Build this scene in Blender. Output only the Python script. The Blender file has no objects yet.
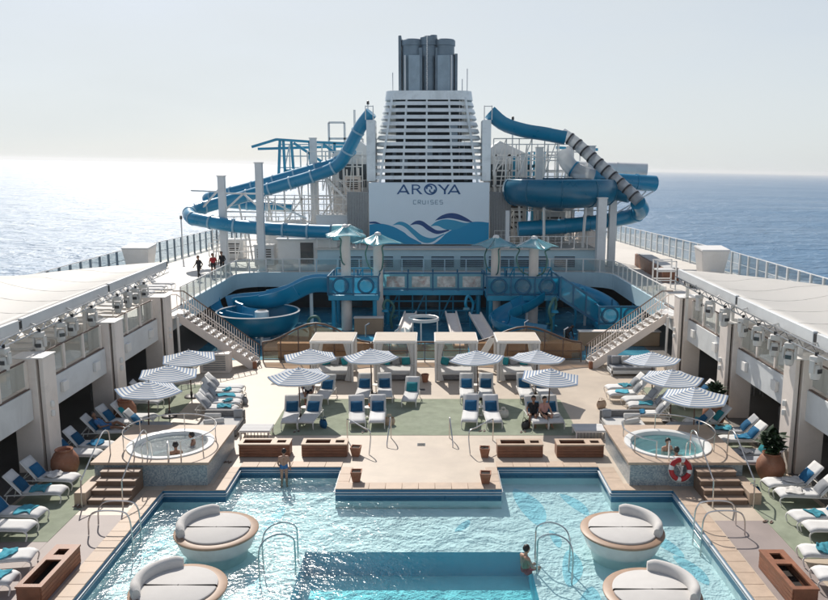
import bpy, bmesh, math, random
from mathutils import Vector, Matrix

R = math.radians
PI = math.pi
random.seed(11)
sc = bpy.context.scene
C = sc.collection

# ------------------------------------------------------------------ camera
cam = bpy.data.cameras.new('camera')
camo = bpy.data.objects.new('camera', cam)
C.objects.link(camo)
camo.location = (0.4, 0.0, 11.0)
camo.rotation_euler = (R(90 - 9.75), 0, 0)
cam.sensor_width = 36.0
cam.lens = 36.0 * 780 / 828
cam.shift_x = -16 / 828
cam.clip_start = 0.5
cam.clip_end = 120000
sc.camera = camo

# ------------------------------------------------------------------ sky and sun
SUN_EL, SUN_AZ = 42.0, -18.0          # azimuth from +Y, negative = to the left
w = bpy.data.worlds.new('World')
sc.world = w
w.use_nodes = True
wn = w.node_tree.nodes
wl = w.node_tree.links
wn.clear()
wo = wn.new('ShaderNodeOutputWorld')
bg = wn.new('ShaderNodeBackground')
sky = wn.new('ShaderNodeTexSky')
sky.sky_type = 'NISHITA'
sky.sun_disc = False
sky.sun_elevation = R(SUN_EL)
sky.sun_rotation = R(SUN_AZ)
sky.altitude = 0
sky.air_density = 0.7
sky.dust_density = 1.2
sky.ozone_density = 1.5
bg.inputs['Strength'].default_value = 0.112
# hazy air: a pale veil, thick near the horizon and thinner overhead
wtc = wn.new('ShaderNodeTexCoord')
wsp = wn.new('ShaderNodeSeparateXYZ')
wmr = wn.new('ShaderNodeMapRange')
wmr.interpolation_type = 'SMOOTHSTEP'
wmr.inputs['From Min'].default_value = 0.0
wmr.inputs['From Max'].default_value = 0.75
wmr.inputs['To Min'].default_value = 0.86
wmr.inputs['To Max'].default_value = 0.15
wmx = wn.new('ShaderNodeMix')
wmx.data_type = 'RGBA'
wmx.inputs['B'].default_value = (6.6, 7.05, 7.2, 1)
wl.new(wtc.outputs['Generated'], wsp.inputs[0])
wl.new(wsp.outputs['Z'], wmr.inputs['Value'])
# the haze is never quite even
wnz = wn.new('ShaderNodeTexNoise')
wnz.inputs['Scale'].default_value = 2.2
wnz.inputs['Detail'].default_value = 5
wmp = wn.new('ShaderNodeMapping')
wmp.inputs['Scale'].default_value = (1, 1, 4)
wl.new(wtc.outputs['Generated'], wmp.inputs[0])
wl.new(wmp.outputs[0], wnz.inputs['Vector'])
wvr = wn.new('ShaderNodeMapRange')
wvr.inputs['From Min'].default_value = 0.3
wvr.inputs['From Max'].default_value = 0.7
wvr.inputs['To Min'].default_value = -0.10
wvr.inputs['To Max'].default_value = 0.10
wl.new(wnz.outputs['Fac'], wvr.inputs['Value'])
wad = wn.new('ShaderNodeMath')
wad.operation = 'ADD'
wad.use_clamp = True
wl.new(wmr.outputs[0], wad.inputs[0])
wl.new(wvr.outputs[0], wad.inputs[1])
wl.new(wad.outputs[0], wmx.inputs['Factor'])
wl.new(sky.outputs[0], wmx.inputs['A'])
wl.new(wmx.outputs['Result'], bg.inputs['Color'])
wl.new(bg.outputs[0], wo.inputs['Surface'])

sl = bpy.data.lights.new('sun', 'SUN')
sl.energy = 5.0
sl.angle = R(0.53)
sl.color = (1.0, 0.94, 0.855)
so = bpy.data.objects.new('sun', sl)
C.objects.link(so)
_e, _a = R(SUN_EL), R(SUN_AZ)
sdir = Vector((math.sin(_a) * math.cos(_e), math.cos(_a) * math.cos(_e), math.sin(_e)))
so.rotation_euler = sdir.to_track_quat('Z', 'Y').to_euler()
so.location = sdir * 200

sc.view_settings.view_transform = 'Standard'
sc.view_settings.look = 'None'
sc.view_settings.exposure = -0.02
sc.view_settings.gamma = 1.0
sc.render.engine = 'CYCLES'
sc.cycles.transparent_max_bounces = 24
sc.cycles.max_bounces = 8
sc.cycles.sample_clamp_indirect = 6.0

# ------------------------------------------------------------------ materials
def nodes_of(m):
    m.use_nodes = True
    return m.node_tree.nodes, m.node_tree.links


def mat(name, col, rough=0.6, metal=0.0, var=0.14, scale=1.2, bump=0.0, bscale=30.0, spec=0.5, rand=0.06,
        stain=None, coat=0.0, sheen=0.0):
    m = bpy.data.materials.new(name)
    n, l = nodes_of(m)
    b = n['Principled BSDF']
    b.inputs['Metallic'].default_value = metal
    b.inputs['Specular IOR Level'].default_value = spec
    b.inputs['Coat Weight'].default_value = coat
    b.inputs['Sheen Weight'].default_value = sheen
    tc = n.new('ShaderNodeTexCoord')
    oi = n.new('ShaderNodeObjectInfo')
    off = n.new('ShaderNodeVectorMath')
    off.operation = 'MULTIPLY_ADD'
    l.new(oi.outputs['Random'], off.inputs[0])
    off.inputs[1].default_value = (37, 53, 71)
    l.new(tc.outputs['Object'], off.inputs[2])
    n1 = n.new('ShaderNodeTexNoise')
    n1.inputs['Scale'].default_value = scale
    n1.inputs['Detail'].default_value = 7
    n1.inputs['Roughness'].default_value = 0.62
    l.new(off.outputs[0], n1.inputs['Vector'])
    mr = n.new('ShaderNodeMapRange')
    mr.inputs['From Min'].default_value = 0.25
    mr.inputs['From Max'].default_value = 0.75
    mr.inputs['To Min'].default_value = 1 - var
    mr.inputs['To Max'].default_value = 1 + var
    l.new(n1.outputs['Fac'], mr.inputs['Value'])
    ra = n.new('ShaderNodeMapRange')
    ra.inputs['To Min'].default_value = 1 - rand
    ra.inputs['To Max'].default_value = 1 + rand
    l.new(oi.outputs['Random'], ra.inputs['Value'])
    mu = n.new('ShaderNodeMath')
    mu.operation = 'MULTIPLY'
    l.new(mr.outputs[0], mu.inputs[0])
    l.new(ra.outputs[0], mu.inputs[1])
    vm = n.new('ShaderNodeVectorMath')
    vm.operation = 'SCALE'
    vm.inputs[0].default_value = col
    l.new(mu.outputs[0], vm.inputs['Scale'])
    out = vm.outputs[0]
    if stain:
        scol, sscale, amt = stain
        n2 = n.new('ShaderNodeTexNoise')
        n2.inputs['Scale'].default_value = sscale
        n2.inputs['Detail'].default_value = 9
        n2.inputs['Roughness'].default_value = 0.7
        n2.inputs['Distortion'].default_value = 0.6
        l.new(off.outputs[0], n2.inputs['Vector'])
        r2 = n.new('ShaderNodeMapRange')
        r2.inputs['From Min'].default_value = 0.48
        r2.inputs['From Max'].default_value = 0.72
        r2.inputs['To Max'].default_value = amt
        l.new(n2.outputs['Fac'], r2.inputs['Value'])
        mx = n.new('ShaderNodeMix')
        mx.data_type = 'RGBA'
        l.new(r2.outputs[0], mx.inputs['Factor'])
        l.new(out, mx.inputs['A'])
        mx.inputs['B'].default_value = (*scol, 1)
        out = mx.outputs['Result']
    l.new(out, b.inputs['Base Color'])
    rr = n.new('ShaderNodeMapRange')
    rr.inputs['To Min'].default_value = max(0.02, rough - 0.1)
    rr.inputs['To Max'].default_value = min(1, rough + 0.1)
    l.new(n1.outputs['Fac'], rr.inputs['Value'])
    l.new(rr.outputs[0], b.inputs['Roughness'])
    if bump:
        n3 = n.new('ShaderNodeTexNoise')
        n3.inputs['Scale'].default_value = bscale
        n3.inputs['Detail'].default_value = 4
        l.new(tc.outputs['Object'], n3.inputs['Vector'])
        bp = n.new('ShaderNodeBump')
        bp.inputs['Strength'].default_value = bump
        bp.inputs['Distance'].default_value = 0.02
        l.new(n3.outputs['Fac'], bp.inputs['Height'])
        l.new(bp.outputs[0], b.inputs['Normal'])
    return m


def glass(name, tint, fac_rough=0.03, body=0.0, body_col=(0.6, 0.7, 0.75)):
    """thin pane: sees through with a tint, mirrors by Fresnel, optional milky body"""
    m = bpy.data.materials.new(name)
    n, l = nodes_of(m)
    n.clear()
    o = n.new('ShaderNodeOutputMaterial')
    t = n.new('ShaderNodeBsdfTransparent')
    t.inputs[0].default_value = (*tint, 1)
    g = n.new('ShaderNodeBsdfGlossy')
    g.inputs['Roughness'].default_value = fac_rough
    fr = n.new('ShaderNodeFresnel')
    ge = n.new('ShaderNodeNewGeometry')
    io = n.new('ShaderNodeMapRange')
    io.inputs['To Min'].default_value = 1.5
    io.inputs['To Max'].default_value = 1 / 1.5
    l.new(ge.outputs['Backfacing'], io.inputs['Value'])
    l.new(io.outputs[0], fr.inputs[0])
    mx = n.new('ShaderNodeMixShader')
    last = t.outputs[0]
    if body:
        d = n.new('ShaderNodeBsdfDiffuse')
        d.inputs[0].default_value = (*body_col, 1)
        tl = n.new('ShaderNodeBsdfTranslucent')
        tl.inputs[0].default_value = (*body_col, 1)
        m0 = n.new('ShaderNodeMixShader')
        m0.inputs[0].default_value = 0.45
        l.new(d.outputs[0], m0.inputs[1])
        l.new(tl.outputs[0], m0.inputs[2])
        m1 = n.new('ShaderNodeMixShader')
        m1.inputs[0].default_value = body
        l.new(last, m1.inputs[1])
        l.new(m0.outputs[0], m1.inputs[2])
        last = m1.outputs[0]
    l.new(fr.outputs[0], mx.inputs[0])
    l.new(last, mx.inputs[1])
    l.new(g.outputs[0], mx.inputs[2])
    l.new(mx.outputs[0], o.inputs[0])
    return m


def water(name, scales, strength, tint=(1, 1, 1), rough=0.03, absorb=None, dens=0.2, body=0.0, body_col=(0.3, 0.6, 0.65), stretch=(1, 1, 1), calm=False):
    """calm pool water: clear surface with ripples, absorbing body"""
    m = bpy.data.materials.new(name)
    n, l = nodes_of(m)
    n.clear()
    o = n.new('ShaderNodeOutputMaterial')
    tc = n.new('ShaderNodeTexCoord')
    mp = n.new('ShaderNodeMapping')
    mp.inputs['Scale'].default_value = stretch
    l.new(tc.outputs['Object'], mp.inputs[0])
    prev = None
    for s_, d_ in scales:
        nz = n.new('ShaderNodeTexNoise')
        nz.inputs['Scale'].default_value = s_
        nz.inputs['Detail'].default_value = 3
        nz.inputs['Distortion'].default_value = 0.8
        l.new(mp.outputs[0], nz.inputs['Vector'])
        b_ = n.new('ShaderNodeBump')
        b_.inputs['Strength'].default_value = strength
        b_.inputs['Distance'].default_value = d_
        if calm:
            # the water is busier on the left, where people and jets stir it
            if prev is None:
                sx = n.new('ShaderNodeSeparateXYZ')
                l.new(tc.outputs['Object'], sx.inputs[0])
                big = n.new('ShaderNodeTexNoise')
                big.inputs['Scale'].default_value = 0.35
                l.new(tc.outputs['Object'], big.inputs['Vector'])
                ad = n.new('ShaderNodeMath')
                ad.operation = 'MULTIPLY_ADD'
                ad.inputs[1].default_value = 9.0
                l.new(big.outputs['Fac'], ad.inputs[0])
                l.new(sx.outputs['X'], ad.inputs[2])
                rg = n.new('ShaderNodeMapRange')
                rg.inputs['From Min'].default_value = 1.5
                rg.inputs['From Max'].default_value = 9.5
                rg.inputs['To Min'].default_value = strength
                rg.inputs['To Max'].default_value = strength * 0.22
                l.new(ad.outputs[0], rg.inputs['Value'])
            l.new(rg.outputs[0], b_.inputs['Strength'])
        l.new(nz.outputs['Fac'], b_.inputs['Height'])
        if prev:
            l.new(prev.outputs[0], b_.inputs['Normal'])
        prev = b_
    t = n.new('ShaderNodeBsdfTransparent')
    t.inputs[0].default_value = (*tint, 1)
    last = t.outputs[0]
    if body:
        d = n.new('ShaderNodeBsdfDiffuse')
        d.inputs[0].default_value = (*body_col, 1)
        l.new(prev.outputs[0], d.inputs['Normal'])
        m1 = n.new('ShaderNodeMixShader')
        m1.inputs[0].default_value = body
        l.new(last, m1.inputs[1])
        l.new(d.outputs[0], m1.inputs[2])
        last = m1.outputs[0]
    g = n.new('ShaderNodeBsdfGlossy')
    g.inputs['Roughness'].default_value = rough
    l.new(prev.outputs[0], g.inputs['Normal'])
    fr = n.new('ShaderNodeFresnel')
    fr.inputs[0].default_value = 1.33
    l.new(prev.outputs[0], fr.inputs['Normal'])
    mx = n.new('ShaderNodeMixShader')
    l.new(fr.outputs[0], mx.inputs[0])
    l.new(last, mx.inputs[1])
    l.new(g.outputs[0], mx.inputs[2])
    l.new(mx.outputs[0], o.inputs['Surface'])
    if absorb:
        va = n.new('ShaderNodeVolumeAbsorption')
        va.inputs['Color'].default_value = (*absorb, 1)
        va.inputs['Density'].default_value = dens
        l.new(va.outputs[0], o.inputs['Volume'])
    return m


M = {}
M['deck'] = mat('resin_deck', (0.51, 0.43, 0.345), 0.5, var=0.12, scale=0.9, bump=0.15, bscale=60, stain=((0.40, 0.33, 0.28), 0.55, 0.45), rand=0)
M['deck_grey'] = mat('grey_deck', (0.30, 0.25, 0.235), 0.6, var=0.12, scale=0.8, bump=0.15, bscale=60, stain=((0.22, 0.19, 0.19), 0.5, 0.4), rand=0)
M['turf'] = mat('green_turf', (0.295, 0.325, 0.25), 0.95, var=0.18, scale=1.6, bump=0.5, bscale=90, spec=0.1, stain=((0.20, 0.235, 0.165), 0.6, 0.55), rand=0)
M['coping'] = mat('coping_composite', (0.48, 0.365, 0.275), 0.6, var=0.16, scale=2.5, bump=0.2, bscale=50, rand=0.06)
M['updeck'] = mat('upper_deck', (0.62, 0.58, 0.53), 0.6, var=0.10, scale=0.5, bump=0.1, stain=((0.45, 0.42, 0.39), 0.3, 0.35), rand=0)
M['floor_shade'] = mat('covered_floor', (0.17, 0.16, 0.15), 0.5, var=0.2, scale=0.6, rand=0)  # floor colour darkened to stand in for the shade below the galleries
M['white'] = mat('white_paint', (0.80, 0.78, 0.75), 0.38, var=0.05, scale=0.8, stain=((0.60, 0.56, 0.50), 0.8, 0.35), rand=0.03)
M['cream'] = mat('cream_paint', (0.82, 0.735, 0.67), 0.45, var=0.06, scale=0.7, stain=((0.52, 0.46, 0.41), 0.7, 0.4), rand=0.03)
M['membrane'] = mat('white_membrane', (0.78, 0.765, 0.74), 0.5, var=0.03, scale=0.4, stain=((0.68, 0.65, 0.60), 0.25, 0.35), rand=0)
M['palegrey'] = mat('pale_grey_paint', (0.70, 0.715, 0.72), 0.4, var=0.07, scale=0.8, stain=((0.38, 0.38, 0.38), 0.7, 0.3), rand=0.03)
M['paleblue'] = mat('pale_blue_paint', (0.50, 0.67, 0.74), 0.4, var=0.06, scale=0.6, stain=((0.33, 0.45, 0.50), 0.6, 0.3), rand=0.02)
M['steel'] = mat('stainless', (0.62, 0.61, 0.60), 0.22, metal=1.0, var=0.06, scale=3)
M['dkmetal'] = mat('dark_metal', (0.07, 0.065, 0.065), 0.45, metal=0.4, var=0.2, scale=2)
M['black'] = mat('black_plastic', (0.03, 0.03, 0.032), 0.5, var=0.25)
M['soil'] = mat('dark_lining', (0.025, 0.018, 0.015), 0.9, var=0.4, scale=6, bump=0.6)
M['wood'] = mat('red_brown_wood', (0.235, 0.095, 0.05), 0.5, var=0.3, scale=3, bump=0.2, rand=0.1)
M['brownrail'] = mat('brown_rail', (0.12, 0.075, 0.055), 0.5, var=0.25, scale=4)
M['woodtop'] = mat('pale_wood', (0.45, 0.33, 0.24), 0.55, var=0.18, scale=3, rand=0.08)
M['tanrim'] = mat('tan_rim', (0.33, 0.215, 0.145), 0.5, var=0.14, scale=3, rand=0.05)
M['padgrey'] = mat('grey_pad', (0.55, 0.53, 0.51), 0.85, var=0.07, scale=2, bump=0.1, bscale=80, sheen=0.2, rand=0.05)
M['hullwhite'] = mat('daybed_hull', (0.66, 0.65, 0.63), 0.4, var=0.06, scale=2, stain=((0.45, 0.45, 0.43), 1.5, 0.4))
M['fabricwhite'] = mat('white_fabric', (0.70, 0.69, 0.67), 0.9, var=0.06, scale=5, bump=0.25, bscale=25, spec=0.2, sheen=0.2, rand=0.08)
M['sling'] = mat('sling_mesh', (0.62, 0.615, 0.61), 0.8, var=0.06, scale=4, bump=0.15, bscale=80, spec=0.25, rand=0.08)
M['slinggrey'] = mat('grey_sling', (0.33, 0.34, 0.36), 0.8, var=0.08, scale=4, bump=0.15, bscale=80, spec=0.25, rand=0.1)
M['navy'] = mat('blue_cushion', (0.018, 0.10, 0.205), 0.9, var=0.2, scale=5, bump=0.2, spec=0.2, rand=0.25)
M['teal'] = mat('turquoise_towel', (0.08, 0.33, 0.42), 0.95, var=0.2, scale=6, bump=0.5, bscale=40, spec=0.1, rand=0.25)
M['tealpillow'] = mat('teal_pillow', (0.03, 0.25, 0.29), 0.9, var=0.2, scale=5, spec=0.2, rand=0.2)
M['rattan'] = mat('grey_rattan', (0.19, 0.185, 0.185), 0.7, var=0.25, scale=8, bump=0.6, bscale=60)
M['greycush'] = mat('grey_cushion', (0.30, 0.31, 0.33), 0.9, var=0.1, scale=5, bump=0.2, rand=0.15)
M['terracotta'] = mat('terracotta', (0.30, 0.125, 0.07), 0.7, var=0.22, scale=4, bump=0.3, bscale=30, stain=((0.42, 0.27, 0.19), 3, 0.4))
M['slideblue'] = mat('blue_fibreglass', (0.006, 0.225, 0.40), 0.3, var=0.12, scale=0.8, coat=0.3, rand=0.05, stain=((0.05, 0.25, 0.42), 0.9, 0.35))
M['bowlblue'] = mat('deep_blue_fibreglass', (0.0, 0.125, 0.225), 0.3, var=0.12, scale=0.8, coat=0.3, rand=0.03, stain=((0.0, 0.155, 0.26), 0.9, 0.35))
M['playblue'] = mat('play_blue', (0.015, 0.29, 0.47), 0.35, var=0.12, scale=1.0, coat=0.2, rand=0.05)
M['playdark'] = mat('play_floor', (0.03, 0.20, 0.31), 0.25, var=0.3, scale=0.5, rand=0, stain=((0.10, 0.38, 0.48), 0.4, 0.8))
M['aqua'] = glass('aqua_panel', (0.55, 0.86, 0.92), 0.25, body=0.6, body_col=(0.38, 0.70, 0.76))
M['bluepane'] = glass('blue_pane', (0.25, 0.68, 0.84), 0.06, body=0.5, body_col=(0.08, 0.50, 0.66))
M['pane'] = glass('rail_glass', (0.86, 0.90, 0.90), 0.04, body=0.10, body_col=(0.62, 0.64, 0.64))
M['cleartube'] = glass('smoky_tube', (0.72, 0.75, 0.77), 0.12, body=0.55, body_col=(0.82, 0.82, 0.82))
M['dkglass'] = mat('dark_window', (0.03, 0.05, 0.06), 0.08, var=0.3, scale=1, spec=0.8)
M['signblue'] = mat('sign_blue', (0.0, 0.27, 0.50), 0.4, var=0.04, scale=0.5, rand=0)
M['signteal'] = mat('sign_teal', (0.03, 0.32, 0.52), 0.4, var=0.04, scale=0.5, rand=0)
M['signnavy'] = mat('sign_navy', (0.008, 0.06, 0.22), 0.4, var=0.04, scale=0.5, rand=0)
M['signlogo'] = mat('sign_logo_blue', (0.02, 0.10, 0.26), 0.4, var=0.04, rand=0)
M['signgrey'] = mat('sign_grey', (0.25, 0.36, 0.46), 0.4, var=0.04, rand=0)
M['signpanel'] = mat('sign_panel', (0.74, 0.84, 0.91), 0.4, var=0.03, scale=0.4, rand=0, stain=((0.66, 0.75, 0.82), 0.4, 0.3))
M['funnelwhite'] = mat('funnel_white', (0.85, 0.90, 0.91), 0.38, var=0.06, scale=0.5, stain=((0.42, 0.45, 0.46), 0.8, 0.5), rand=0.03)
M['stack'] = mat('stack_steel', (0.20, 0.26, 0.31), 0.45, metal=0.35, var=0.2, scale=0.9, stain=((0.10, 0.13, 0.16), 0.7, 0.6), rand=0.15)
M['core'] = mat('dark_core', (0.06, 0.08, 0.095), 0.7, var=0.4, scale=1)
M['poolpale'] = mat('pool_floor', (0.86, 0.89, 0.89), 0.5, var=0.08, scale=0.5, stain=((0.72, 0.82, 0.86), 0.5, 0.4), rand=0)
M['poolblue'] = mat('pool_blue_tile', (0.04, 0.46, 0.58), 0.4, var=0.1, scale=0.8, rand=0.05)
M['poolwall'] = mat('pool_wall_tile', (0.05, 0.17, 0.29), 0.3, var=0.15, scale=2, rand=0.05)
M['pooldeep'] = mat('pool_deep_tile', (0.50, 0.80, 0.82), 0.4, var=0.12, scale=1.2, rand=0.05, stain=((0.66, 0.88, 0.88), 1.6, 0.7))
M['tubwhite'] = mat('tub_acrylic', (0.74, 0.74, 0.72), 0.25, var=0.03)
M['red'] = mat('ring_red', (0.42, 0.02, 0.025), 0.5, var=0.1)
M['leaf'] = mat('plant_leaf', (0.022, 0.05, 0.018), 0.5, var=0.4, scale=6, rand=0.3)
M['stagelamp'] = mat('lamp_housing', (0.62, 0.61, 0.585), 0.45, var=0.1, scale=4, rand=0.08)
M['lens'] = mat('lamp_lens', (0.05, 0.055, 0.06), 0.1, var=0.2, spec=0.8)
M['grate'] = mat('grating', (0.30, 0.30, 0.30), 0.6, var=0.2, scale=4)
M['skin1'] = mat('skin_light', (0.45, 0.25, 0.17), 0.5, var=0.08, scale=6, rand=0)
M['skin2'] = mat('skin_tan', (0.26, 0.13, 0.08), 0.5, var=0.08, scale=6, rand=0)
M['hair'] = mat('dark_hair', (0.018, 0.013, 0.011), 0.5, var=0.3, scale=30)
M['clothblack'] = mat('black_cloth', (0.02, 0.02, 0.024), 0.9, var=0.3, scale=8)
M['clothred'] = mat('red_cloth', (0.40, 0.03, 0.035), 0.9, var=0.2, scale=8)
M['clothblue'] = mat('blue_cloth', (0.05, 0.16, 0.35), 0.9, var=0.2, scale=8)
M['clothwhite'] = mat('white_cloth', (0.62, 0.60, 0.58), 0.9, var=0.1, scale=8)
M['clothpink'] = mat('pink_cloth', (0.50, 0.28, 0.25), 0.9, var=0.1, scale=8)
M['beigewall'] = mat('beige_feature', (0.42, 0.30, 0.20), 0.7, var=0.12, scale=1.2, bump=0.3)
M['orange'] = mat('lifebuoy_orange', (0.55, 0.13, 0.02), 0.5, var=0.1)


def mosaic(name, c1, c2, grout, scale=14.0):
    m = bpy.data.materials.new(name)
    n, l = nodes_of(m)
    b = n['Principled BSDF']
    tc = n.new('ShaderNodeTexCoord')
    vo = n.new('ShaderNodeTexVoronoi')
    vo.inputs['Scale'].default_value = scale
    vo.inputs['Randomness'].default_value = 0.25
    l.new(tc.outputs['Object'], vo.inputs['Vector'])
    cr = n.new('ShaderNodeValToRGB')
    cr.color_ramp.elements[0].color = (*c1, 1)
    cr.color_ramp.elements[1].color = (*c2, 1)
    e = cr.color_ramp.elements.new(0.5)
    e.color = (*grout, 1)
    se = n.new('ShaderNodeSeparateColor')
    l.new(vo.outputs['Color'], se.inputs[0])
    l.new(se.outputs[0], cr.inputs[0])
    l.new(cr.outputs[0], b.inputs['Base Color'])
    b.inputs['Roughness'].default_value = 0.34
    b.inputs['Coat Weight'].default_value = 0.58
    b.inputs['Coat Roughness'].default_value = 0.52
    b.inputs['Coat IOR'].default_value = 1.36
    return m


M['mosaic'] = mosaic('tub_mosaic', (0.17, 0.22, 0.26), (0.40, 0.43, 0.44), (0.27, 0.32, 0.35), 24.0)


def stripes(name):
    m = bpy.data.materials.new(name)
    n, l = nodes_of(m)
    b = n['Principled BSDF']
    uv = n.new('ShaderNodeUVMap')
    uv.uv_map = 'UVMap'
    sp = n.new('ShaderNodeSeparateXYZ')
    l.new(uv.outputs[0], sp.inputs[0])
    a = n.new('ShaderNodeMath')
    a.operation = 'MULTIPLY'
    a.inputs[1].default_value = 1.0
    l.new(sp.outputs['Y'], a.inputs[0])
    fr = n.new('ShaderNodeMath')
    fr.operation = 'FRACT'
    l.new(a.outputs[0], fr.inputs[0])
    gt = n.new('ShaderNodeMath')
    gt.operation = 'GREATER_THAN'
    gt.inputs[1].default_value = 0.56
    l.new(fr.outputs[0], gt.inputs[0])
    nz = n.new('ShaderNodeTexNoise')
    nz.inputs['Scale'].default_value = 3
    tc = n.new('ShaderNodeTexCoord')
    l.new(tc.outputs['Object'], nz.inputs['Vector'])
    mx = n.new('ShaderNodeMix')
    mx.data_type = 'RGBA'
    mx.inputs['A'].default_value = (0.72, 0.72, 0.70, 1)
    mx.inputs['B'].default_value = (0.22, 0.30, 0.44, 1)
    l.new(gt.outputs[0], mx.inputs['Factor'])
    l.new(mx.outputs['Result'], b.inputs['Base Color'])
    b.inputs['Roughness'].default_value = 0.9
    b.inputs['Specular IOR Level'].default_value = 0.15
    # cloth lets some sun through
    tl = n.new('ShaderNodeBsdfTranslucent')
    l.new(mx.outputs['Result'], tl.inputs[0])
    ms = n.new('ShaderNodeMixShader')
    ms.inputs[0].default_value = 0.10
    l.new(b.outputs[0], ms.inputs[1])
    l.new(tl.outputs[0], ms.inputs[2])
    l.new(ms.outputs[0], n['Material Output'].inputs[0])
    return m


M['stripe'] = stripes('striped_canvas')
M['poolwater'] = water('pool_water', [(0.7, 0.050), (3.2, 0.025), (9.0, 0.012)], 1.0, rough=0.14, absorb=(0.0, 0.87, 0.95), dens=0.26, calm=True)
M['tubfoam'] = water('tub_water', [(4.0, 0.05), (14.0, 0.015)], 1.0, rough=0.08, absorb=(0.0, 0.82, 0.88), dens=0.8, body=0.15, body_col=(0.40, 0.80, 0.82))


def sea_mat():
    m = bpy.data.materials.new('sea_water')
    n, l = nodes_of(m)
    b = n['Principled BSDF']
    b.inputs['Base Color'].default_value = (0.0, 0.115, 0.26, 1)
    b.inputs['IOR'].default_value = 1.33
    b.inputs['Roughness'].default_value = 0.34
    b.inputs['Coat Weight'].default_value = 0.58
    b.inputs['Coat Roughness'].default_value = 0.52
    b.inputs['Coat IOR'].default_value = 1.36
    tc = n.new('ShaderNodeTexCoord')
    prev = None
    for s_, d_, st in ((0.010, 12.0, (1, 1.6, 1)), (0.045, 5.5, (1, 1.7, 1)), (0.13, 2.4, (1, 1.6, 1)), (0.4, 0.6, (1, 1.3, 1))):
        mp = n.new('ShaderNodeMapping')
        mp.inputs['Scale'].default_value = st
        mp.inputs['Rotation'].default_value = (0, 0, R(18))
        l.new(tc.outputs['Object'], mp.inputs[0])
        nz = n.new('ShaderNodeTexNoise')
        nz.inputs['Scale'].default_value = s_
        nz.inputs['Detail'].default_value = 5
        nz.inputs['Roughness'].default_value = 0.55
        nz.inputs['Distortion'].default_value = 0.5
        l.new(mp.outputs[0], nz.inputs['Vector'])
        b_ = n.new('ShaderNodeBump')
        b_.inputs['Strength'].default_value = 1.0
        b_.inputs['Distance'].default_value = d_
        l.new(nz.outputs['Fac'], b_.inputs['Height'])
        if prev:
            l.new(prev.outputs[0], b_.inputs['Normal'])
        prev = b_
    l.new(prev.outputs[0], b.inputs['Normal'])
    l.new(prev.outputs[0], b.inputs['Coat Normal'])
    # wind patches: some areas are smoother than others
    wp = n.new('ShaderNodeTexNoise')
    wp.inputs['Scale'].default_value = 0.0022
    wp.inputs['Detail'].default_value = 4
    wm = n.new('ShaderNodeMapping')
    wm.inputs['Scale'].default_value = (1, 2.6, 1)
    l.new(tc.outputs['Object'], wm.inputs[0])
    l.new(wm.outputs[0], wp.inputs['Vector'])
    wr = n.new('ShaderNodeMapRange')
    wr.inputs['From Min'].default_value = 0.3
    wr.inputs['From Max'].default_value = 0.7
    wr.inputs['To Min'].default_value = 0.26
    wr.inputs['To Max'].default_value = 0.44
    l.new(wp.outputs['Fac'], wr.inputs['Value'])
    l.new(wr.outputs[0], b.inputs['Roughness'])
    # scattered whitecaps
    wc = n.new('ShaderNodeTexNoise')
    wc.inputs['Scale'].default_value = 0.06
    wc.inputs['Detail'].default_value = 6
    wc.inputs['Roughness'].default_value = 0.7
    wc.inputs['Distortion'].default_value = 1.0
    l.new(wm.outputs[0], wc.inputs['Vector'])
    wx_ = n.new('ShaderNodeMapRange')
    wx_.inputs['From Min'].default_value = 0.70
    wx_.inputs['From Max'].default_value = 0.80
    l.new(wc.outputs['Fac'], wx_.inputs['Value'])
    cm = n.new('ShaderNodeMix')
    cm.data_type = 'RGBA'
    cm.inputs['A'].default_value = b.inputs['Base Color'].default_value[:]
    cm.inputs['B'].default_value = (0.6, 0.64, 0.66, 1)
    l.new(wx_.outputs[0], cm.inputs['Factor'])
    l.new(cm.outputs['Result'], b.inputs['Base Color'])
    return m


M['sea'] = sea_mat()


def let_light_through(m, fac, col):
    n, l = m.node_tree.nodes, m.node_tree.links
    b = n['Principled BSDF']
    t = n.new('ShaderNodeBsdfTranslucent')
    t.inputs[0].default_value = (*col, 1)
    x = n.new('ShaderNodeMixShader')
    x.inputs[0].default_value = fac
    l.new(b.outputs[0], x.inputs[1])
    l.new(t.outputs[0], x.inputs[2])
    l.new(x.outputs[0], n['Material Output'].inputs[0])


let_light_through(M['membrane'], 0.45, (0.80, 0.78, 0.74))
let_light_through(M['fabricwhite'], 0.25, (0.75, 0.74, 0.72))
M['inlay'] = mat('pale_blue_inlay', (0.44, 0.74, 0.83), 0.4, var=0.08, rand=0.05)


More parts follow.
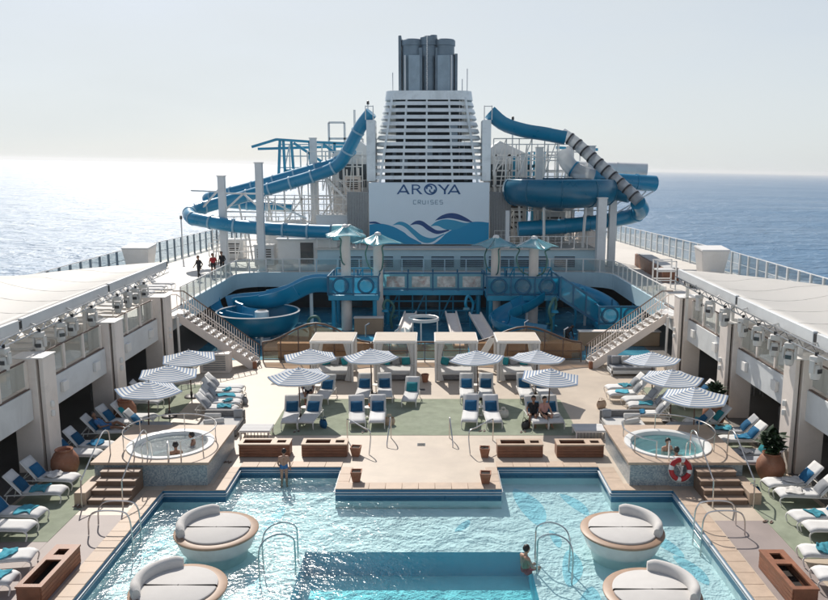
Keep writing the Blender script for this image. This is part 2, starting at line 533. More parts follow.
# ------------------------------------------------------------------ mesh helpers
class MB:
    def __init__(s):
        s.v, s.f, s.m, s.uv = [], [], [], None

    def add(s, vs, fs, mi=0, mx=None):
        o = len(s.v)
        s.v += [tuple(mx @ Vector(p)) if mx else tuple(p) for p in vs]
        s.f += [tuple(i + o for i in f) for f in fs]
        s.m += [mi] * len(fs)
        return s

    def box(s, x0, x1, y0, y1, z0, z1, mi=0, mx=None):
        vs = [(x, y, z) for z in (z0, z1) for y in (y0, y1) for x in (x0, x1)]
        return s.add(vs, [(0, 2, 3, 1), (4, 5, 7, 6), (0, 1, 5, 4), (2, 6, 7, 3), (0, 4, 6, 2), (1, 3, 7, 5)], mi, mx)

    def bar(s, a, b, wx, wz=None, mi=0):
        """square bar from a to b"""
        a, b = Vector(a), Vector(b)
        wz = wz or wx
        d = (b - a)
        L = d.length
        q = d.to_track_quat('Y', 'Z').to_matrix().to_4x4()
        mx = Matrix.Translation(a) @ q
        return s.box(-wx / 2, wx / 2, 0, L, -wz / 2, wz / 2, mi, mx)

    def prism(s, poly, z0, z1, mi=0, mx=None):
        n = len(poly)
        vs = [(x, y, z0) for x, y in poly] + [(x, y, z1) for x, y in poly]
        fs = [tuple(range(n - 1, -1, -1)), tuple(range(n, 2 * n))]
        fs += [(i, (i + 1) % n, n + (i + 1) % n, n + i) for i in range(n)]
        return s.add(vs, fs, mi, mx)

    def lathe(s, prof, n=24, c=(0, 0, 0), mi=0, a0=0.0, a1=2 * PI, mx=None):
        full = abs(a1 - a0 - 2 * PI) < 1e-6
        k = n if full else n + 1
        vs = []
        for r, z in prof:
            for i in range(k):
                a = a0 + (a1 - a0) * i / n
                vs.append((c[0] + r * math.cos(a), c[1] + r * math.sin(a), c[2] + z))
        fs = []
        for j in range(len(prof) - 1):
            for i in range(n):
                i2 = (i + 1) % k
                fs.append((j * k + i, j * k + i2, (j + 1) * k + i2, (j + 1) * k + i))
        return s.add(vs, fs, mi, mx)

    def tube(s, pts, r, n=8, closed=False, cap=True, mi=0, up=(0, 0, 1), prof=None):
        P = [Vector(p) for p in pts]
        N = len(P)
        rs = r if isinstance(r, (list, tuple)) else [r] * N
        prof = prof or [(math.cos(2 * PI * i / n), math.sin(2 * PI * i / n)) for i in range(n)]
        open_prof = False
        n = len(prof)
        vs = []
        prevn = None
        for i in range(N):
            if closed:
                t = P[(i + 1) % N] - P[i - 1]
            else:
                t = P[min(i + 1, N - 1)] - P[max(i - 1, 0)]
            t.normalize()
            if prevn is None:
                u = Vector(up)
                if abs(t.dot(u)) > 0.95:
                    u = Vector((0, 1, 0)) if abs(t.y) < 0.9 else Vector((1, 0, 0))
                nn = (u - t * t.dot(u)).normalized()
            else:
                nn = (prevn - t * t.dot(prevn)).normalized()
            prevn = nn
            bb = t.cross(nn)
            for a, b in prof:
                vs.append(P[i] + (bb * a + nn * b) * rs[i])
        fs = []
        for i in range(N if closed else N - 1):
            j = (i + 1) % N
            for k in range(n):
                k2 = (k + 1) % n
                fs.append((i * n + k, i * n + k2, j * n + k2, j * n + k))
        if cap and not closed:
            fs.append(tuple(range(n - 1, -1, -1)))
            fs.append(tuple((N - 1) * n + k for k in range(n)))
        return s.add(vs, fs, mi)

    def grid(s, fn, nu, nv, mi=0):
        vs = [fn(i / nu, j / nv) for j in range(nv + 1) for i in range(nu + 1)]
        k = nu + 1
        return s.add(vs, [(j * k + i, j * k + i + 1, (j + 1) * k + i + 1, (j + 1) * k + i) for j in range(nv) for i in range(nu)], mi)

    def build(s, name, mats, parent=None, smooth=True, ang=35, bevel=0, seg=2, loc=None, solid=0, sub=0):
        me = bpy.data.meshes.new(name)
        me.from_pydata(s.v, [], s.f)
        if not isinstance(mats, (list, tuple)):
            mats = [mats]
        for q in mats:
            me.materials.append(M[q] if isinstance(q, str) else q)
        if len(mats) > 1:
            me.polygons.foreach_set('material_index', s.m)
        if s.uv:
            ul = me.uv_layers.new(name='UVMap')
            for p in me.polygons:
                for li in p.loop_indices:
                    ul.data[li].uv = s.uv[me.loops[li].vertex_index]
        bm = bmesh.new()
        bm.from_mesh(me)
        bmesh.ops.recalc_face_normals(bm, faces=bm.faces)
        bm.to_mesh(me)
        bm.free()
        if smooth:
            me.shade_smooth()
            me.set_sharp_from_angle(angle=R(ang))
        me.update()
        o = bpy.data.objects.new(name, me)
        C.objects.link(o)
        if parent:
            o.parent = parent
        if loc:
            o.location = loc
        if solid:
            q = o.modifiers.new('solid', 'SOLIDIFY')
            q.thickness = solid
            q.offset = 0
        if bevel:
            q = o.modifiers.new('bevel', 'BEVEL')
            q.width = bevel
            q.segments = seg
            q.limit_method = 'ANGLE'
            q.angle_limit = R(40)
        if sub:
            q = o.modifiers.new('sub', 'SUBSURF')
            q.levels = sub
            q.render_levels = sub
        return o


def tag(o, label=None, cat=None, group=None, kind=None):
    if label:
        o['label'] = label
    if cat:
        o['category'] = cat
    if group:
        o['group'] = group
    if kind:
        o['kind'] = kind
    return o


def thing(name, label, cat, loc=(0, 0, 0), rz=0.0, group=None):
    o = bpy.data.objects.new(name, None)
    o.empty_display_size = 0.2
    C.objects.link(o)
    o.location = loc
    o.rotation_euler = (0, 0, rz)
    return tag(o, label, cat, group)


def put(src, parent, loc=(0, 0, 0), rot=(0, 0, 0), scale=(1, 1, 1)):
    """another piece that shares its mesh with src"""
    o = src.copy()
    C.objects.link(o)
    o.parent = parent
    o.location = loc
    o.rotation_euler = rot
    o.scale = scale
    return o


KIDS = {}


def dup(root, loc, rz, label, group=None, skip=()):
    kids = list(root.children)
    r = root.copy()
    C.objects.link(r)
    r.location = loc
    r.rotation_euler = (0, 0, rz)
    r['label'] = label
    if group:
        r['group'] = group
    for ch in kids:
        if ch.name.split('.')[0] in skip:
            continue
        c = ch.copy()
        C.objects.link(c)
        c.parent = r
        for g in list(ch.children):
            d = g.copy()
            C.objects.link(d)
            d.parent = c
    return r


def spline(pts, per=10):
    """Catmull-Rom through pts"""
    P = [Vector(p) for p in pts]
    P = [P[0] * 2 - P[1]] + P + [P[-1] * 2 - P[-2]]
    out = []
    for i in range(1, len(P) - 2):
        for k in range(per):
            t = k / per
            a, b, c, d = P[i - 1:i + 3]
            out.append(0.5 * ((2 * b) + (c - a) * t + (2 * a - 5 * b + 4 * c - d) * t * t + (3 * b - a - 3 * c + d) * t ** 3))
    out.append(P[-2].copy())
    return out


def resample(P, step):
    out = [P[0].copy()]
    acc = 0.0
    for a, b in zip(P, P[1:]):
        L = (b - a).length
        while acc + L >= step:
            t = (step - acc) / L
            a = a.lerp(b, t)
            out.append(a.copy())
            L = (b - a).length
            acc = 0.0
        acc += L
    if (out[-1] - P[-1]).length > step * 0.3:
        out.append(P[-1].copy())
    return out


ORD = ['first', 'second', 'third', 'fourth', 'fifth', 'sixth', 'seventh', 'eighth', 'ninth', 'tenth', 'eleventh', 'twelfth']

# ================================================================== THE SETTING
# sea: the ship heels a little, so the sheet is tilted against the deck
mb = MB()
mb.lathe([(0.01, 0), (300, 0), (3000, 0), (26000, 0)], 64)
sea = mb.build('sea', 'sea', smooth=False)
sea.location = (0, 0, -38)
sea.rotation_euler = (0, R(1.1), 0)
tag(sea, 'open sea glittering to the horizon', kind='structure')

# the hazy air over the sea
mb = MB()
mb.box(-27000, 27000, -27000, 27000, -1.0, 75.0)
hz = mb.build('haze', [], smooth=False)
hm = bpy.data.materials.new('haze_air')
hn, hl = nodes_of(hm)
hn.clear()
ho = hn.new('ShaderNodeOutputMaterial')
hv = hn.new('ShaderNodeVolumePrincipled')
hv.inputs['Color'].default_value = (0.96, 0.98, 1.0, 1)
hv.inputs['Density'].default_value = 0.00008
hv.inputs['Anisotropy'].default_value = 0.35
hl.new(hv.outputs[0], ho.inputs['Volume'])
hz.data.materials.append(hm)
hz.location = (0, 0, -38)
hz.rotation_euler = (0, R(1.1), 0)
tag(hz, 'pale sea haze in the air', kind='stuff')

mb = MB()
mb.prism([(-23.4, -40), (-23.4, 60), (-20.6, 96), (20.6, 96), (23.4, 60), (23.4, -40), (0, -75)], -60, -2.6)
tag(mb.build('ship_hull', 'white', smooth=False), 'white ship hull below the decks', kind='structure')

PL, PRt, PF, PY1, PY2, PX2, PIER, PIERY = -8.78, 8.75, 10.0, 25.3, 27.4, 6.63, 2.87, 25.4
rects = [(-23, PL, 4, PY1), (PRt, 23, 4, PY1), (PL, PRt, 4, PF), (-23, -PX2, PY1, PY2), (PX2, 23, PY1, PY2),
         (-PIER, PIER, PIERY, PY2), (-23, 23, PY2, 62)]
mb = MB()
for x0, x1, y0, y1 in rects:
    mb.add([(x0, y0, 0), (x1, y0, 0), (x1, y1, 0), (x0, y1, 0)], [(0, 1, 2, 3)])
deck = tag(mb.build('pool_deck', 'deck', smooth=False), 'beige pool deck around the pool', kind='structure')


def sheet(name, x0, x1, y0, y1, z, m, label, r=0.0):
    mb = MB()
    pts = []
    if r:
        for cx, cy, a in ((x1 - r, y1 - r, 0), (x0 + r, y1 - r, 90), (x0 + r, y0 + r, 180), (x1 - r, y0 + r, 270)):
            for k in range(7):
                t = R(a + k * 15)
                pts.append((cx + r * math.cos(t), cy + r * math.sin(t)))
    else:
        pts = [(x0, y0), (x1, y0), (x1, y1), (x0, y1)]
    mb.prism(pts, 0.0015, z)
    return tag(mb.build(name, m, smooth=False), label, kind='structure')


sheet('turf', -6.3, 6.6, 30.9, 36.0, 0.012, 'turf', 'pale green turf between pier and cabanas', 0.3)
sheet('turf', -13.25, -10.95, 21.6, 38.5, 0.012, 'turf', 'pale green turf strip under the left loungers')
sheet('turf', 10.95, 13.2, 20.6, 38.0, 0.012, 'turf', 'pale green turf strip under the right loungers')
sheet('side_deck', -10.94, -9.35, 10, 23.4, 0.006, 'deck_grey', 'grey deck beside the left pool edge')
sheet('side_deck', -13.3, -10.95, 10, 21.59, 0.006, 'deck_grey', 'grey deck at the lower left corner')
sheet('side_deck', 9.35, 10.94, 10, 23.0, 0.006, 'deck_grey', 'grey deck beside the right pool edge')
sheet('play_floor', -13.6, 13.6, 43.6, 60.5, 0.02, 'playdark', 'dark blue wet floor of the splash zone')
for s in (-1, 1):  # dark sheets laid over the deck where the gallery shades it
    sheet('covered_floor', min(s * 13.4, s * 22), max(s * 13.4, s * 22), 5, 58, 0.008 if s < 0 else 0.009, 'floor_shade',
          'floor coloured dark for shade under the %s gallery' % ('left' if s < 0 else 'right'))

# pool basin ---------------------------------------------------------------
OUT = [(PL, PF), (PL, PY1), (-PX2, PY1), (-PX2, PY2), (-PIER, PY2), (-PIER, PIERY), (PIER, PIERY), (PIER, PY2), (PX2, PY2),
       (PX2, PY1), (PRt, PY1), (PRt, PF)]
ZW, ZF, ZD = -0.28, -0.66, -1.45
DX0, DX1, DY0, DY1 = -3.42, 3.38, 12.0, 22.25
basin = thing('pool_basin', 'pale tiled basin of the swimming pool', None)
basin['kind'] = 'structure'
mb = MB()
n = len(OUT)
for i in range(n):
    (xa, ya), (xb, yb) = OUT[i], OUT[(i + 1) % n]
    mb.add([(xa, ya, 0), (xb, yb, 0), (xb, yb, -0.42), (xa, ya, -0.42)], [(0, 1, 2, 3)])
mb.build('tile_band', 'poolwall', basin, smooth=False)
mb = MB()
for i in range(n):
    (xa, ya), (xb, yb) = OUT[i], OUT[(i + 1) % n]
    mb.add([(xa, ya, -0.42), (xb, yb, -0.42), (xb, yb, ZF - 0.05), (xa, ya, ZF - 0.05)], [(0, 1, 2, 3)])
mb.build('pool_wall', 'poolpale', basin, smooth=False)
mb = MB()
for x0, x1, y0, y1 in [(PL, DX0, PF, PY1), (DX1, PRt, PF, PY1), (DX0, DX1, PF, DY0), (DX0, DX1, DY1, PY1),
                       (-PX2, -PIER, PY1, PY2), (PIER, PX2, PY1, PY2)]:
    mb.add([(x0, y0, ZF), (x1, y0, ZF), (x1, y1, ZF), (x0, y1, ZF)], [(0, 1, 2, 3)])
mb.build('pool_floor', 'poolpale', basin, smooth=False)
mb = MB()
for (xa, ya), (xb, yb) in (((DX0, DY0), (DX0, DY1)), ((DX0, DY1), (DX1, DY1)), ((DX1, DY1), (DX1, DY0)), ((DX1, DY0), (DX0, DY0))):
    mb.add([(xa, ya, ZF), (xb, yb, ZF), (xb, yb, ZD), (xa, ya, ZD)], [(0, 1, 2, 3)])
mb.build('deep_wall', 'poolblue', basin, smooth=False)
mb = MB()
mb.add([(DX0, DY0, ZD), (DX1, DY0, ZD), (DX1, DY1, ZD), (DX0, DY1, ZD)], [(0, 1, 2, 3)])
mb.build('deep_floor', 'pooldeep', basin, smooth=False)
# white overflow ledges along the walls
for k, (z, d) in enumerate(((-0.09, 0.05), (-0.185, 0.03))):
    mb = MB()
    for i in range(n - 1):
        (xa, ya), (xb, yb) = OUT[i], OUT[i + 1]
        mb.bar((xa, ya, z), (xb, yb, z), d * 2, 0.022)
    mb.build('overflow_ledge', 'palegrey', basin, smooth=False)
# pale blue leaf shaped inlays on the pool floor
for k, (x, y, L, wd, a) in enumerate([(3.9, 25.5, 3.1, 0.85, 100), (5.5, 25.7, 1.9, 0.5, 110), (4.6, 21.3, 2.2, 0.6, 80), (4.4, 23.1, 1.2, 0.3, 95),
                                      (7.7, 22.9, 2.2, 0.5, 115), (8.1, 21.2, 1.8, 0.5, 105), (4.7, 19.3, 2.0, 0.6, 70), (-4.8, 24.6, 2.0, 0.4, 80),
                                      (-8.1, 22.5, 1.7, 0.35, 75), (-4.6, 20.4, 1.8, 0.45, 105), (1.5, 24.0, 1.0, 0.3, 60), (8.2, 18.6, 1.6, 0.4, 100)]):
    mb = MB()
    up = [(t, math.sin(PI * t) ** 0.6) for t in [i / 12 for i in range(13)]]
    poly = [((t - .5) * L, wd * .5 * h + 0.18 * L * (t - .5) ** 2) for t, h in up] + \
           [((t - .5) * L, -wd * .5 * h + 0.18 * L * (t - .5) ** 2) for t, h in reversed(up[1:-1])]
    mb.prism(poly, 0.001, 0.006)
    o = mb.build('floor_inlay', 'inlay', basin, smooth=False)
    o.location = (x, y, ZF)
    o.rotation_euler = (0, 0, R(a))
mb = MB()
grow = []
for i in range(n):
    p, q, r_ = Vector(OUT[i - 1]), Vector(OUT[i]), Vector(OUT[(i + 1) % n])
    d1, d2 = (q - p).normalized(), (r_ - q).normalized()
    grow.append((q.x + 0.012 * (-d1.y - d2.y), q.y + 0.012 * (d1.x + d2.x)))
mb.prism(grow, ZD - 0.15, ZW)
pw = mb.build('pool_water', 'poolwater', smooth=False)
tag(pw, 'clear rippled water in the swimming pool', kind='structure')

# coping slabs, one by one ---------------------------------------------------
slab_mesh = MB().box(0.003, 0.597, 0.0, 0.56, -0.004, 0.028).build('coping_slab', 'coping', deck, bevel=0.008, seg=1)
first = True
for i in range(n - 1):
    (xa, ya), (xb, yb) = OUT[i], OUT[i + 1]
    a, b = Vector((xa, ya)), Vector((xb, yb))
    d = (b - a)
    L = d.length
    d.normalize()
    nrm = Vector((-d.y, d.x))          # left of the walking direction = away from the water
    if i == 5:                          # pier front
        pass
    cnt = max(1, round(L / 0.6))
    for k in range(cnt):
        p = a + d * (L * k / cnt)
        if p.y < 16.5 and (a + d * (L * (k + 1) / cnt)).y < 16.5:
            continue
        rot = math.atan2(d.y, d.x)
        dep = 1.0
        if i in (4, 6):
            dep = 0.75
        o = slab_mesh if first else put(slab_mesh, deck)
        first = False
        # inner corners: shorten so that neighbours do not overlap
        o.location = (p.x, p.y, 0.0 + 0.0006 * (i % 2))
        o.rotation_euler = (0, 0, rot)
        o.scale = (L / cnt / 0.6, dep, 1)

# upper deck (gallery) -------------------------------------------------------
UD = 3.05
inner = [(-13.9, 6), (-13.9, 56.2)] + [(-13.9 + 1.8 - 1.8 * math.cos(R(t)), 56.2 + 1.8 * math.sin(R(t))) for t in range(15, 91, 15)]
innerR = [(-x, y) for x, y in reversed(inner)]
mb = MB()
outer = [(23.2, 6), (23.2, 58), (20.6, 92), (-20.6, 92), (-23.2, 58), (-23.2, 6)]
mb.prism(inner + innerR + outer, UD - 0.3, UD)
tag(mb.build('upper_deck', 'updeck', smooth=False), 'sunlit upper deck gallery round the pool', kind='structure')
# fascia along the rear opening edge
edge = [(x, y) for x, y in inner if y > 44] + [(-x, y) for x, y in reversed(inner) if y > 44]
edge = [(-13.9, 44.2)] + edge + [(13.9, 44.2)]
mb = MB()
for (xa, ya), (xb, yb) in zip(edge, edge[1:]):
    d = Vector((xb - xa, yb - ya)).normalized()
    nx, ny = d.y, -d.x
    mb.add([(xa + nx * .06, ya + ny * .06, z) for z in (UD - 1.0, UD + 0.10)] + [(xb + nx * .06, yb + ny * .06, z) for z in (UD - 1.0, UD + 0.10)] +
           [(xa - nx * .08, ya - ny * .08, z) for z in (UD - 1.0, UD + 0.10)] + [(xb - nx * .08, yb - ny * .08, z) for z in (UD - 1.0, UD + 0.10)],
           [(0, 2, 3, 1), (4, 5, 7, 6), (1, 3, 7, 5), (0, 4, 6, 2)])
tag(mb.build('gallery_fascia', 'paleblue', smooth=False), 'pale fascia wall round the splash zone opening', kind='structure')

M['shadewall'] = mat('shade_dark_wall', (0.16, 0.13, 0.11), 0.6, var=0.2, scale=0.8)
# walls under the gallery with windows, under-deck shade put into their colour
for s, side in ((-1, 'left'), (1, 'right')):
    wl_ = thing('gallery_wall', 'recessed wall coloured dark for shade under the %s gallery' % side, 'wall', (s * 19.0, 30, 0))
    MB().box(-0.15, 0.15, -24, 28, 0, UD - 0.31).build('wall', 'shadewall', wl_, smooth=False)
    pane = None
    for k in range(8):
        y = -8 + k * 4.2
        if pane is None:
            pane = MB().box(-0.05, 0.05, -1.6, 1.6, 0.5, 2.3).build('window', 'dkglass', wl_, smooth=False)
            pane.location = (-s * 0.16, y, 0)
        else:
            put(pane, wl_, (-s * 0.16, y, 0))
rw = thing('rear_wall', 'wall behind the splash zone, coloured dark for shade under the deck', 'wall', (0, 60.6, 0))
MB().box(-19, 19, -0.1, 0.1, 0, UD - 0.31).build('wall', 'dkmetal', rw, smooth=False)  # dark metal colour stands in for shade below the rear deck
for k in range(5):
    MB().box(-1.1, 1.1, -0.16, -0.1, 0.1, 2.2).build('window', 'dkglass', rw, smooth=False, loc=(-12 + k * 6, 0, 0))

# columns ---------------------------------------------------------------------
COLY = (27.3, 33.7, 40.3)
colthing = None
for s, side in ((-1, 'left'), (1, 'right')):
    for k, y in enumerate(COLY):
        lab = 'cream square column holding the %s gallery, %s from the front' % (side, ('nearest', 'middle', 'farthest')[k])
        c = thing('gallery_column', lab, 'column', (s * 13.9, y, 0), 0 if s < 0 else PI, 'cream columns along the galleries')
        if colthing is None:
            colthing = c
            MB().box(-0.62, 0.30, -0.42, 0.55, 0, 4.25).build('shaft', 'cream', c, bevel=0.02)
            MB().box(-0.64, 0.58, -0.44, 0.57, 4.25, 4.30).build('cap', 'white', c, bevel=0.01)
            MB().box(0.302, 0.40, -0.20, 0.34, 0, 4.05).build('recess', 'dkmetal', c, smooth=False)
            MB().box(0.40, 0.56, -0.40, 0.50, 0, 4.248).build('fin', 'cream', c, bevel=0.02)
            for z in (2.15, 2.5):
                mb = MB()
                mb.lathe([(0.01, -0.12), (0.07, -0.10), (0.085, 0), (0.07, 0.1), (0.01, 0.12)], 12, (0.60, -0.05, z))
                mb.build('wall_lamp', 'tubwhite', c)
        else:
            for ch in list(colthing.children):
                put(ch, c, ch.location)

# fascia beams between the columns
for s, side in ((-1, 'left'), (1, 'right')):
    segs = [(14.0, 26.85), (27.9, 33.25), (34.3, 39.85), (40.9, 44.2)]
    for k, (y0, y1) in enumerate(segs):
        ft = thing('gallery_beam', '%s fascia beam on the %s gallery between columns' % (('nearest white', 'second white', 'third white', 'farthest white')[k], side),
                   'beam', (s * 13.9, 0, 0), 0, 'fascia beams of the galleries')
        MB().box(-0.10, 0.10, y0, y1, UD - 1.02, UD + 0.10).build('beam_face', 'paleblue' if False else 'palegrey', ft, bevel=0.015)
        MB().box(-0.05, 0.05, y0 + 0.02, y1 - 0.02, UD + 0.10, UD + 0.14).build('dark_strip', 'brownrail', ft, smooth=False)
        L = y1 - y0
        for q in (0.2, 0.75):
            MB().box(-s * 0.10, -s * 0.24, y0 + L * q, y0 + L * q + 0.45, UD - 0.62, UD - 0.22).build('cover_box', 'white', ft, bevel=0.02)


# railings ---------------------------------------------------------------------
def railing(name, label, path, z, h=1.08, step=1.5, post='palegrey', top='brownrail', pane='pane', pw_=0.07, group=None, mids=(), toe=0.10, pr=0.035):
    t = thing(name, label, 'railing', (0, 0, 0), 0, group)
    P = resample([Vector((x, y, z)) for x, y in path], step)
    p0 = g0 = None
    for i, p in enumerate(P):
        if p0 is None:
            p0 = MB().box(-pw_ / 2, pw_ / 2, -pw_ / 2, pw_ / 2, 0, h).build('post', post, t, smooth=False)
            q = p0
        else:
            q = put(p0, t)
        nx = P[min(i + 1, len(P) - 1)] - P[max(i - 1, 0)]
        q.location = p
        q.rotation_euler = (0, 0, math.atan2(nx.y, nx.x))
    if pane:
        for a, b in zip(P, P[1:]):
            d = b - a
            if g0 is None:
                g0 = MB().box(0.05, 0.95, -0.008, 0.008, toe, h - 0.06).build('pane', pane, t, smooth=False)
                q = g0
            else:
                q = put(g0, t)
            q.location = a
            q.rotation_euler = (0, 0, math.atan2(d.y, d.x))
            q.scale = (d.length, 1, 1)
    mb = MB()
    mb.tube([p + Vector((0, 0, h)) for p in P], pr, 6)
    mb.build('top_rail', top, t)
    for m_ in mids:
        mb = MB()
        mb.tube([p + Vector((0, 0, m_)) for p in P], 0.02, 5)
        mb.build('mid_rail', post, t)
    return t


for s, side in ((-1, 'left'), (1, 'right')):
    for k, (y0, y1) in enumerate([(16.0, 26.8), (28.0, 33.2), (34.4, 39.8)]):
        railing('gallery_railing', 'glass railing on the %s gallery edge, %s bay' % (side, ('nearest', 'middle', 'farthest')[k]),
                [(s * 13.95, y0), (s * 13.95, y1)], UD + 0.14, 1.0, 1.7 if k else 1.8, 'cream', 'brownrail', pw_=0.13, group='glass railings on the gallery edges')
    railing('gallery_railing', 'glass railing curving from the %s stairs round the splash zone' % side,
            [(s * 13.95, 44.3), (s * 13.95, 56.2)] + [(s * (13.95 - 1.8 + 1.8 * math.cos(R(t))), 56.2 + 1.8 * math.sin(R(t))) for t in range(15, 91, 15)] + [(s * 8.2, 58.05)],
            UD + 0.1, 1.0, 1.25, 'white', 'white', pw_=0.08, group='glass railings on the gallery edges')
    railing('wind_screen', 'tall glass wind screen along the %s outer ship side' % side,
            [(s * 22.6, 24), (s * 22.6, 57), (s * 20.1, 88)], UD, 1.75, 1.5, 'stack' if s < 0 else 'palegrey', 'palegrey', pw_=0.13, mids=(1.0,), group='wind screens along the ship sides')
railing('front_railing', 'glass railing along the rear deck edge above the splash zone', [(-8.1, 58.0), (8.1, 58.0)], UD + 0.1, 1.0, 1.6, 'paleblue', 'paleblue',
        group=None)

# stairs -----------------------------------------------------------------------
def staircase(s, side):
    t = thing('staircase', 'cream staircase from the pool deck up to the %s gallery' % side, 'staircase', (0, 0, 0), 0, 'staircases to the galleries')
    x0, x1, y0, y1, N = s * 9.25, s * 13.35, 41.75, 42.95, 14
    dx, dz = (x1 - x0) / N, UD / N
    tr = None
    for i in range(N):
        if tr is None:
            tr = MB().box(-0.17, 0.17, y0 + 0.04, y1 - 0.04, -0.05, 0).build('tread', 'white', t, bevel=0.008, seg=1)
            tr.location = (x0 + dx * (i + .5), 0, dz * (i + 1) - 0.002)
        else:
            put(tr, t, (x0 + dx * (i + .5), 0, dz * (i + 1) - 0.002))
    rs = None
    for i in range(N):
        if rs is None:
            rs = MB().box(-0.012, 0.012, y0 + 0.05, y1 - 0.05, -dz + 0.01, -0.055).build('riser', 'brownrail', t, smooth=False)
            rs.location = (x0 + dx * (i + .95), 0, dz * (i + 1))
        else:
            put(rs, t, (x0 + dx * (i + .95), 0, dz * (i + 1)))
    for y in (y0, y1):
        mb = MB()
        q = [(x0 - dx * .3, -0.02), (x0 + dx * 1.2, -0.02 if False else 0.0), (x1, UD - 0.42), (x1, UD + 0.06), (x0, 0.30)]
        vs = [(px, y - 0.03, pz) for px, pz in q] + [(px, y + 0.03, pz) for px, pz in q]
        m_ = len(q)
        mb.add(vs, [tuple(range(m_)), tuple(range(2 * m_ - 1, m_ - 1, -1))] + [(i, (i + 1) % m_, m_ + (i + 1) % m_, m_ + i) for i in range(m_)])
        mb.build('stringer', 'cream', t, smooth=False)
        mb = MB()
        mb.tube([(x0 - s * .0, y, 0.3), (x0, y, 1.08), (x1, y, UD + 1.08), (x1 + s * 0.6, y, UD + 1.08)], 0.035, 6)
        mb.build('handrail', 'brownrail' if y == y1 else 'cream', t)
        mb = MB()
        mb.tube([(x0, y, 0.42), (x1, y, UD + 0.42)], 0.018, 5)
        mb.build('lower_rail', 'cream', t)
        bal = None
        nb = 30 if y == y1 else 12
        for i in range(nb + 1):
            f_ = i / nb
            if bal is None:
                bal = MB().box(-0.016, 0.016, -0.016, 0.016, 0.2, 1.06).build('baluster', 'cream', t, smooth=False)
                bal.location = (x0 + (x1 - x0) * f_, y, UD * f_)
            else:
                put(bal, t, (x0 + (x1 - x0) * f_, y, UD * f_))
    MB().box(min(x1, s * 14.0), max(x1, s * 14.0), y0 - 0.6, y1 + 0.3, UD - 0.14, UD + 0.004).build('landing', 'white', t, bevel=0.01, seg=1)
    mb = MB()
    mb.tube([(s * 13.3, y0 - 0.2, 0), (s * 13.3, y0 - 0.2, UD - 0.14)], 0.07, 8)
    mb.build('support_post', 'white', t)
    mb = MB()
    mb.box(x0 - .1, x0 + .1, y0 - .12, y0 + .08, 0, 0.4)
    mb.build('newel', 'terracotta', t, bevel=0.02)


staircase(-1, 'left')
staircase(1, 'right')

# white shade membranes over the galleries ----------------------------------------
for s, side, xa, xb, yend in ((-1, 'left', 14.35, 14.95, 44.5), (1, 'right', 13.25, 13.75, 41.0)):
    t = thing('shade_canopy', 'huge white membrane canopy over the %s gallery' % side, 'canopy', (0, 0, 0), 0, 'white canopies over the galleries')
    Y0 = 10.0

    def fn(u, v, s=s, xa=xa, xb=xb, yend=yend):
        y = Y0 + (yend - Y0) * u
        xi = xa + (xb - xa) * max(0, (y - 26)) / (yend - 26) + 0.12
        k = min(1.0, max(0.0, (yend - y) / 11.0))
        wid = 0.25 + 6.9 * (k ** 0.75)
        x = xi + wid * v
        z = 5.52 - 0.25 * math.sin(PI * min(1, v / 0.7)) * k + 0.45 * k * max(0, v - 0.3) ** 1.5 + 1.9 * v ** 1.4 * min(1.0, max(0.0, (yend - 6.5 - y) / 9.0)) ** 1.3
        return (s * x, y, z)
    mb = MB()
    mb.grid(fn, 60, 14)
    mb.build('membrane', 'membrane', t, ang=80, solid=0.03)
    for q in range(11):
        u_ = 0.04 + q * 0.085
        if u_ > 0.93:
            continue
        mb = MB()
        mb.tube([Vector(fn(u_, j / 10)) + Vector((0, 0, 0.012)) for j in range(11)], 0.014, 6)
        mb.build('seam', 'membrane', t)
    cuts = [Y0, 18.0, 27.5 if s < 0 else 25.3, 36.0 if s < 0 else 32.6, yend + 0.6]
    for y0, y1 in zip(cuts, cuts[1:]):
        def bx(y):
            return s * (xa + (xb - xa) * max(0, (y - 26)) / (yend - 26))
        mb = MB()
        mb.bar((bx(y0 + .12), y0 + 0.12, 5.36), (bx(y1 - .12), y1 - 0.12, 5.34), 0.16, 0.42)
        mb.build('edge_beam', 'palegrey', t, bevel=0.015)
        mb = MB()
        mb.bar((bx(y1 - .13), y1 - 0.13, 5.36), (bx(y1 + .13), y1 + 0.13, 5.36), 0.12, 0.28)
        mb.build('beam_joint', 'black', t, smooth=False)
    mb = MB()
    xt = lambda y: s * (xa + (xb - xa) * max(0, (y - 26)) / (yend - 26) - 0.32)
    for z in (4.98, 5.22):
        mb.tube([(xt(Y0), Y0, z), (xt(26), 26, z), (xt(yend), yend, z)], 0.03, 6)
    yy = Y0
    fl = 0
    while yy < yend - 0.5:
        mb.tube([(xt(yy), yy, 4.98 if fl else 5.22), (xt(yy + .5), yy + 0.5, 5.22 if fl else 4.98)], 0.018, 5)
        fl = 1 - fl
        yy += 0.5
    mb.build('light_truss', 'steel', t)
    po = None
    for y in (20.5, 27.3, 33.7, 40.3 if s < 0 else 39.8):
        mb = MB()
        mb.box(-0.07, 0.07, -0.07, 0.07, UD, 5.2)
        o = mb.build('post', 'white', t, smooth=False)
        o.location = (s * (xa + 0.45), y, 0)
    for y in [22 + 3.1 * i for i in range(7)]:
        if y < yend - 1:
            MB().bar((xt(y), y, 5.2), (s * (xa + 0.1), y, 5.3), 0.05).build('bracket', 'steel', t, smooth=False)

# hanging stage lamps
lampproto = None


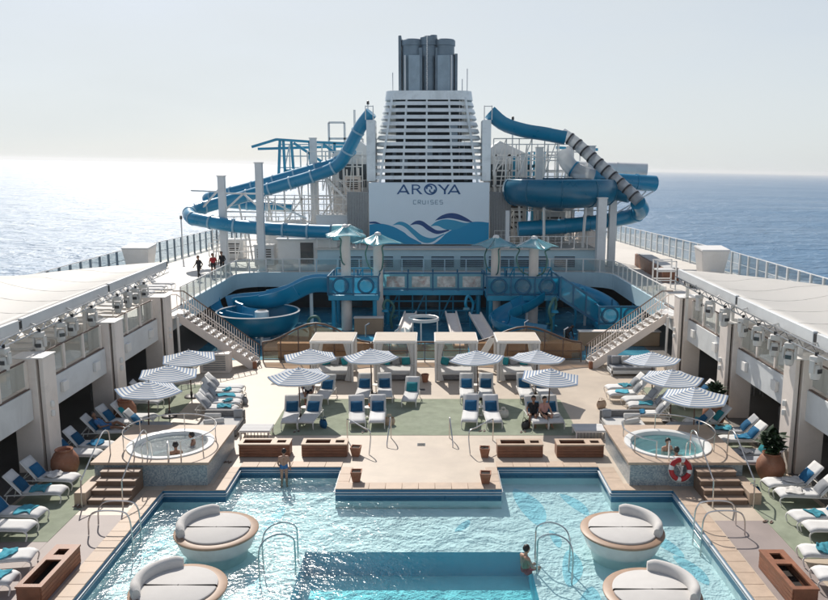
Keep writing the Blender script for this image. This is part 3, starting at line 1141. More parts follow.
def stage_lamp(x, y, z, rz, label):
    global lampproto
    if lampproto is None:
        t = thing('stage_lamp', label, 'lamp', (x, y, z), rz, 'stage lamps under the canopy trusses')
        mb = MB()
        mb.box(-0.17, 0.17, -0.15, 0.15, -0.26, -0.06)
        mb.build('base_box', 'stagelamp', t, bevel=0.03)
        MB().box(-0.06, 0.06, -0.03, 0.03, -0.07, 0.06).build('clamp', 'black', t, smooth=False)
        mb = MB()
        for q in (-1, 1):
            mb.box(q * 0.20 - 0.03, q * 0.20 + 0.03, -0.08, 0.08, -0.62, -0.2)
        mb.box(-.23, .23, -.05, .05, -.25, -.2)
        mb.build('yoke', 'stagelamp', t)
        mb = MB()
        mb.lathe([(0.01, 0.24), (0.11, 0.22), (0.15, 0.1), (0.17, -0.12), (0.14, -0.26), (0.01, -0.27)], 16, (0, 0, -0.58))
        h = mb.build('head', 'stagelamp', t)
        mb = MB()
        mb.lathe([(0.01, -0.285), (0.11, -0.28), (0.12, -0.262)], 14, (0, 0, -0.58))
        mb.build('lens', 'lens', h)
        mb = MB()
        mb.box(-0.1, 0.1, -0.175, -0.14, -0.62, -0.48)
        mb.build('vent', 'lens', h, smooth=False)
        lampproto = t
    else:
        t = dup(lampproto, (x, y, z), rz, label)
    return t


LL = [25.7, 28.3, 30.1, 31.2, 33.2, 36.3, 37.7, 38.8, 40.1]
for i, y in enumerate(LL):
    stage_lamp(-(14.35 + 0.6 * max(0, y - 26) / 18.5 - 0.32), y, 5.0, R(random.uniform(-50, 50)), '%s stage lamp from the front under the left canopy truss' % ORD[i])
LR = [24.6, 26.5, 27.8, 29.4, 31.0, 33.2, 35.2, 36.8]
for i, y in enumerate(LR):
    stage_lamp(13.25 + 0.5 * max(0, y - 26) / 15.0 - 0.32, y, 5.0, R(random.uniform(-50, 50)), '%s stage lamp from the front under the right canopy truss' % ORD[i])

# ================================================================== REAR OF THE SHIP
# deckhouse with louvred windows -----------------------------------------------------
RD = 4.75
dh = thing('deckhouse', 'pale blue deckhouse with a row of grey windows below the sign', 'building', (0, 60, 0))
MB().box(-8.3, 13.4, 0, 2.2, UD, RD - 0.12).build('wall', 'paleblue', dh, smooth=False)
MB().box(-8.45, 13.55, -0.25, 30, RD - 0.12, RD).build('roof_deck', 'updeck', dh, smooth=False)
MB().box(-8.3, 13.4, 2.2, 29, UD, RD - 0.12).build('rear_block', 'palegrey', dh, smooth=False)
wx = [(-1.85, 1.75), (0.5, 1.75), (2.75, 1.8), (4.95, 1.95), (7.2, 2.2), (-4.2, 1.75), (-6.6, 1.75), (10.0, 1.6)]
for x, wd in wx:
    wd_ = MB().box(x, x + wd, -0.05, 0.0, 3.28, 4.12).build('window', 'dkglass', dh, smooth=False)
    fr = MB()
    for a in (x - 0.05, x + wd):
        fr.box(a, a + 0.05, -0.09, 0.0, 3.23, 4.17)
    fr.box(x, x + wd, -0.09, 0.0, 4.12, 4.17)
    fr.box(x, x + wd, -0.09, 0.0, 3.23, 3.28)
    fr.build('frame', 'paleblue', wd_, smooth=False)
    sl_ = MB()
    for k in range(5):
        sl_.box(x + 0.02, x + wd - 0.02, -0.075, -0.052, 3.36 + k * 0.155, 3.42 + k * 0.155)
    sl_.build('blind', 'signgrey', wd_, smooth=False)

lh = thing('side_house', 'small white deckhouse with a dark doorway behind the blue slide', 'building', (-9.1, 60.3, UD))
MB().box(-2.3, 2.3, 0, 5, 0, 2.3).build('wall', 'white', lh, bevel=0.03)
MB().box(-2.45, 2.45, -0.2, 5.2, 2.3, 2.42).build('roof', 'palegrey', lh, bevel=0.02)
MB().box(-0.55, 0.45, -0.06, 0.0, 0.45, 2.1).build('door', 'dkglass', lh, smooth=False)
MB().box(-2.4, 2.4, -0.5, 0, 0, 0.42).build('step', 'palegrey', lh, bevel=0.02)

# sign panel with waves and lettering -------------------------------------------------
SX0, SX1, SY, SZ0, SZ1 = -4.42, 5.08, 61.85, 4.85, 9.72
sg = thing('ship_sign', 'white ship sign with blue waves and the word AROYA', 'sign', (0, SY, 0))
MB().box(SX0, SX1, 0, 0.9, SZ0, SZ1).build('panel', 'signpanel', sg, bevel=0.03)


def sxy(px, py):
    """sign coordinates: 0..1000 across, 0..520 down"""
    return (SX0 + (SX1 - SX0) * (px - 10) / 735.0, SZ1 - (SZ1 - SZ0) * (py - 85) / 380.0)


def band(name, m, top, bot, y):
    T = spline([(*sxy(*p), 0) for p in top], 8)
    B = spline([(*sxy(*p), 0) for p in bot], 8)
    k = max(len(T), len(B))
    mb = MB()
    vs = []
    for i in range(k):
        a = T[min(i, len(T) - 1)]
        b = B[min(i, len(B) - 1)]
        for yy in (y - 0.004, y):
            vs.append((a.x, yy, a.y))
            vs.append((b.x, yy, b.y))
    fs = []
    for i in range(k - 1):
        o = i * 4
        fs += [(o, o + 1, o + 5, o + 4), (o + 2, o + 6, o + 7, o + 3), (o, o + 4, o + 6, o + 2), (o + 1, o + 3, o + 7, o + 5)]
    mb.add(vs, fs)
    return mb.build(name, m, sg, smooth=False)


bt = 463
band('blue_wave', 'signblue', [(12, 342), (60, 336), (110, 340), (170, 360), (240, 400), (300, 440), (345, bt)], [(12, bt), (60, bt), (110, bt), (170, bt), (240, bt), (300, bt), (345, bt)], -0.002)
band('blue_wave', 'signblue', [(385, bt), (440, 425), (500, 385), (560, 350), (630, 327), (690, 324), (743, 330)], [(385, bt), (440, bt), (500, bt), (560, bt), (630, bt), (690, bt), (743, bt)], -0.002)
band('teal_wave', 'signteal', [(152, 346), (195, 324), (240, 335), (290, 375), (340, 412), (400, 425), (470, 398)], [(152, 346), (195, 343), (235, 362), (280, 405), (330, 448), (390, 452), (470, 404)], -0.007)
band('teal_wave', 'signteal', [(385, 352), (420, 325), (470, 310), (530, 315), (590, 330), (640, 330)], [(385, 352), (430, 350), (480, 372), (540, 372), (590, 352), (640, 330)], -0.007)
band('navy_wave', 'signnavy', [(258, 346), (295, 320), (335, 320), (380, 350), (430, 378), (500, 372)], [(258, 346), (300, 340), (335, 350), (375, 380), (430, 400), (500, 380)], -0.012)
band('navy_wave', 'signnavy', [(412, 318), (450, 288), (500, 272), (550, 276), (600, 298), (645, 327)], [(412, 318), (455, 308), (500, 302), (550, 310), (600, 322), (645, 329)], -0.012)
band('navy_wave', 'signnavy', [(12, 325), (50, 324), (85, 338)], [(12, 335), (50, 336), (85, 340)], -0.012)
band('white_crest', 'signpanel', [(160, 350), (210, 362), (260, 400), (300, 435)], [(160, 352), (205, 372), (250, 412), (300, 440)], -0.014)
band('white_crest', 'signpanel', [(330, 455), (390, 455), (430, 428), (470, 404)], [(330, 462), (395, 463), (438, 438), (470, 408)], -0.014)


def strokes(name, m, polys, y=-0.02, parent=None):
    mb = MB()
    for poly in polys:
        k = len(poly)
        vs = [(*sxy(*p), 0) for p in poly]
        v2 = [(x, y, z) for x, z, _ in vs] + [(x, 0.0, z) for x, z, _ in vs]
        mb.add(v2, [tuple(range(k)), tuple(range(2 * k - 1, k - 1, -1))] + [(i, (i + 1) % k, k + (i + 1) % k, k + i) for i in range(k)])
    return mb.build(name, m, sg, smooth=False)


def letterA(x, w_, y0=97, y1=156):
    m_ = x + w_ * 0.52
    return [[(x, y1), (x + 12, y1), (m_ + 2, y0 + 12), (m_ - 2, y0)], [(m_ - 4, y0), (m_ + 6, y0), (x + w_, y1), (x + w_ - 14, y1)],
            [(x + w_ * .30, y1 - 20), (x + w_ * .82, y1 - 20), (x + w_ * .82, y1 - 11), (x + w_ * .26, y1 - 11)]]


strokes('letter_a', 'signlogo', letterA(180, 80))
Rr = [[(272, 97), (282, 97), (282, 156), (272, 156)]]
arc = [(300 + 24 * math.sin(R(a)), 113 - 16 * math.cos(R(a))) for a in range(0, 181, 20)]
arci = [(300 + 14 * math.sin(R(a)), 113 - 9 * math.cos(R(a))) for a in range(180, -1, -20)]
Rr += [[(282, 97)] + arc + [(282, 129), (282, 122)] + arci + [(282, 104)], [(298, 129), (310, 127), (338, 156), (322, 156)]]
strokes('letter_r', 'signlogo', Rr)


def ringpoly(cx, cy, r0, r1, a0, a1, sq=0.86):
    A = [(cx + r1 * math.cos(R(a)), cy + sq * r1 * math.sin(R(a))) for a in range(a0, a1 + 1, 12)]
    B = [(cx + r0 * math.cos(R(a)), cy + sq * r0 * math.sin(R(a))) for a in range(a1, a0 - 1, -12)]
    return A + B


strokes('letter_o', 'signlogo', [ringpoly(386, 126, 30, 40, 0, 180), ringpoly(386, 126, 30, 40, 180, 360),
                                 ringpoly(378, 118, 10, 19, 150, 390), ringpoly(396, 134, 10, 19, -30, 210)])
strokes('letter_y', 'signlogo', [[(428, 97), (444, 97), (474, 128), (468, 134)], [(490, 97), (502, 97), (478, 134), (468, 134), (468, 128)], [(467, 130), (479, 130), (479, 156), (467, 156)]])
strokes('letter_a', 'signlogo', letterA(488, 82))
# CRUISES in thin spaced capitals
h0, h1, t_ = 193, 216, 4
xs = 282
cr = []


def seg(a, b, tt=4.5):
    (ax, ay), (bx_, by) = a, b
    L = math.hypot(bx_ - ax, by - ay)
    nx, ny = -(by - ay) / L * tt / 2, (bx_ - ax) / L * tt / 2
    return [(ax + nx, ay + ny), (bx_ + nx, by + ny), (bx_ - nx, by - ny), (ax - nx, ay - ny)]


def word(txt, x, w_, gap):
    out = []
    for ch in txt:
        a, b, c_ = x, x + w_, (h0 + h1) / 2
        if ch == 'C':
            out.append([seg((b, h0), (a, h0)), seg((a, h0), (a, h1)), seg((a, h1), (b, h1))])
        elif ch == 'R':
            out.append([seg((a, h0), (a, h1)), seg((a, h0), (b, h0)), seg((b, h0), (b, c_)), seg((b, c_), (a, c_)), seg((a + 4, c_), (b, h1))])
        elif ch == 'U':
            out.append([seg((a, h0), (a, h1)), seg((a, h1), (b, h1)), seg((b, h1), (b, h0))])
        elif ch == 'I':
            out.append([seg((a + 5, h0), (a + 5, h1))])
            b = x + 10
        elif ch == 'S':
            out.append([seg((b, h0), (a, h0)), seg((a, h0), (a, c_)), seg((a, c_), (b, c_)), seg((b, c_), (b, h1)), seg((b, h1), (a, h1))])
        elif ch == 'E':
            out.append([seg((a, h0), (a, h1)), seg((a, h0), (b, h0)), seg((a, c_), (b - 3, c_)), seg((a, h1), (b, h1))])
        x = b + gap
    return out


for ch, polys in zip('cruises', word('CRUISES', 282, 17, 11)):
    # pieces of one letter overlap at their ends: give each its own depth
    mb = MB()
    for j, poly in enumerate(polys):
        k = len(poly)
        yy = -0.012 - 0.0015 * j
        vs = [(sxy(*p)[0], yy, sxy(*p)[1]) for p in poly] + [(sxy(*p)[0], 0.01, sxy(*p)[1]) for p in poly]
        mb.add(vs, [tuple(range(k)), tuple(range(2 * k - 1, k - 1, -1))] + [(i, (i + 1) % k, k + (i + 1) % k, k + i) for i in range(k)])
    mb.build('letter_' + ch, 'signgrey', sg, smooth=False)

# funnel -------------------------------------------------------------------------------
fn_ = thing('ship_funnel', 'white ship funnel with horizontal louvre slats and dark exhaust stacks', 'funnel', (0.3, 66.4, 0))


def rrect(hx, hy, r, k=5):
    pts = []
    for cx, cy, a in ((hx - r, hy - r, 0), (-hx + r, hy - r, 90), (-hx + r, -hy + r, 180), (hx - r, -hy + r, 270)):
        for i in range(k + 1):
            t = R(a + 90 * i / k)
            pts.append((cx + r * math.cos(t), cy + r * math.sin(t)))
    return pts


def ringband(hx0, hy0, hx1, hy1, z0, z1, r, th):
    """rounded-rectangle band, outer face leaning from (hx0,hy0) at z0 to (hx1,hy1) at z1"""
    A, B = rrect(hx0, hy0, r), rrect(hx1, hy1, r)
    A2, B2 = rrect(hx0 - th, hy0 - th, max(.1, r - th)), rrect(hx1 - th, hy1 - th, max(.1, r - th))
    k = len(A)
    vs = [(x, y, z0) for x, y in A] + [(x, y, z1) for x, y in B] + [(x, y, z0) for x, y in A2] + [(x, y, z1) for x, y in B2]
    fs = []
    for i in range(k):
        j = (i + 1) % k
        fs += [(i, j, k + j, k + i), (2 * k + i, 3 * k + i, 3 * k + j, 2 * k + j), (k + i, k + j, 3 * k + j, 3 * k + i), (i, 2 * k + i, 2 * k + j, j)]
    return MB().add(vs, fs)


NS = 12
zlo, zhi = 9.95, 16.3
for i in range(NS):
    f0 = i / NS
    z = zlo + (zhi - zlo) * f0
    hx = 4.72 - 1.15 * (f0 ** 1.25)
    ringband(hx, 3.75 - 1.0 * f0, hx - 0.12, 3.6 - 1.0 * f0, z, z + 0.29, 1.7, 0.35).build('slat', 'funnelwhite', fn_)
ringband(3.55, 2.75, 3.45, 2.65, 16.2, 16.9, 1.1, 0.6).build('crown_band', 'funnelwhite', fn_)
MB().prism(rrect(3.3, 2.5, 1.0), 16.5, 16.75).build('crown_deck', 'palegrey', fn_, smooth=False)
mb = MB()
mb.prism(rrect(3.6, 2.5, 1.0), 5, 12.6)
mb.prism(rrect(2.7, 1.9, 0.8), 12.6, 16.5)
mb.build('core', 'core', fn_, smooth=False)
for x, x2 in ((-2.1, -1.75), (-0.2, -0.15), (1.9, 1.6), (-3.9, -2.9), (3.9, 2.9)):
    mb = MB()
    mb.bar((x, -3.55, 9.6), (x2, -2.6, 16.4), 0.13)
    mb.build('rib', 'funnelwhite', fn_, smooth=False)
# machinery behind the slats
for k in range(7):
    x = -3.0 + k * 1.0
    mb = MB()
    if k % 2:
        mb.box(x - .3, x + .3, -3.0, -2.45, 10.0 + k * .5, 11.2 + k * .6)
    else:
        mb.tube([(x, -2.8, 9.8), (x * .9, -2.6, 12.4)], 0.16, 8)
    mb.build('duct', 'stack', fn_, smooth=False)
# side boxes where the slides start
for s in (-1, 1):
    MB().box(s * 4.6 - .35, s * 4.6 + .35, -3.2, -1.2, 9.8, 14.6).build('side_tower', 'funnelwhite', fn_, bevel=0.04)
    mb = MB()
    for q in (-.3, .3):
        mb.bar((s * 4.7 + q, -3.1, 14.6), (s * 4.7 + q, -3.1, 15.7), 0.07)
    mb.bar((s * 4.7 - .3, -3.1, 15.65), (s * 4.7 + .3, -3.1, 15.65), 0.06)
    mb.build('guard_rail', 'white', fn_, smooth=False)
# exhaust stacks
M['casing'] = mat('casing_steel', (0.30, 0.38, 0.44), 0.4, metal=0.3, var=0.12, scale=0.9, stain=((0.16, 0.20, 0.24), 0.8, 0.5))
for x, y, r, z1 in ((-1.35, -0.9, 0.82, 21.0), (1.25, -0.9, 0.82, 21.0), (0.0, -1.2, 0.62, 21.2), (-0.9, 0.9, 0.8, 20.9), (1.0, 0.9, 0.8, 20.9)):
    mb = MB()
    mb.lathe([(r, 16.7), (r, 20.5), (r + .07, 20.52), (r + .07, z1 - .08), (r, z1), (r - .1, z1), (r - .12, z1 - 1.2), (0.01, z1 - 1.2)], 24, (x, y, 0))
    mb.build('exhaust_pipe', 'stack', fn_)
MB().prism(rrect(2.05, 1.5, 0.6), 19.7, 20.35).build('collar', 'stack', fn_, bevel=0.03)
for x, y0 in ((-2.32, -1.3), (2.2, -1.3)):
    MB().box(x - .12, x + .12, y0, y0 + 2.2, 16.75, 21.3 if x < 0 else 19.9).build('fin', 'stack', fn_, bevel=0.03)
for x, wd in ((-1.15, 0.95), (1.2, 1.05)):
    MB().box(x - wd / 2, x + wd / 2, -1.98, -1.6, 16.75, 19.72).build('casing_panel', 'casing', fn_, bevel=0.05)
MB().box(-2.0, 2.0, -1.55, 1.4, 16.75, 19.7).build('casing', 'stack', fn_, bevel=0.1)
for x in (-1.9, -0.6, 0.6, 1.82):
    MB().box(x - .06, x + .06, -1.95, -1.7, 16.75, 19.7).build('seam', 'palegrey' if x in (-1.9, 1.82) else 'stack', fn_, smooth=False)
mb = MB()
for k in range(26):
    mb.tube([(-0.15 + 0.02 * (k % 2), -2.0, 17.0 + k * 0.16), (-0.13, -2.0, 17.13 + k * 0.16)], 0.05, 6)
mb.build('chain_ladder', 'white', fn_)
mb = MB()
mb.tube([(0.4, -0.4, 20.9), (0.4, -0.4, 21.45)], 0.28, 10)
mb.build('cowl', 'stack', fn_)


M['flange'] = mat('flange_grey_blue', (0.30, 0.48, 0.60), 0.5, var=0.1)
# water slides ------------------------------------------------------------------------------
def slide(name, label, path, r, m, step=2.6, group=None, n=18, prof=None, fl='white', frr=1.09, per=10):
    t = thing(name, label, 'water slide', (0, 0, 0), 0, group)
    P = resample(spline(path, per), step / 6)
    i = 0
    while i < len(P) - 1:
        j = min(i + 6, len(P) - 1)
        if len(P) - 1 - j < 3:
            j = len(P) - 1
        mb = MB()
        mb.tube(P[i:j + 1], r, n, cap=(i == 0 or j == len(P) - 1), prof=prof)
        mb.build('tube_section', m if isinstance(m, str) else m[min(len(m) - 1, int(len(m) * i / len(P)))], t, ang=60)
        if j < len(P) - 1:
            d = (P[j + 1] - P[j - 1]).normalized() * 0.07
            mb = MB()
            if prof is None:
                mb.tube([P[j] - d, P[j] + d], r * frr, n)
                mb.build('flange', fl, t, ang=60)
        i = j
    return t


slide('tube_slide', 'long blue tube slide from the funnel looping forward on the left',
      [(-4.3, 64.0, 15.2), (-5.2, 64.3, 14.1), (-6.2, 64.8, 12.4), (-7.2, 65.2, 11.05), (-9.2, 65.4, 10.2), (-12.3, 65.6, 9.3), (-15.4, 65.6, 8.4), (-17.7, 65.0, 7.8),
       (-18.9, 63.4, 7.35), (-18.3, 61.4, 7.0), (-16.6, 60.3, 6.75), (-14.0, 60.0, 6.4), (-10.0, 59.8, 6.15), (-7.2, 59.6, 6.05)], 0.51, 'slideblue', step=1.9, fl='flange', frr=1.11, group='blue water slides')
slide('tube_slide', 'upper blue tube slide running beside the left loop',
      [(-6.0, 65.6, 12.3), (-7.4, 66.4, 11.35), (-9.4, 66.6, 10.75), (-12.3, 66.8, 9.95), (-15.4, 66.9, 9.1), (-17.6, 67.2, 8.55), (-19.0, 68.4, 8.2), (-18.4, 70.3, 7.8), (-15.6, 70.6, 7.5), (-12, 70.6, 7.3)],
      0.43, 'slideblue', step=1.9, fl='flange', frr=1.13, group='blue water slides')
TR = [(-1.15, 0.35), (-1.0, -0.25), (-0.72, -0.68), (-0.3, -0.9), (0.3, -0.9), (0.72, -0.68), (1.0, -0.25), (1.15, 0.35), (1.0, 0.35), (0.86, -0.2), (0.6, -0.55), (0.25, -0.76), (-0.25, -0.76), (-0.6, -0.55), (-0.86, -0.2), (-1.0, 0.35)]
slide('flume_slide', 'open blue flume leaving the funnel towards the right',
      [(5.3, 64.2, 15.4), (6.4, 64.2, 14.5), (8.0, 64.2, 14.0), (9.6, 64.2, 13.75), (11.4, 64.0, 13.4)], 0.82, 'slideblue', prof=TR, group='blue water slides')
slide('clear_slide', 'smoky translucent tube slide with dark rings diving to the right',
      [(11.0, 64.0, 13.55), (12.0, 63.6, 12.85), (13.4, 62.8, 11.5), (14.8, 61.9, 10.1), (16.0, 61.0, 8.9), (16.55, 60.6, 8.3)], 0.47, 'cleartube', step=0.78, fl='dkmetal', group='blue water slides')
slide('tube_slide', 'short blue tube slide with clear neck behind the dark rings',
      [(11.6, 66.5, 12.1), (11.9, 66.0, 11.2), (12.6, 65.6, 10.6), (14.0, 65.4, 10.1), (15.6, 65.4, 9.8), (17.6, 65.6, 9.65), (19.2, 66.0, 9.55)], 0.66, ['cleartube', 'slideblue', 'slideblue', 'slideblue'], fl='slideblue', step=1.8, group='blue water slides')
slide('tube_slide', 'grey tube slide jutting over the right ship side',
      [(12.4, 68.0, 10.9), (15.0, 67.8, 10.8), (17.5, 67.6, 10.75), (18.9, 67.4, 10.7)], 0.55, 'palegrey', fl='palegrey', step=2.0, group='blue water slides')
slide('tube_slide', 'lower blue tube slide curving back left under the blue bowl',
      [(16.5, 60.8, 8.2), (17.0, 61.6, 7.6), (16.7, 62.6, 7.1), (15.5, 62.9, 6.8), (13.0, 62.6, 6.45), (10.0, 62.3, 6.2), (7.4, 62.2, 6.05)], 0.6, 'slideblue', fl='slideblue', step=2.0, group='blue water slides')
# big bowl
bw = thing('bowl_slide', 'big deep blue bowl slide on the right of the funnel', 'water slide', (10.75, 63.0, 7.75), 0, 'blue water slides')
mb = MB()
mb.lathe([(4.0, 2.25), (4.25, 2.2), (4.45, 1.98), (4.56, 1.6), (4.56, 1.1), (4.42, 0.65), (4.1, 0.32), (3.5, 0.12), (2.2, 0.0), (0.6, -0.25), (0.5, -0.3), (0.5, -0.2), (2.2, 0.12), (3.6, 0.35), (4.15, 0.7), (4.3, 1.2), (4.2, 1.9), (4.0, 2.25)], 48)
mb.build('bowl', 'bowlblue', bw, ang=50)
mb = MB()
mb.lathe([(4.18, 2.17), (4.3, 2.2), (4.34, 2.12), (4.38, 2.07)], 48)
mb.build('rim_band', 'bowlblue', bw)
for k in range(10):
    a = 2 * PI * k / 10 + 0.2
    mb = MB()
    mb.tube([(r_ * math.cos(a), r_ * math.sin(a), z_) for r_, z_ in ((3.6, .13), (4.12, .31), (4.44, .63), (4.58, 1.1), (4.58, 1.6), (4.47, 1.98), (4.3, 2.18))], 0.04, 6)
    mb.build('seam', 'bowlblue', bw, smooth=False)
mb = MB()
mb.tube([(4.1, -1.0, 1.2), (5.2, -1.7, 1.0)], 0.6, 14)
mb.build('inlet', 'bowlblue', bw)
for a in range(0, 360, 60):
    mb = MB()
    mb.bar((3.2 * math.cos(R(a)), 3.2 * math.sin(R(a)), 0.1), (3.0 * math.cos(R(a)), 3.0 * math.sin(R(a)), -3.0), 0.16)
    mb.build('support_leg', 'white', bw, smooth=False)

# slide pillars
for x, y, z1, wd, zb, lab in [(-12.35, 58.9, 11.2, 0.52, UD, 'tall pale steel pillar in front of the left slide loop'),
                              (-15.7, 60.9, 10.2, 0.52, UD, 'pale steel pillar left of the tallest left slide pillar'),
                              (-9.6, 68.0, 13.3, 0.55, UD, 'pale steel pillar behind the left slide among the blue frames'),
                              (13.3, 58.9, 8.6, 0.66, UD, 'pale steel pillar at the end of the ringed clear slide'),
                              (14.9, 62.2, 9.4, 0.55, UD, 'slim pale pillar right of the ringed slide end'),
                              (13.9, 66.5, 12.6, 0.6, UD, 'right one of two pale pillars topping the blue slides'),
                              (12.4, 68.0, 12.6, 0.6, UD, 'left one of two pale pillars topping the blue slides'),
                              (9.6, 66.8, 12.5, 0.6, RD, 'pale pillar carrying the end of the open flume'),
                              (8.4, 67.6, 12.0, 0.6, RD, 'pale pillar left of the one carrying the flume end'),
                              (6.4, 60.6, 7.6, 0.3, RD, 'thin white post under the left rim of the bowl')]:
    t = thing('slide_pillar', lab, 'pillar', (x, y, 0), 0, 'steel pillars of the water slides')
    MB().box(-wd / 2, wd / 2, -wd / 2, wd / 2, zb, z1).build('shaft', 'palegrey', t, bevel=0.02)
    MB().box(-wd / 2 - .1, wd / 2 + .1, -wd / 2 - .1, wd / 2 + .1, zb, zb + 0.12).build('base_plate', 'palegrey', t, bevel=0.01, seg=1)
    if wd > 0.4:
        MB().box(-wd / 2 - .05, wd / 2 + .05, -wd / 2 - .05, wd / 2 + .05, z1, z1 + 0.08).build('cap', 'white', t, bevel=0.01, seg=1)


# lattice frames -----------------------------------------------------------------------------
def frame(name, label, cat, bars, m, wd=0.14, group=None):
    t = thing(name, label, cat, (0, 0, 0), 0, group)
    for a, b in bars:
        MB().bar(a, b, wd).build('strut', m, t, smooth=False)
    return t


frame('lattice_truss', 'white lattice bracing between the left slide pillars', 'frame',
      [((-15.7, 61.2, 8.9), (-12.3, 60.2, 8.9)), ((-15.7, 61.2, 7.5), (-12.3, 60.2, 7.5)), ((-15.7, 61.2, 7.5), (-14, 60.7, 8.9)), ((-14, 60.7, 8.9), (-12.3, 60.2, 7.5)),
       ((-19.3, 65, 9.0), (-15.7, 61.4, 9.0)), ((-19, 65, 7.0), (-15.7, 61.4, 9.6)), ((-12.3, 60, 8.6), (-9.4, 62, 6.9))], 'white', 0.12)
Yb = 70.0
frame('blue_gantry', 'blue steel gantry frame behind the left slides', 'frame',
      [((-15.3, Yb, 12.65), (-13.1, Yb, 13.3)), ((-13.1, Yb, 13.3), (-9.4, Yb, 13.05)), ((-9.4, Yb, 13.05), (-5.6, Yb, 12.9)), ((-12.8, Yb, 13.2), (-13.1, Yb, 8.8)), ((-12.5, Yb, 13.2), (-12.4, Yb, 8.8)),
       ((-11.8, Yb, 13.1), (-11.6, Yb, 9)), ((-10.2, Yb, 13.1), (-10.1, Yb, 9)), ((-11.6, Yb, 13.0), (-9.2, Yb, 11.4)), ((-9.0, Yb, 12.9), (-7.0, Yb, 11.4)), ((-8.0, Yb, 13), (-8.0, Yb, 9)),
       ((-6.6, Yb, 13), (-6.6, Yb, 9)), ((-12.4, Yb, 10.6), (-6.5, Yb, 10.6)), ((-15.0, Yb + 1, 12.5), (-6.6, Yb + 3, 12.8)), ((-11.5, Yb, 9.2), (-9.5, Yb, 10.6)), ((-7.9, Yb, 10.7), (-6.6, Yb, 12.3))], 'playblue', 0.22)
frame('pipe_gantry', 'pale grey portal frame standing beside the funnel', 'frame',
      [((-8.6, 71, 8), (-8.6, 71, 14.8)), ((-7.2, 71, 8), (-7.2, 71, 14.8)), ((-8.6, 71, 14.8), (-7.2, 71, 14.8)), ((-8.6, 71, 13.4), (-5.6, 71, 13.4)), ((-6.3, 71, 9), (-6.3, 71, 15.9)), ((-8.6, 71, 11.2), (-4.8, 71, 11.9)),
       ((-8.6, 71, 12.3), (-7.2, 71, 12.3)), ((-5.6, 71, 9), (-5.6, 71, 13.4))], 'palegrey', 0.18)
frame('scaffold_frame', 'white pipe scaffolding behind the left slide run', 'frame',
      [((x, 67.5, RD), (x, 67.5, 9.6 + (x + 16) * .12)) for x in (-13.5, -12.1, -10.6, -9.2, -7.9, -6.7, -5.7)] + [((-13.5, 67.5, z), (-5.5, 67.5, z)) for z in (6.3, 7.2, 8.2)] +
      [((-12.1, 67.5, 6.3), (-10.6, 67.5, 8.2)), ((-9.2, 67.5, 6.3), (-7.9, 67.5, 8.2)), ((-7.9, 67.5, 8.2), (-6.7, 67.5, 6.3))], 'white', 0.12)
frame('scaffold_frame', 'white pipe scaffolding behind the blue bowl', 'frame',
      [((x, 68.5, RD), (x, 68.5, 12.0)) for x in (6.1, 7.3, 8.0, 10.6, 11.4)] + [((5.8, 68.5, z), (12.0, 68.5, z)) for z in (9.3, 10.6, 11.9)] + [((6.1, 68.5, 10.6), (7.3, 68.5, 12)), ((8, 68.5, 9.3), (10.6, 68.5, 10.6))], 'palegrey', 0.14)
frame('blue_gantry', 'blue steel legs standing behind the bowl', 'frame',
      [((x, 69.5, RD), (x + .2, 69.5, 12.2)) for x in (7.6, 8.9, 9.4, 10.2)] + [((7.6, 69.5, 11.0), (10.3, 69.5, 11.0)), ((7.7, 69.5, 9.6), (9.4, 69.5, 11)), ((11.5, 70, 12.6), (15.0, 69, 12.4))], 'playblue', 0.24)
frame('slide_bracket', 'pale diagonal brackets under the right outboard slide', 'frame',
      [((15.0, 62.2, 7.2), (19.0, 65.6, 8.9)), ((15.0, 62.2, 6.5), (18.4, 65.6, 8.9)), ((15, 62.2, 7.9), (17.6, 65.5, 8.9)), ((14.9, 62.2, 9.2), (18.5, 66, 8.95)), ((13.9, 66.5, 11.8), (15.6, 66.5, 10.4))], 'palegrey', 0.09)

# grey machinery sheds either side of the funnel
for s, lab in ((-1, 'grey machinery shed with a dark opening left of the funnel'), (1, 'grey gabled machinery shed with a dark opening right of the funnel')):
    t = thing('machinery_shed', lab, 'shed', (s * 6.6 + 0.4, 69.5, RD))
    MB().box(-1.9, 1.9, 0, 5, 0, 7.2).build('wall', 'palegrey', t, smooth=False)
    mb = MB()
    mb.add([(-2.1, -.2, 7.2), (2.1, -.2, 7.2), (0.5 * -s, -.2, 8.4), (-2.1, 5, 7.2), (2.1, 5, 7.2), (0.5 * -s, 5, 8.4)], [(0, 1, 2), (3, 5, 4), (0, 2, 5, 3), (1, 4, 5, 2), (0, 3, 4, 1)])
    mb.build('roof', 'palegrey', t, smooth=False)
    MB().box(-1.4, 1.0, -0.06, 0, 4.4, 6.4).build('opening', 'core', t, smooth=False)
    for x in (-1.0, 0.2, 1.3):
        MB().box(x - .06, x + .06, -0.25, -0.1, 4.0, 6.9).build('strut', 'white', t, smooth=False)
    MB().box(-1.9, 1.9, -0.9, 0, 3.9, 4.05).build('walkway', 'grate', t, smooth=False)
    for x in [-1.85 + .46 * i for i in range(9)]:
        MB().box(x - .02, x + .02, -0.9, -0.86, 4.05, 5.0).build('rail_post', 'white', t, smooth=False)
    MB().box(-1.9, 1.9, -0.91, -0.86, 5.0, 5.06).build('rail', 'white', t, smooth=False)

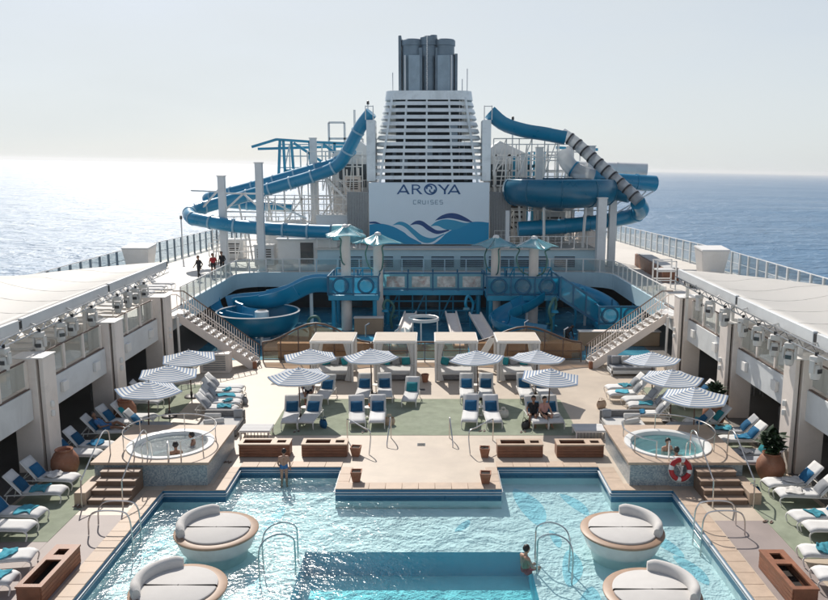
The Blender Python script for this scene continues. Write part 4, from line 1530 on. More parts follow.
# grey louvred stair casings beside the sign
for s, lab in ((-1, 'grey slatted stair wall left of the ship sign'), (1, 'grey slatted stair wall right of the ship sign')):
    t = thing('slatted_wall', lab, 'wall', (0.33 + s * 5.75, 63.2, RD))
    MB().box(-0.85, 0.85, 0, 0.2, 0, 4.2).build('backing', 'palegrey', t, smooth=False)
    slp = None
    for k in range(13):
        if slp is None:
            slp = MB().box(-0.05, 0.05, -0.06, 0, 0, 4.2).build('slat', 'grate', t, smooth=False)
            slp.location = (-0.8 + k * 0.133, 0, 0)
        else:
            put(slp, t, (-0.8 + k * 0.133, 0, 0))

# low white bulwarks and rails on the rear roof deck
for x0, x1, y, h, lab in ((-13.8, -9.0, 66.2, 1.5, 'white bulwark panel under the left slide run'), (-9.0, -5.4, 64.6, 2.3, 'white stair bulwark beside the sign'),):
    t = thing('bulwark', lab, 'wall', (0, y, RD))
    MB().box(x0, x1, 0, 0.15, -1.7, h - 0.1).build('panel', 'palegrey', t, smooth=False)
    MB().box(x0, x1, -0.04, 0.19, h - 0.1, h).build('cap', 'white', t, smooth=False)
railing('roof_railing', 'white railing on the deckhouse roof right of the sign', [(6.5, 59.9), (13.3, 59.9)], RD, 0.9, 1.0, 'white', 'white', pane=None, mids=(0.45,))
railing('roof_fence', 'pale vertical post fence on the right edge of the roof deck', [(13.2, 60.0), (13.2, 79.0)], RD, 1.25, 0.62, 'cream', 'cream', pane=None, pw_=0.14)
railing('roof_railing', 'white railing on the deckhouse roof left of the sign', [(-8.3, 59.9), (-5, 59.9)], RD, 0.9, 1.0, 'white', 'white', pane=None, mids=(0.45,))
railing('rear_railing', 'white mid deck railing behind the left pillars', [(-19.5, 70), (-9.5, 64)], UD, 1.1, 1.2, 'white', 'white', pane=None, mids=(0.5,))
slide('tube_slide', 'pale blue slide end running along the deckhouse roof',
      [(-7.0, 59.5, 6.0), (-5.9, 59.4, 6.0), (-5.0, 59.0, 5.7)], 0.62, 'aqua', fl='white', step=1.2, group='blue water slides')

# more pipework, rails and small deck gear around the slides ------------------------------------
def lattice(x0, x1, y, z0, z1, nx, nz, diag=True):
    out = [((x0 + (x1 - x0) * i / nx, y, z0), (x0 + (x1 - x0) * i / nx, y, z1)) for i in range(nx + 1)]
    out += [((x0, y + .05, z0 + (z1 - z0) * j / nz), (x1, y + .05, z0 + (z1 - z0) * j / nz)) for j in range(1, nz + 1)]
    if diag:
        out += [((x0 + (x1 - x0) * i / nx, y + .1, z0), (x0 + (x1 - x0) * (i + 1) / nx, y + .1, z1)) for i in range(0, nx, 2)]
    return out


frame('stair_tower', 'white lattice stair tower between left slides and funnel', 'frame', lattice(-9.9, -5.3, 66.6, RD, 12.2, 6, 6), 'white', 0.09)
frame('stair_tower', 'white lattice stair tower between funnel and bowl', 'frame', lattice(5.9, 12.2, 67.2, RD, 12.8, 7, 6), 'white', 0.09)
frame('pipe_rack', 'white pipe rack low behind the left pillars', 'frame', lattice(-17.5, -10.2, 64.2, UD, 6.9, 8, 4), 'white', 0.08)
frame('pipe_rack', 'white pipe rack under the blue bowl', 'frame', lattice(6.3, 15.2, 64.4, RD, 7.4, 9, 3), 'white', 0.09)
frame('pipe_rack', 'pale pipe rack behind the ringed clear slide', 'frame', lattice(9.2, 14.6, 69.4, 7.0, 12.2, 5, 3), 'palegrey', 0.12)
for x, y, z, sx, sy, sz, m, lab in [(-13.0, 63.2, UD, 1.6, 1.0, 1.6, 'palegrey', 'grey vent housing behind the tall left pillar'), (-10.9, 66.0, RD, 1.5, 1.0, 1.7, 'white', 'white vent housing beside the left scaffolding'),
                                    (-7.3, 65.4, RD, 1.6, 1.0, 2.2, 'palegrey', 'grey vent housing left of the slatted wall'), (7.6, 66.0, RD, 1.5, 1.0, 3.6, 'white', 'tall white cabinet right of the funnel'),
                                    (10.9, 66.4, RD, 1.8, 1.0, 2.4, 'palegrey', 'grey vent housing under the bowl'), (-16.8, 68.0, UD, 2.0, 1.2, 1.6, 'white', 'white vent housing on the far left deck'),
                                    (-6.2, 67.6, 8.6, 1.3, .8, 1.5, 'cream', 'cream control box high beside the funnel')]:
    t = thing('vent_housing', lab, 'vent', (x, y, z))
    MB().box(-sx / 2, sx / 2, -sy / 2, sy / 2, 0, sz).build('body', m, t, bevel=0.04)
    MB().box(-sx / 2 - .05, sx / 2 + .05, -sy / 2 - .05, sy / 2 + .05, sz, sz + .08).build('lid', 'white', t, smooth=False)
    for k in range(5):
        MB().box(-sx * .35, sx * .35, -sy / 2 - .03, -sy / 2 - .002, sz * .3 + k * sz * .12, sz * .3 + k * sz * .12 + sz * .06).build('louvre', 'dkmetal', t, smooth=False)
for x0, x1, y, z, lab in [(-18.0, -10.0, 66.9, UD, 'white rail on the far left deck behind the loop'), (-9.6, -5.4, 63.4, RD, 'white rail left of the sign on the roof deck'), (5.6, 13.0, 63.0, RD, 'white rail under the bowl on the roof deck')]:
    railing('deck_rail', lab, [(x0, y), (x1, y)], z, 1.1, 0.55, 'white', 'white', pane=None, pw_=0.05, mids=(0.4, 0.75), group='white deck rails around the slides')
for x, y, z0, z1, lab in [(-4.9, 68.5, 12, 16.2, 'thin mast left of the funnel'), (7.5, 68.5, 10, 14.9, 'thin mast standing behind the open flume'), (-20.6, 66.0, UD, 6.6, 'thin lamp mast at the left loop')]:
    t = thing('mast', lab, 'mast', (x, y, 0))
    mb = MB()
    mb.tube([(0, 0, z0), (0, 0, z1)], 0.06, 8)
    mb.build('pole', 'palegrey', t)
    mb = MB()
    mb.lathe([(.01, .3), (.1, .25), (.12, 0), (.01, -.05)], 10, (0, 0, z1))
    mb.build('lamp', 'dkmetal', t)

# antennas, ladder and cables on the funnel
for x, h_, lab in ((-2.9, 1.6, 'a'), (2.7, 1.1, 'b'), (3.1, 1.9, 'c')):
    mb = MB()
    mb.tube([(x, -1.5, 16.8), (x, -1.5, 16.8 + h_)], 0.035, 6)
    mb.build('antenna', 'palegrey', fn_)
mb = MB()
for k in range(20):
    mb.bar((2.45, -2.75 + k * .012, 10.2 + k * .31), (2.85, -2.75 + k * .012, 10.2 + k * .31), 0.03)
mb.bar((2.45, -2.8, 10.0), (2.45, -2.5, 16.4), 0.04)
mb.bar((2.85, -2.8, 10.0), (2.85, -2.5, 16.4), 0.04)
mb.build('ladder', 'white', fn_, smooth=False)

# stairs, cable trays and struts that crowd the slide towers
def deck_stair(label, x0, x1, y, z0, z1, n_=9):
    t = thing('deck_stair', label, 'staircase', (0, y, 0), 0, 'white deck stairs at the slide towers')
    for k in range(n_):
        f_ = (k + .5) / n_
        MB().box(x0 + (x1 - x0) * f_ - .15, x0 + (x1 - x0) * f_ + .15, -.45, .45, z0 + (z1 - z0) * f_, z0 + (z1 - z0) * f_ + .05).build('tread', 'grate', t, smooth=False)
    for yy in (-.5, .5):
        MB().bar((x0, yy, z0), (x1, yy, z1), .06, .2).build('stringer', 'white', t, smooth=False)
        MB().bar((x0, yy, z0 + 1), (x1, yy, z1 + 1), .05).build('handrail', 'white', t, smooth=False)
        for k in range(5):
            f_ = k / 4
            MB().bar((x0 + (x1 - x0) * f_, yy, z0 + (z1 - z0) * f_), (x0 + (x1 - x0) * f_, yy, z0 + (z1 - z0) * f_ + 1), .04).build('rail_post', 'white', t, smooth=False)


deck_stair('white steep stair left of the sign climbing to the funnel', -8.6, -6.0, 65.6, RD, 7.6)
deck_stair('upper white stair left of the funnel', -6.0, -8.2, 66.2, 7.6, 9.9)
deck_stair('white steep stair right of the sign climbing to the funnel', 8.4, 6.2, 65.4, RD, 7.4)
frame('pipe_rack', 'crowded white pipe rack left of the slatted wall', 'frame', lattice(-13.2, -6.0, 65.0, RD + .2, 8.6, 9, 5), 'white', 0.07)
frame('pipe_rack', 'white lattice mast rack behind the blue gantry', 'frame', lattice(-13.2, -6.4, 71.4, 8.8, 12.9, 7, 4), 'palegrey', 0.1)
frame('pipe_rack', 'white pipes under the open flume', 'frame', lattice(5.6, 10.8, 64.9, 10.2, 13.2, 5, 2), 'white', 0.08)
frame('slide_hanger', 'white struts holding the left slide run', 'frame', [((x, 65.5, z), (x + .3, 66.4, z - 3.4)) for x, z in ((-8.2, 10.4), (-10.6, 9.7), (-13.2, 9.0), (-15.6, 8.2))] +
      [((x, 60.0, z), (x, 61.2, z - 2.6)) for x, z in ((-13.6, 6.3), (-10.6, 6.1), (-8.4, 6.0))], 'white', 0.11)
frame('slide_hanger', 'white struts under the lower right tube', 'frame', [((x, 62.6, 6.2), (x, 62.6, RD)) for x in (8.0, 9.8, 11.6, 13.0)] + [((8.0, 62.7, RD + .2), (9.8, 62.7, 6.1)), ((11.6, 62.7, RD + .2), (13.0, 62.7, 6.2))], 'white', 0.1)

# ================================================================== SPLASH ZONE
# columns topped with sail-like flowers
def flower_column(x, y, h, label, tilt):
    t = thing('flower_column', label, 'column', (x, y, 0), 0, 'flower topped columns of the splash zone')
    mb = MB()
    mb.lathe([(0.36, 0), (0.36, 2.0), (0.33, 2.02), (0.33, h - 0.7), (0.42, h - 0.5), (0.42, h - 0.35), (0.1, h - 0.3)], 20)
    mb.build('shaft', 'cream', t)
    petal = None
    for k in range(4):
        a = R(90 * k + tilt)
        mb = MB()

        def pf(u, v):
            r_ = 1.75 * u
            w_ = (2 * v - 1)
            edge = 1 - 0.30 * (1 - w_ * w_)          # concave hem between the points
            an = w_ * PI / 4
            return (0.04 + r_ * edge * math.cos(an), r_ * edge * math.sin(an), 0.30 - 0.75 * u ** 0.8 - 0.10 * (1 - w_ * w_) * math.sin(PI * u) + 0.12 * (1 - w_ * w_) * u * u)
        if petal is None:
            mb.grid(pf, 8, 6)
            petal = mb.build('petal', 'aqua', t, ang=70, solid=0.03)
            petal.location = (0, 0, h - 0.25)
            petal.rotation_euler = (0, 0, a)
        else:
            put(petal, t, (0, 0, h - 0.25), (0, 0, a))
    mb = MB()
    mb.lathe([(0.01, 0.25), (0.18, 0.2), (0.25, 0.05), (0.2, -0.1), (0.01, -0.15)], 14, (0, 0, h - 0.15))
    mb.build('bud', 'white', t)
    for k in range(2):
        a = R(tilt + 100 + 150 * k)
        dx, dy = math.cos(a), math.sin(a)
        mb = MB()
        mb.tube(spline([(0.3 * dx, 0.3 * dy, h - 2.6), (0.9 * dx, 0.9 * dy, h - 2.3), (1.2 * dx, 1.2 * dy, h - 1.5), (1.0 * dx, 1.0 * dy, h - 0.9), (1.4 * dx, 1.4 * dy, h - 0.7)], 6), 0.05, 6)
        mb.build('tendril', M['vine'], t)
    return t


M['vine'] = mat('vine_green', (0.08, 0.20, 0.17), 0.5, var=0.3, scale=3)
flower_column(-5.25, 52.0, 7.1, 'leftmost tall cream column topped with aqua petals', 10)
flower_column(-3.15, 53.0, 6.5, 'cream petal column left of the glass bridge', 40)
flower_column(4.9, 53.0, 6.3, 'cream petal column right of the glass bridge', 25)
flower_column(7.4, 52.3, 6.3, 'rightmost cream column topped with aqua petals', 60)

# play platform with ring windows
M['playrail'] = mat('play_rail_blue', (0.015, 0.13, 0.24), 0.4, var=0.15)


def play_platform(name, label, x0, x1, y0, y1, z, rings, h=1.3, legs=True):
    t = thing(name, label, 'play platform', (0, 0, 0))
    MB().box(x0, x1, y0, y1, z - 0.35, z).build('floor', 'playblue', t, bevel=0.03)
    mb = MB()
    mb.box(x0, x1, y0 - .04, y0 + .04, z + h - .1, z + h)
    mb.box(x0, x1, y0 - .04, y0 + .04, z + .05, z + .14)
    mb.box(x0 - .04, x0 + .04, y0, y1, z + h - .1, z + h)
    mb.box(x1 - .04, x1 + .04, y0, y1, z + h - .1, z + h)
    mb.build('rail', 'playrail', t, smooth=False)
    nb = max(1, round((x1 - x0) / 1.7))
    post = None
    for k in range(nb + 1):
        x = x0 + (x1 - x0) * k / nb
        if post is None:
            post = MB().box(-.05, .05, -.05, .05, 0, h).build('post', 'playrail', t, smooth=False)
            post.location = (x, y0 - .06, z)
        else:
            put(post, t, (x, y0 - .06, z))
        put(post, t, (x, y1, z))
    for k in range(nb):
        xa, xb = x0 + (x1 - x0) * k / nb + .06, x0 + (x1 - x0) * (k + 1) / nb - .06
        MB().box(xa, xb, y0 - .012, y0 + .012, z + .15, z + h - .12).build('panel', 'aqua' if not rings else 'bluepane', t, smooth=False)
        if rings:
            mb = MB()
            cx, cz = (xa + xb) / 2, z + h * .5
            mb.tube([(cx + .5 * math.cos(q * PI / 10), y0 - .06, cz + .5 * math.sin(q * PI / 10)) for q in range(20)], 0.07, 6, closed=True)
            o = mb.build('ring_window', 'playrail', t)
            mb = MB()
            mb.lathe([(0.01, 0), (0.47, 0)], 20)
            q = mb.build('porthole', 'pane', o, smooth=False)
            q.location = (cx, y0 - .03, cz)
            q.rotation_euler = (PI / 2, 0, 0)
    if legs:
        for x in (x0 + .3, x1 - .3):
            for y in (y0 + .4, y1 - .4):
                mb = MB()
                mb.tube([(x, y, 0), (x, y, z - .35)], 0.14, 10)
                mb.build('leg', 'playblue', t)
    return t


play_platform('play_platform', 'blue play platform with two ring windows by the left columns', -6.35, -3.0, 51.0, 54.4, 2.55, True)
play_platform('play_platform', 'blue play platform with ring windows by the right columns', 4.2, 9.0, 51.4, 54.6, 2.45, True)
play_platform('play_bridge', 'aqua glass bridge crossing the middle of the splash zone', -2.9, 4.1, 53.4, 55.2, 2.5, False, 1.25)
play_platform('play_platform', 'low blue play deck with two ring windows near right stairs', 11.2, 14.0, 49.0, 51.5, 0.95, True, 1.25)
# sloping ramp of blue panels on the right
rt = thing('play_ramp', 'sloping blue panelled ramp going down to the right', 'play ramp', (0, 0, 0))
for k in range(3):
    x0, x1 = 8.9 + k * 0.85, 8.9 + (k + 1) * 0.85
    za, zb = 2.5 - k * 0.55, 2.5 - (k + 1) * 0.55
    mb = MB()
    mb.add([(x0 + .05, 50.2, za + .1), (x1 - .05, 50.2, zb + .1), (x1 - .05, 50.2, zb + 1.3), (x0 + .05, 50.2, za + 1.3),
            (x0 + .05, 50.24, za + .1), (x1 - .05, 50.24, zb + .1), (x1 - .05, 50.24, zb + 1.3), (x0 + .05, 50.24, za + 1.3)],
           [(0, 1, 2, 3), (4, 7, 6, 5), (0, 4, 5, 1), (3, 2, 6, 7), (0, 3, 7, 4), (1, 5, 6, 2)])
    mb.build('panel', 'bluepane', rt, smooth=False)
    MB().bar((x0, 50.2, za - .1), (x0, 50.2, za + 1.4), 0.1).build('post', 'playrail', rt, smooth=False)
mb = MB()
mb.bar((8.9, 50.2, 3.9), (11.45, 50.2, 2.25), 0.12)
mb.bar((8.9, 50.2, 2.5), (11.45, 50.2, 0.85), 0.16)
mb.bar((8.9, 51.4, 2.5), (11.45, 51.4, 0.85), 0.16)
mb.build('rail', 'playrail', rt, smooth=False)
mb = MB()
mb.add([(8.9, 50.25, 2.45), (11.45, 50.25, 0.8), (11.45, 51.4, 0.8), (8.9, 51.4, 2.45)], [(0, 1, 2, 3)])
mb.build('ramp_floor', 'playblue', rt, smooth=False, solid=0.06)

# left open flume with oval bowl ---------------------------------------------------
ks = thing('kids_slide', 'blue open flume slide spiralling into a round bowl at left', 'water slide', (0, 0, 0))
P = resample(spline([(-6.2, 52.0, 3.1), (-7.6, 51.8, 3.1), (-9.2, 51.6, 2.4), (-11.0, 51.8, 1.95), (-12.9, 51.9, 1.75), (-13.2, 50.7, 1.5), (-12.2, 49.7, 1.3), (-10.8, 49.5, 1.1)], 8), 0.4)
TP = [(-1.1, 0.75), (-1.0, 0.0), (-0.75, -0.45), (-0.3, -0.62), (0.3, -0.62), (0.75, -0.45), (1.0, 0.0), (1.1, 0.75), (1.0, 0.75), (0.9, 0.05), (0.66, -0.34), (0.25, -0.5), (-0.25, -0.5), (-0.66, -0.34), (-0.9, 0.05), (-1.0, 0.75)]
i = 0
while i < len(P) - 1:
    j = min(i + 6, len(P) - 1)
    mb = MB()
    mb.tube(P[i:j + 1], 0.8, prof=TP)
    mb.build('flume_section', 'slideblue', ks, ang=50)
    i = j
mb = MB()
for z, r in ((0, 1), ):
    pass
prof = [(2.55, 1.25), (2.65, 1.25), (2.66, 1.15), (2.55, 0.5), (2.1, 0.0), (1.0, -0.35), (0.9, -0.3), (2.0, 0.12), (2.42, 0.6), (2.5, 1.15), (2.55, 1.25)]
mb.lathe(prof, 40, (-10.6, 49.0, 0.62))
mb.build('bowl', 'bowlblue', ks, ang=50)
mb = MB()
mb.lathe([(2.54, 1.25), (2.6, 1.3), (2.68, 1.25)], 40, (-10.6, 49.0, 0.62))
mb.build('bowl_rim', 'tubwhite', ks)
mb = MB()
mb.lathe([(0.5, 0), (0.45, 1.8), (0.3, 1.9)], 16, (-10.4, 49.2, 0.0))
mb.build('centre_post', 'palegrey', ks)
for a in range(0, 360, 72):
    mb = MB()
    mb.tube([(-10.6 + 1.8 * math.cos(R(a)), 49 + 1.8 * math.sin(R(a)), 0), (-10.6 + 1.8 * math.cos(R(a)), 49 + 1.8 * math.sin(R(a)), 0.55)], 0.1, 8)
    mb.build('leg', 'palegrey', ks)
mb = MB()
mb.tube([(-12.6, 51.6, 0), (-12.6, 51.6, 1.3)], 0.12, 8)
mb.tube([(-7.6, 51.8, 0), (-7.6, 51.8, 2.6)], 0.12, 8)
mb.build('support_post', 'palegrey', ks)
for x in (-12.4, -9.6):
    MB().box(x, x + 1.5, 45.6, 47.2, 0.0, 0.32).build('splash_pad', 'white', ks, bevel=0.08)

# ring fountain
rf = thing('ring_fountain', 'white ring sprinkler standing in the middle of the splash zone', 'fountain', (0.0, 48.3, 0))
for z, r in ((1.55, 0.92), (1.45, 0.92)):
    mb = MB()
    mb.tube([(r * math.cos(k * PI / 16), r * math.sin(k * PI / 16), z) for k in range(32)], 0.06, 8, closed=True)
    mb.build('ring', 'white', rf)
for a in (20, 140, 260):
    mb = MB()
    mb.tube([(0.92 * math.cos(R(a)), 0.92 * math.sin(R(a)), 0), (0.92 * math.cos(R(a)), 0.92 * math.sin(R(a)), 1.5)], 0.05, 8)
    mb.build('leg', 'white', rf)
# pale stepping slides / lanes in the splash zone
for x0, y0, x1, y1, wd, lab in [(-1.5, 47.0, -0.9, 51.6, 0.75, 'pale sloping lane left of the ring sprinkler'), (2.2, 46.6, 1.8, 51.6, 0.7, 'pale sloping lane right of the ring sprinkler'),
                                (4.3, 46.4, 3.4, 51.2, 0.75, 'rightmost pale sloping lane of the splash zone')]:
    t = thing('splash_lane', lab, 'slide', (0, 0, 0), 0, 'pale lanes in the splash zone')
    mb = MB()
    mb.add([(x0 - wd / 2, y0, 0.12), (x0 + wd / 2, y0, 0.12), (x1 + wd / 2, y1, 1.2), (x1 - wd / 2, y1, 1.2)], [(0, 1, 2, 3)])
    mb.build('bed', 'cream', t, smooth=False, solid=0.08)
    for q in (-1, 1):
        MB().bar((x0 + q * wd / 2, y0, 0.2), (x1 + q * wd / 2, y1, 1.3), 0.1, 0.22).build('side_wall', 'cream', t, bevel=0.02)
# blue rounded mounds, cream planter walls and small play figures
for x, y, r, h, m, lab in [(-1.7, 46.0, 1.0, 0.5, 'playblue', 'blue spray mound left of the ring sprinkler'), (6.3, 47.6, 1.6, 0.7, 'slideblue', 'large blue spray mound right of the pale lanes'),
                           (-3.6, 47.4, 0.9, 0.55, 'playblue', 'small blue spray mound behind the second cabana'), (8.6, 46.6, 1.3, 0.45, 'beigewall', 'sandy play mound by the right stairs')]:
    t = thing('spray_mound', lab, 'mound', (x, y, 0))
    mb = MB()
    mb.lathe([(r, 0), (r * .98, h * .3), (r * .8, h * .7), (r * .45, h * .95), (0.01, h)], 24)
    mb.build('dome', m, t, ang=60)
    mb = MB()
    mb.tube([(0, 0, h), (0, 0, h + .7), (0.25, 0, h + .85)], 0.05, 8)
    mb.build('spray_pipe', 'steel', t)
for x0, x1, y, h, lab in [(-4.6, -2.7, 50.4, 1.1, 'brown crate shaped seat below the left play platform'), (9.6, 14.6, 47.0, 0.9, 'long sandy curved wall below the low play deck')]:
    t = thing('feature_wall', lab, 'wall', (0, y, 0))
    MB().box(x0, x1, 0, 0.5, 0, h).build('wall', 'beigewall', t, bevel=0.06)
    MB().box(x0 - .04, x1 + .04, -0.04, 0.54, h, h + .07).build('cap', 'cream', t, bevel=0.02)

# curved brown fence between cabanas and splash zone --------------------------------
def fence(label, x0, x1, y, rise):
    t = thing('curved_fence', label, 'fence', (0, y, 0), 0, 'brown curved fence behind the cabanas')
    K = max(6, int((x1 - x0) / 0.5))
    zt = lambda u: 1.15 + rise * (0.5 - 0.5 * math.cos(2 * PI * min(1, max(0, u)))) if rise else 1.15
    pts = [(x0 + (x1 - x0) * i / K, 0, zt(i / K)) for i in range(K + 1)]
    mb = MB()
    mb.tube(pts, 0.06, 8)
    mb.build('top_rail', 'brownrail', t)
    mb = MB()
    for z in (0.15, 0.65):
        mb.tube([(p[0], 0, z) for p in pts], 0.025, 6)
    mb.build('lower_rail', 'brownrail', t)
    for i in range(0, K + 1, 2):
        MB().box(pts[i][0] - .03, pts[i][0] + .03, -.03, .03, 0, pts[i][2]).build('post', 'brownrail', t, smooth=False)
    for i in range(0, K, 2):
        j = min(i + 2, K)
        a, b = pts[i], pts[j]
        mb = MB()
        mb.add([(a[0] + .04, -.01, .2), (b[0] - .04, -.01, .2), (b[0] - .04, -.01, b[2] - .1), (a[0] + .04, -.01, a[2] - .1)], [(0, 1, 2, 3)])
        mb.build('glass_panel', 'brownpane', t, smooth=False, solid=0.012)


M['brownpane'] = glass('brown_glass', (0.72, 0.62, 0.52), 0.06, body=0.12, body_col=(0.42, 0.33, 0.25))
fence('brown fence rising in a hump behind the leftmost cabana', -9.1, -3.0, 43.2, 1.1)
fence('brown low fence behind the two middle cabanas', -2.9, 2.6, 43.2, 0.0)
fence('brown fence rising in a hump behind the rightmost cabana', 2.7, 9.0, 43.2, 0.9)
# sandy stage wall seen through the fence
for x0, x1, lab in ((-8.4, -2.6, 'low sandy wall behind the left fence hump'), (3.0, 8.6, 'low sandy wall behind the right fence hump')):
    t = thing('feature_wall', lab, 'wall', (0, 43.9, 0))
    MB().box(x0, x1, 0, 0.35, 0, 0.85).build('wall', 'beigewall', t, bevel=0.04)
    MB().box(x0 - .03, x1 + .03, -.05, 0.4, 0.85, 0.93).build('cap', 'woodtop', t, bevel=0.02)

# coloured spray toys, vines and picture panels in the splash zone
M['toypic'] = mat('picture_print', (0.55, 0.55, 0.52), 0.5, var=0.7, scale=1.6, stain=((0.35, 0.12, 0.08), 1.8, 0.8))
toys = [(-7.3, 48.6, 1.5, 'vine', 'curled spray vine near the left bowl'), (3.2, 52.2, 2.2, 'playblue', 'blue curled spray pipe beside the bridge at right'),
        (-2.2, 52.4, 1.9, 'vine', 'curled spray vine under the left bridge end'), (8.2, 49.4, 2.4, 'vine', 'tall curled vine at the right ramp'), (10.3, 52.6, 2.6, 'playblue', 'tall blue curled pipe behind the ramp')]
for x, y, h, m, lab in toys:
    t = thing('spray_toy', lab, 'spray toy', (x, y, 0.02), R(random.uniform(0, 360)), 'curled spray toys in the splash zone')
    mb = MB()
    mb.tube(spline([(0, 0, 0), (.1, 0, h * .4), (-.1, .1, h * .75), (.15, 0, h), (.55, 0, h * 1.05), (.75, 0, h * .85), (.6, 0, h * .72)], 6), 0.09, 8)
    mb.build('stem', m, t)
    mb = MB()
    mb.lathe([(.01, .2), (.2, .12), (.26, 0), (.05, -.06)], 12, (.6, 0, h * .66))
    mb.build('nozzle', 'playblue' if m != 'playblue' else 'aqua', t)
    for k in range(2):
        mb = MB()
        mb.grid(lambda u, v: ((.1 + .5 * u) * (1 if k else -1), (v - .5) * .34 * math.sin(PI * min(1, .1 + .9 * u)), h * (.35 + .22 * k) + .2 * math.sin(u * 2.4)), 6, 3)
        mb.build('leaf', m, t, ang=80, solid=.02)
pb = thing('picture_board', 'row of printed picture boards on the glass bridge front', 'sign', (0, 53.28, 0))
for k in range(4):
    MB().box(-2.6 + k * 1.75, -1.35 + k * 1.75, 0, .03, 2.75, 3.5).build('board', 'toypic', pb, smooth=False)

# right blue flume running down in front of the right platform
rs_ = thing('kids_slide', 'blue open flume winding down below the right play platform', 'water slide', (0, 0, 0))
P = resample(spline([(7.6, 51.6, 2.3), (6.6, 50.6, 1.9), (5.2, 49.8, 1.35), (5.0, 48.6, 1.05), (6.2, 48.0, 0.8), (7.8, 48.0, 0.55)], 8), 0.4)
i = 0
while i < len(P) - 1:
    j = min(i + 5, len(P) - 1)
    mb = MB()
    mb.tube(P[i:j + 1], 0.62, prof=TP)
    mb.build('flume_section', 'slideblue', rs_, ang=50)
    i = j
for k in (3, 8, 13):
    if k < len(P):
        mb = MB()
        mb.tube([(P[k].x, P[k].y, 0), (P[k].x, P[k].y, P[k].z - .3)], 0.1, 8)
        mb.build('support_post', 'palegrey', rs_)
rt_ = thing('kids_slide', 'closed blue tube dropping from the right platform to the right', 'water slide', (0, 0, 0))
P = resample(spline([(9.2, 52.8, 2.9), (10.6, 53.4, 2.5), (12.2, 53.2, 1.9), (13.0, 52.2, 1.3), (12.4, 51.9, .9)], 8), 0.4)
i = 0
while i < len(P) - 1:
    j = min(i + 5, len(P) - 1)
    mb = MB()
    mb.tube(P[i:j + 1], 0.5, 14, cap=False)
    mb.build('tube_section', 'slideblue', rt_, ang=50)
    i = j
mb = MB()
mb.tube([(11.2, 53.4, 0), (11.2, 53.4, 1.9)], 0.1, 8)
mb.build('support_post', 'palegrey', rt_)
frame('play_lattice', 'blue lattice of posts and cross bars under the bridge', 'frame', lattice(-2.8, 4.0, 55.3, 0.02, 2.1, 7, 3), 'playblue', 0.1)
frame('play_lattice', 'blue lattice of posts and rails behind the left platform', 'frame', lattice(-6.2, -3.1, 54.6, 2.6, 3.9, 5, 3), 'playblue', 0.08)
frame('play_lattice', 'blue lattice of posts and rails behind the right platform', 'frame', lattice(4.4, 9.0, 54.9, 2.5, 3.9, 7, 3), 'playblue', 0.08)

# ================================================================== POOL DECK THINGS
# floating round daybeds ------------------------------------------------------------
def float_bed(x, y, a0, a1, label):
    t = thing('round_daybed', label, 'daybed', (x, y, 0), 0, 'round daybeds standing in the pool')
    mb = MB()
    mb.lathe([(0.92, ZF), (0.98, -0.38), (1.1, -0.26), (1.2, -0.02), (1.26, 0.15), (1.0, 0.19)], 48)
    mb.build('hull', 'hullwhite', t)
    mb = MB()
    mb.lathe([(1.0, 0.16), (1.29, 0.16), (1.31, 0.19), (1.31, 0.225), (1.28, 0.245), (1.0, 0.245), (1.0, 0.16)], 56)
    mb.build('rim', 'tanrim', t)
    for s in (-1, 1):
        mb = MB()
        b0, b1 = (R(2), R(178)) if s > 0 else (R(182), R(358))
        mb.lathe([(0.02, 0.20), (1.03, 0.20), (1.06, 0.24), (1.05, 0.29), (1.01, 0.31), (0.02, 0.315)], 28, (0, s * 0.012, 0), a0=b0, a1=b1)
        mb.build('mattress', 'padgrey', t, ang=50)
    mb = MB()
    K = 22
    prof = [(-0.13, 0.0), (-0.14, 0.12), (-0.11, 0.26), (-0.03, 0.33), (0.06, 0.33), (0.12, 0.26), (0.14, 0.12), (0.12, 0.0)]
    vs = []
    for i in range(K + 1):
        a = R(a0 + (a1 - a0) * i / K)
        e_ = min(1.0, (min(i, K - i) + 0.35) / 2.2) ** 0.5
        for p, z in prof:
            r = 1.10 + p * (0.65 + 0.35 * e_)
            vs.append((r * math.cos(a), r * math.sin(a), 0.25 + z * (0.62 + 0.38 * e_)))
    k = len(prof)
    fs = [(i * k + j, i * k + j + 1, (i + 1) * k + j + 1, (i + 1) * k + j) for i in range(K) for j in range(k - 1)]
    fs += [tuple(range(k)), tuple(K * k + j for j in range(k - 1, -1, -1))]
    mb.add(vs, fs)
    mb.build('backrest', 'padgrey', t, ang=50)
    t.scale = (.95, .95, 1)
    return t


float_bed(-6.02, 21.95, 100, 214, 'grey topped round daybed in the pool below the left hot tub')
float_bed(-6.12, 18.65, 100, 214, 'grey topped round daybed at the lower left of the pool')
float_bed(6.18, 21.95, 82, -32, 'grey topped round daybed in the pool below the right hot tub')
float_bed(6.1, 18.45, 82, -32, 'grey topped round daybed at the lower right of the pool')

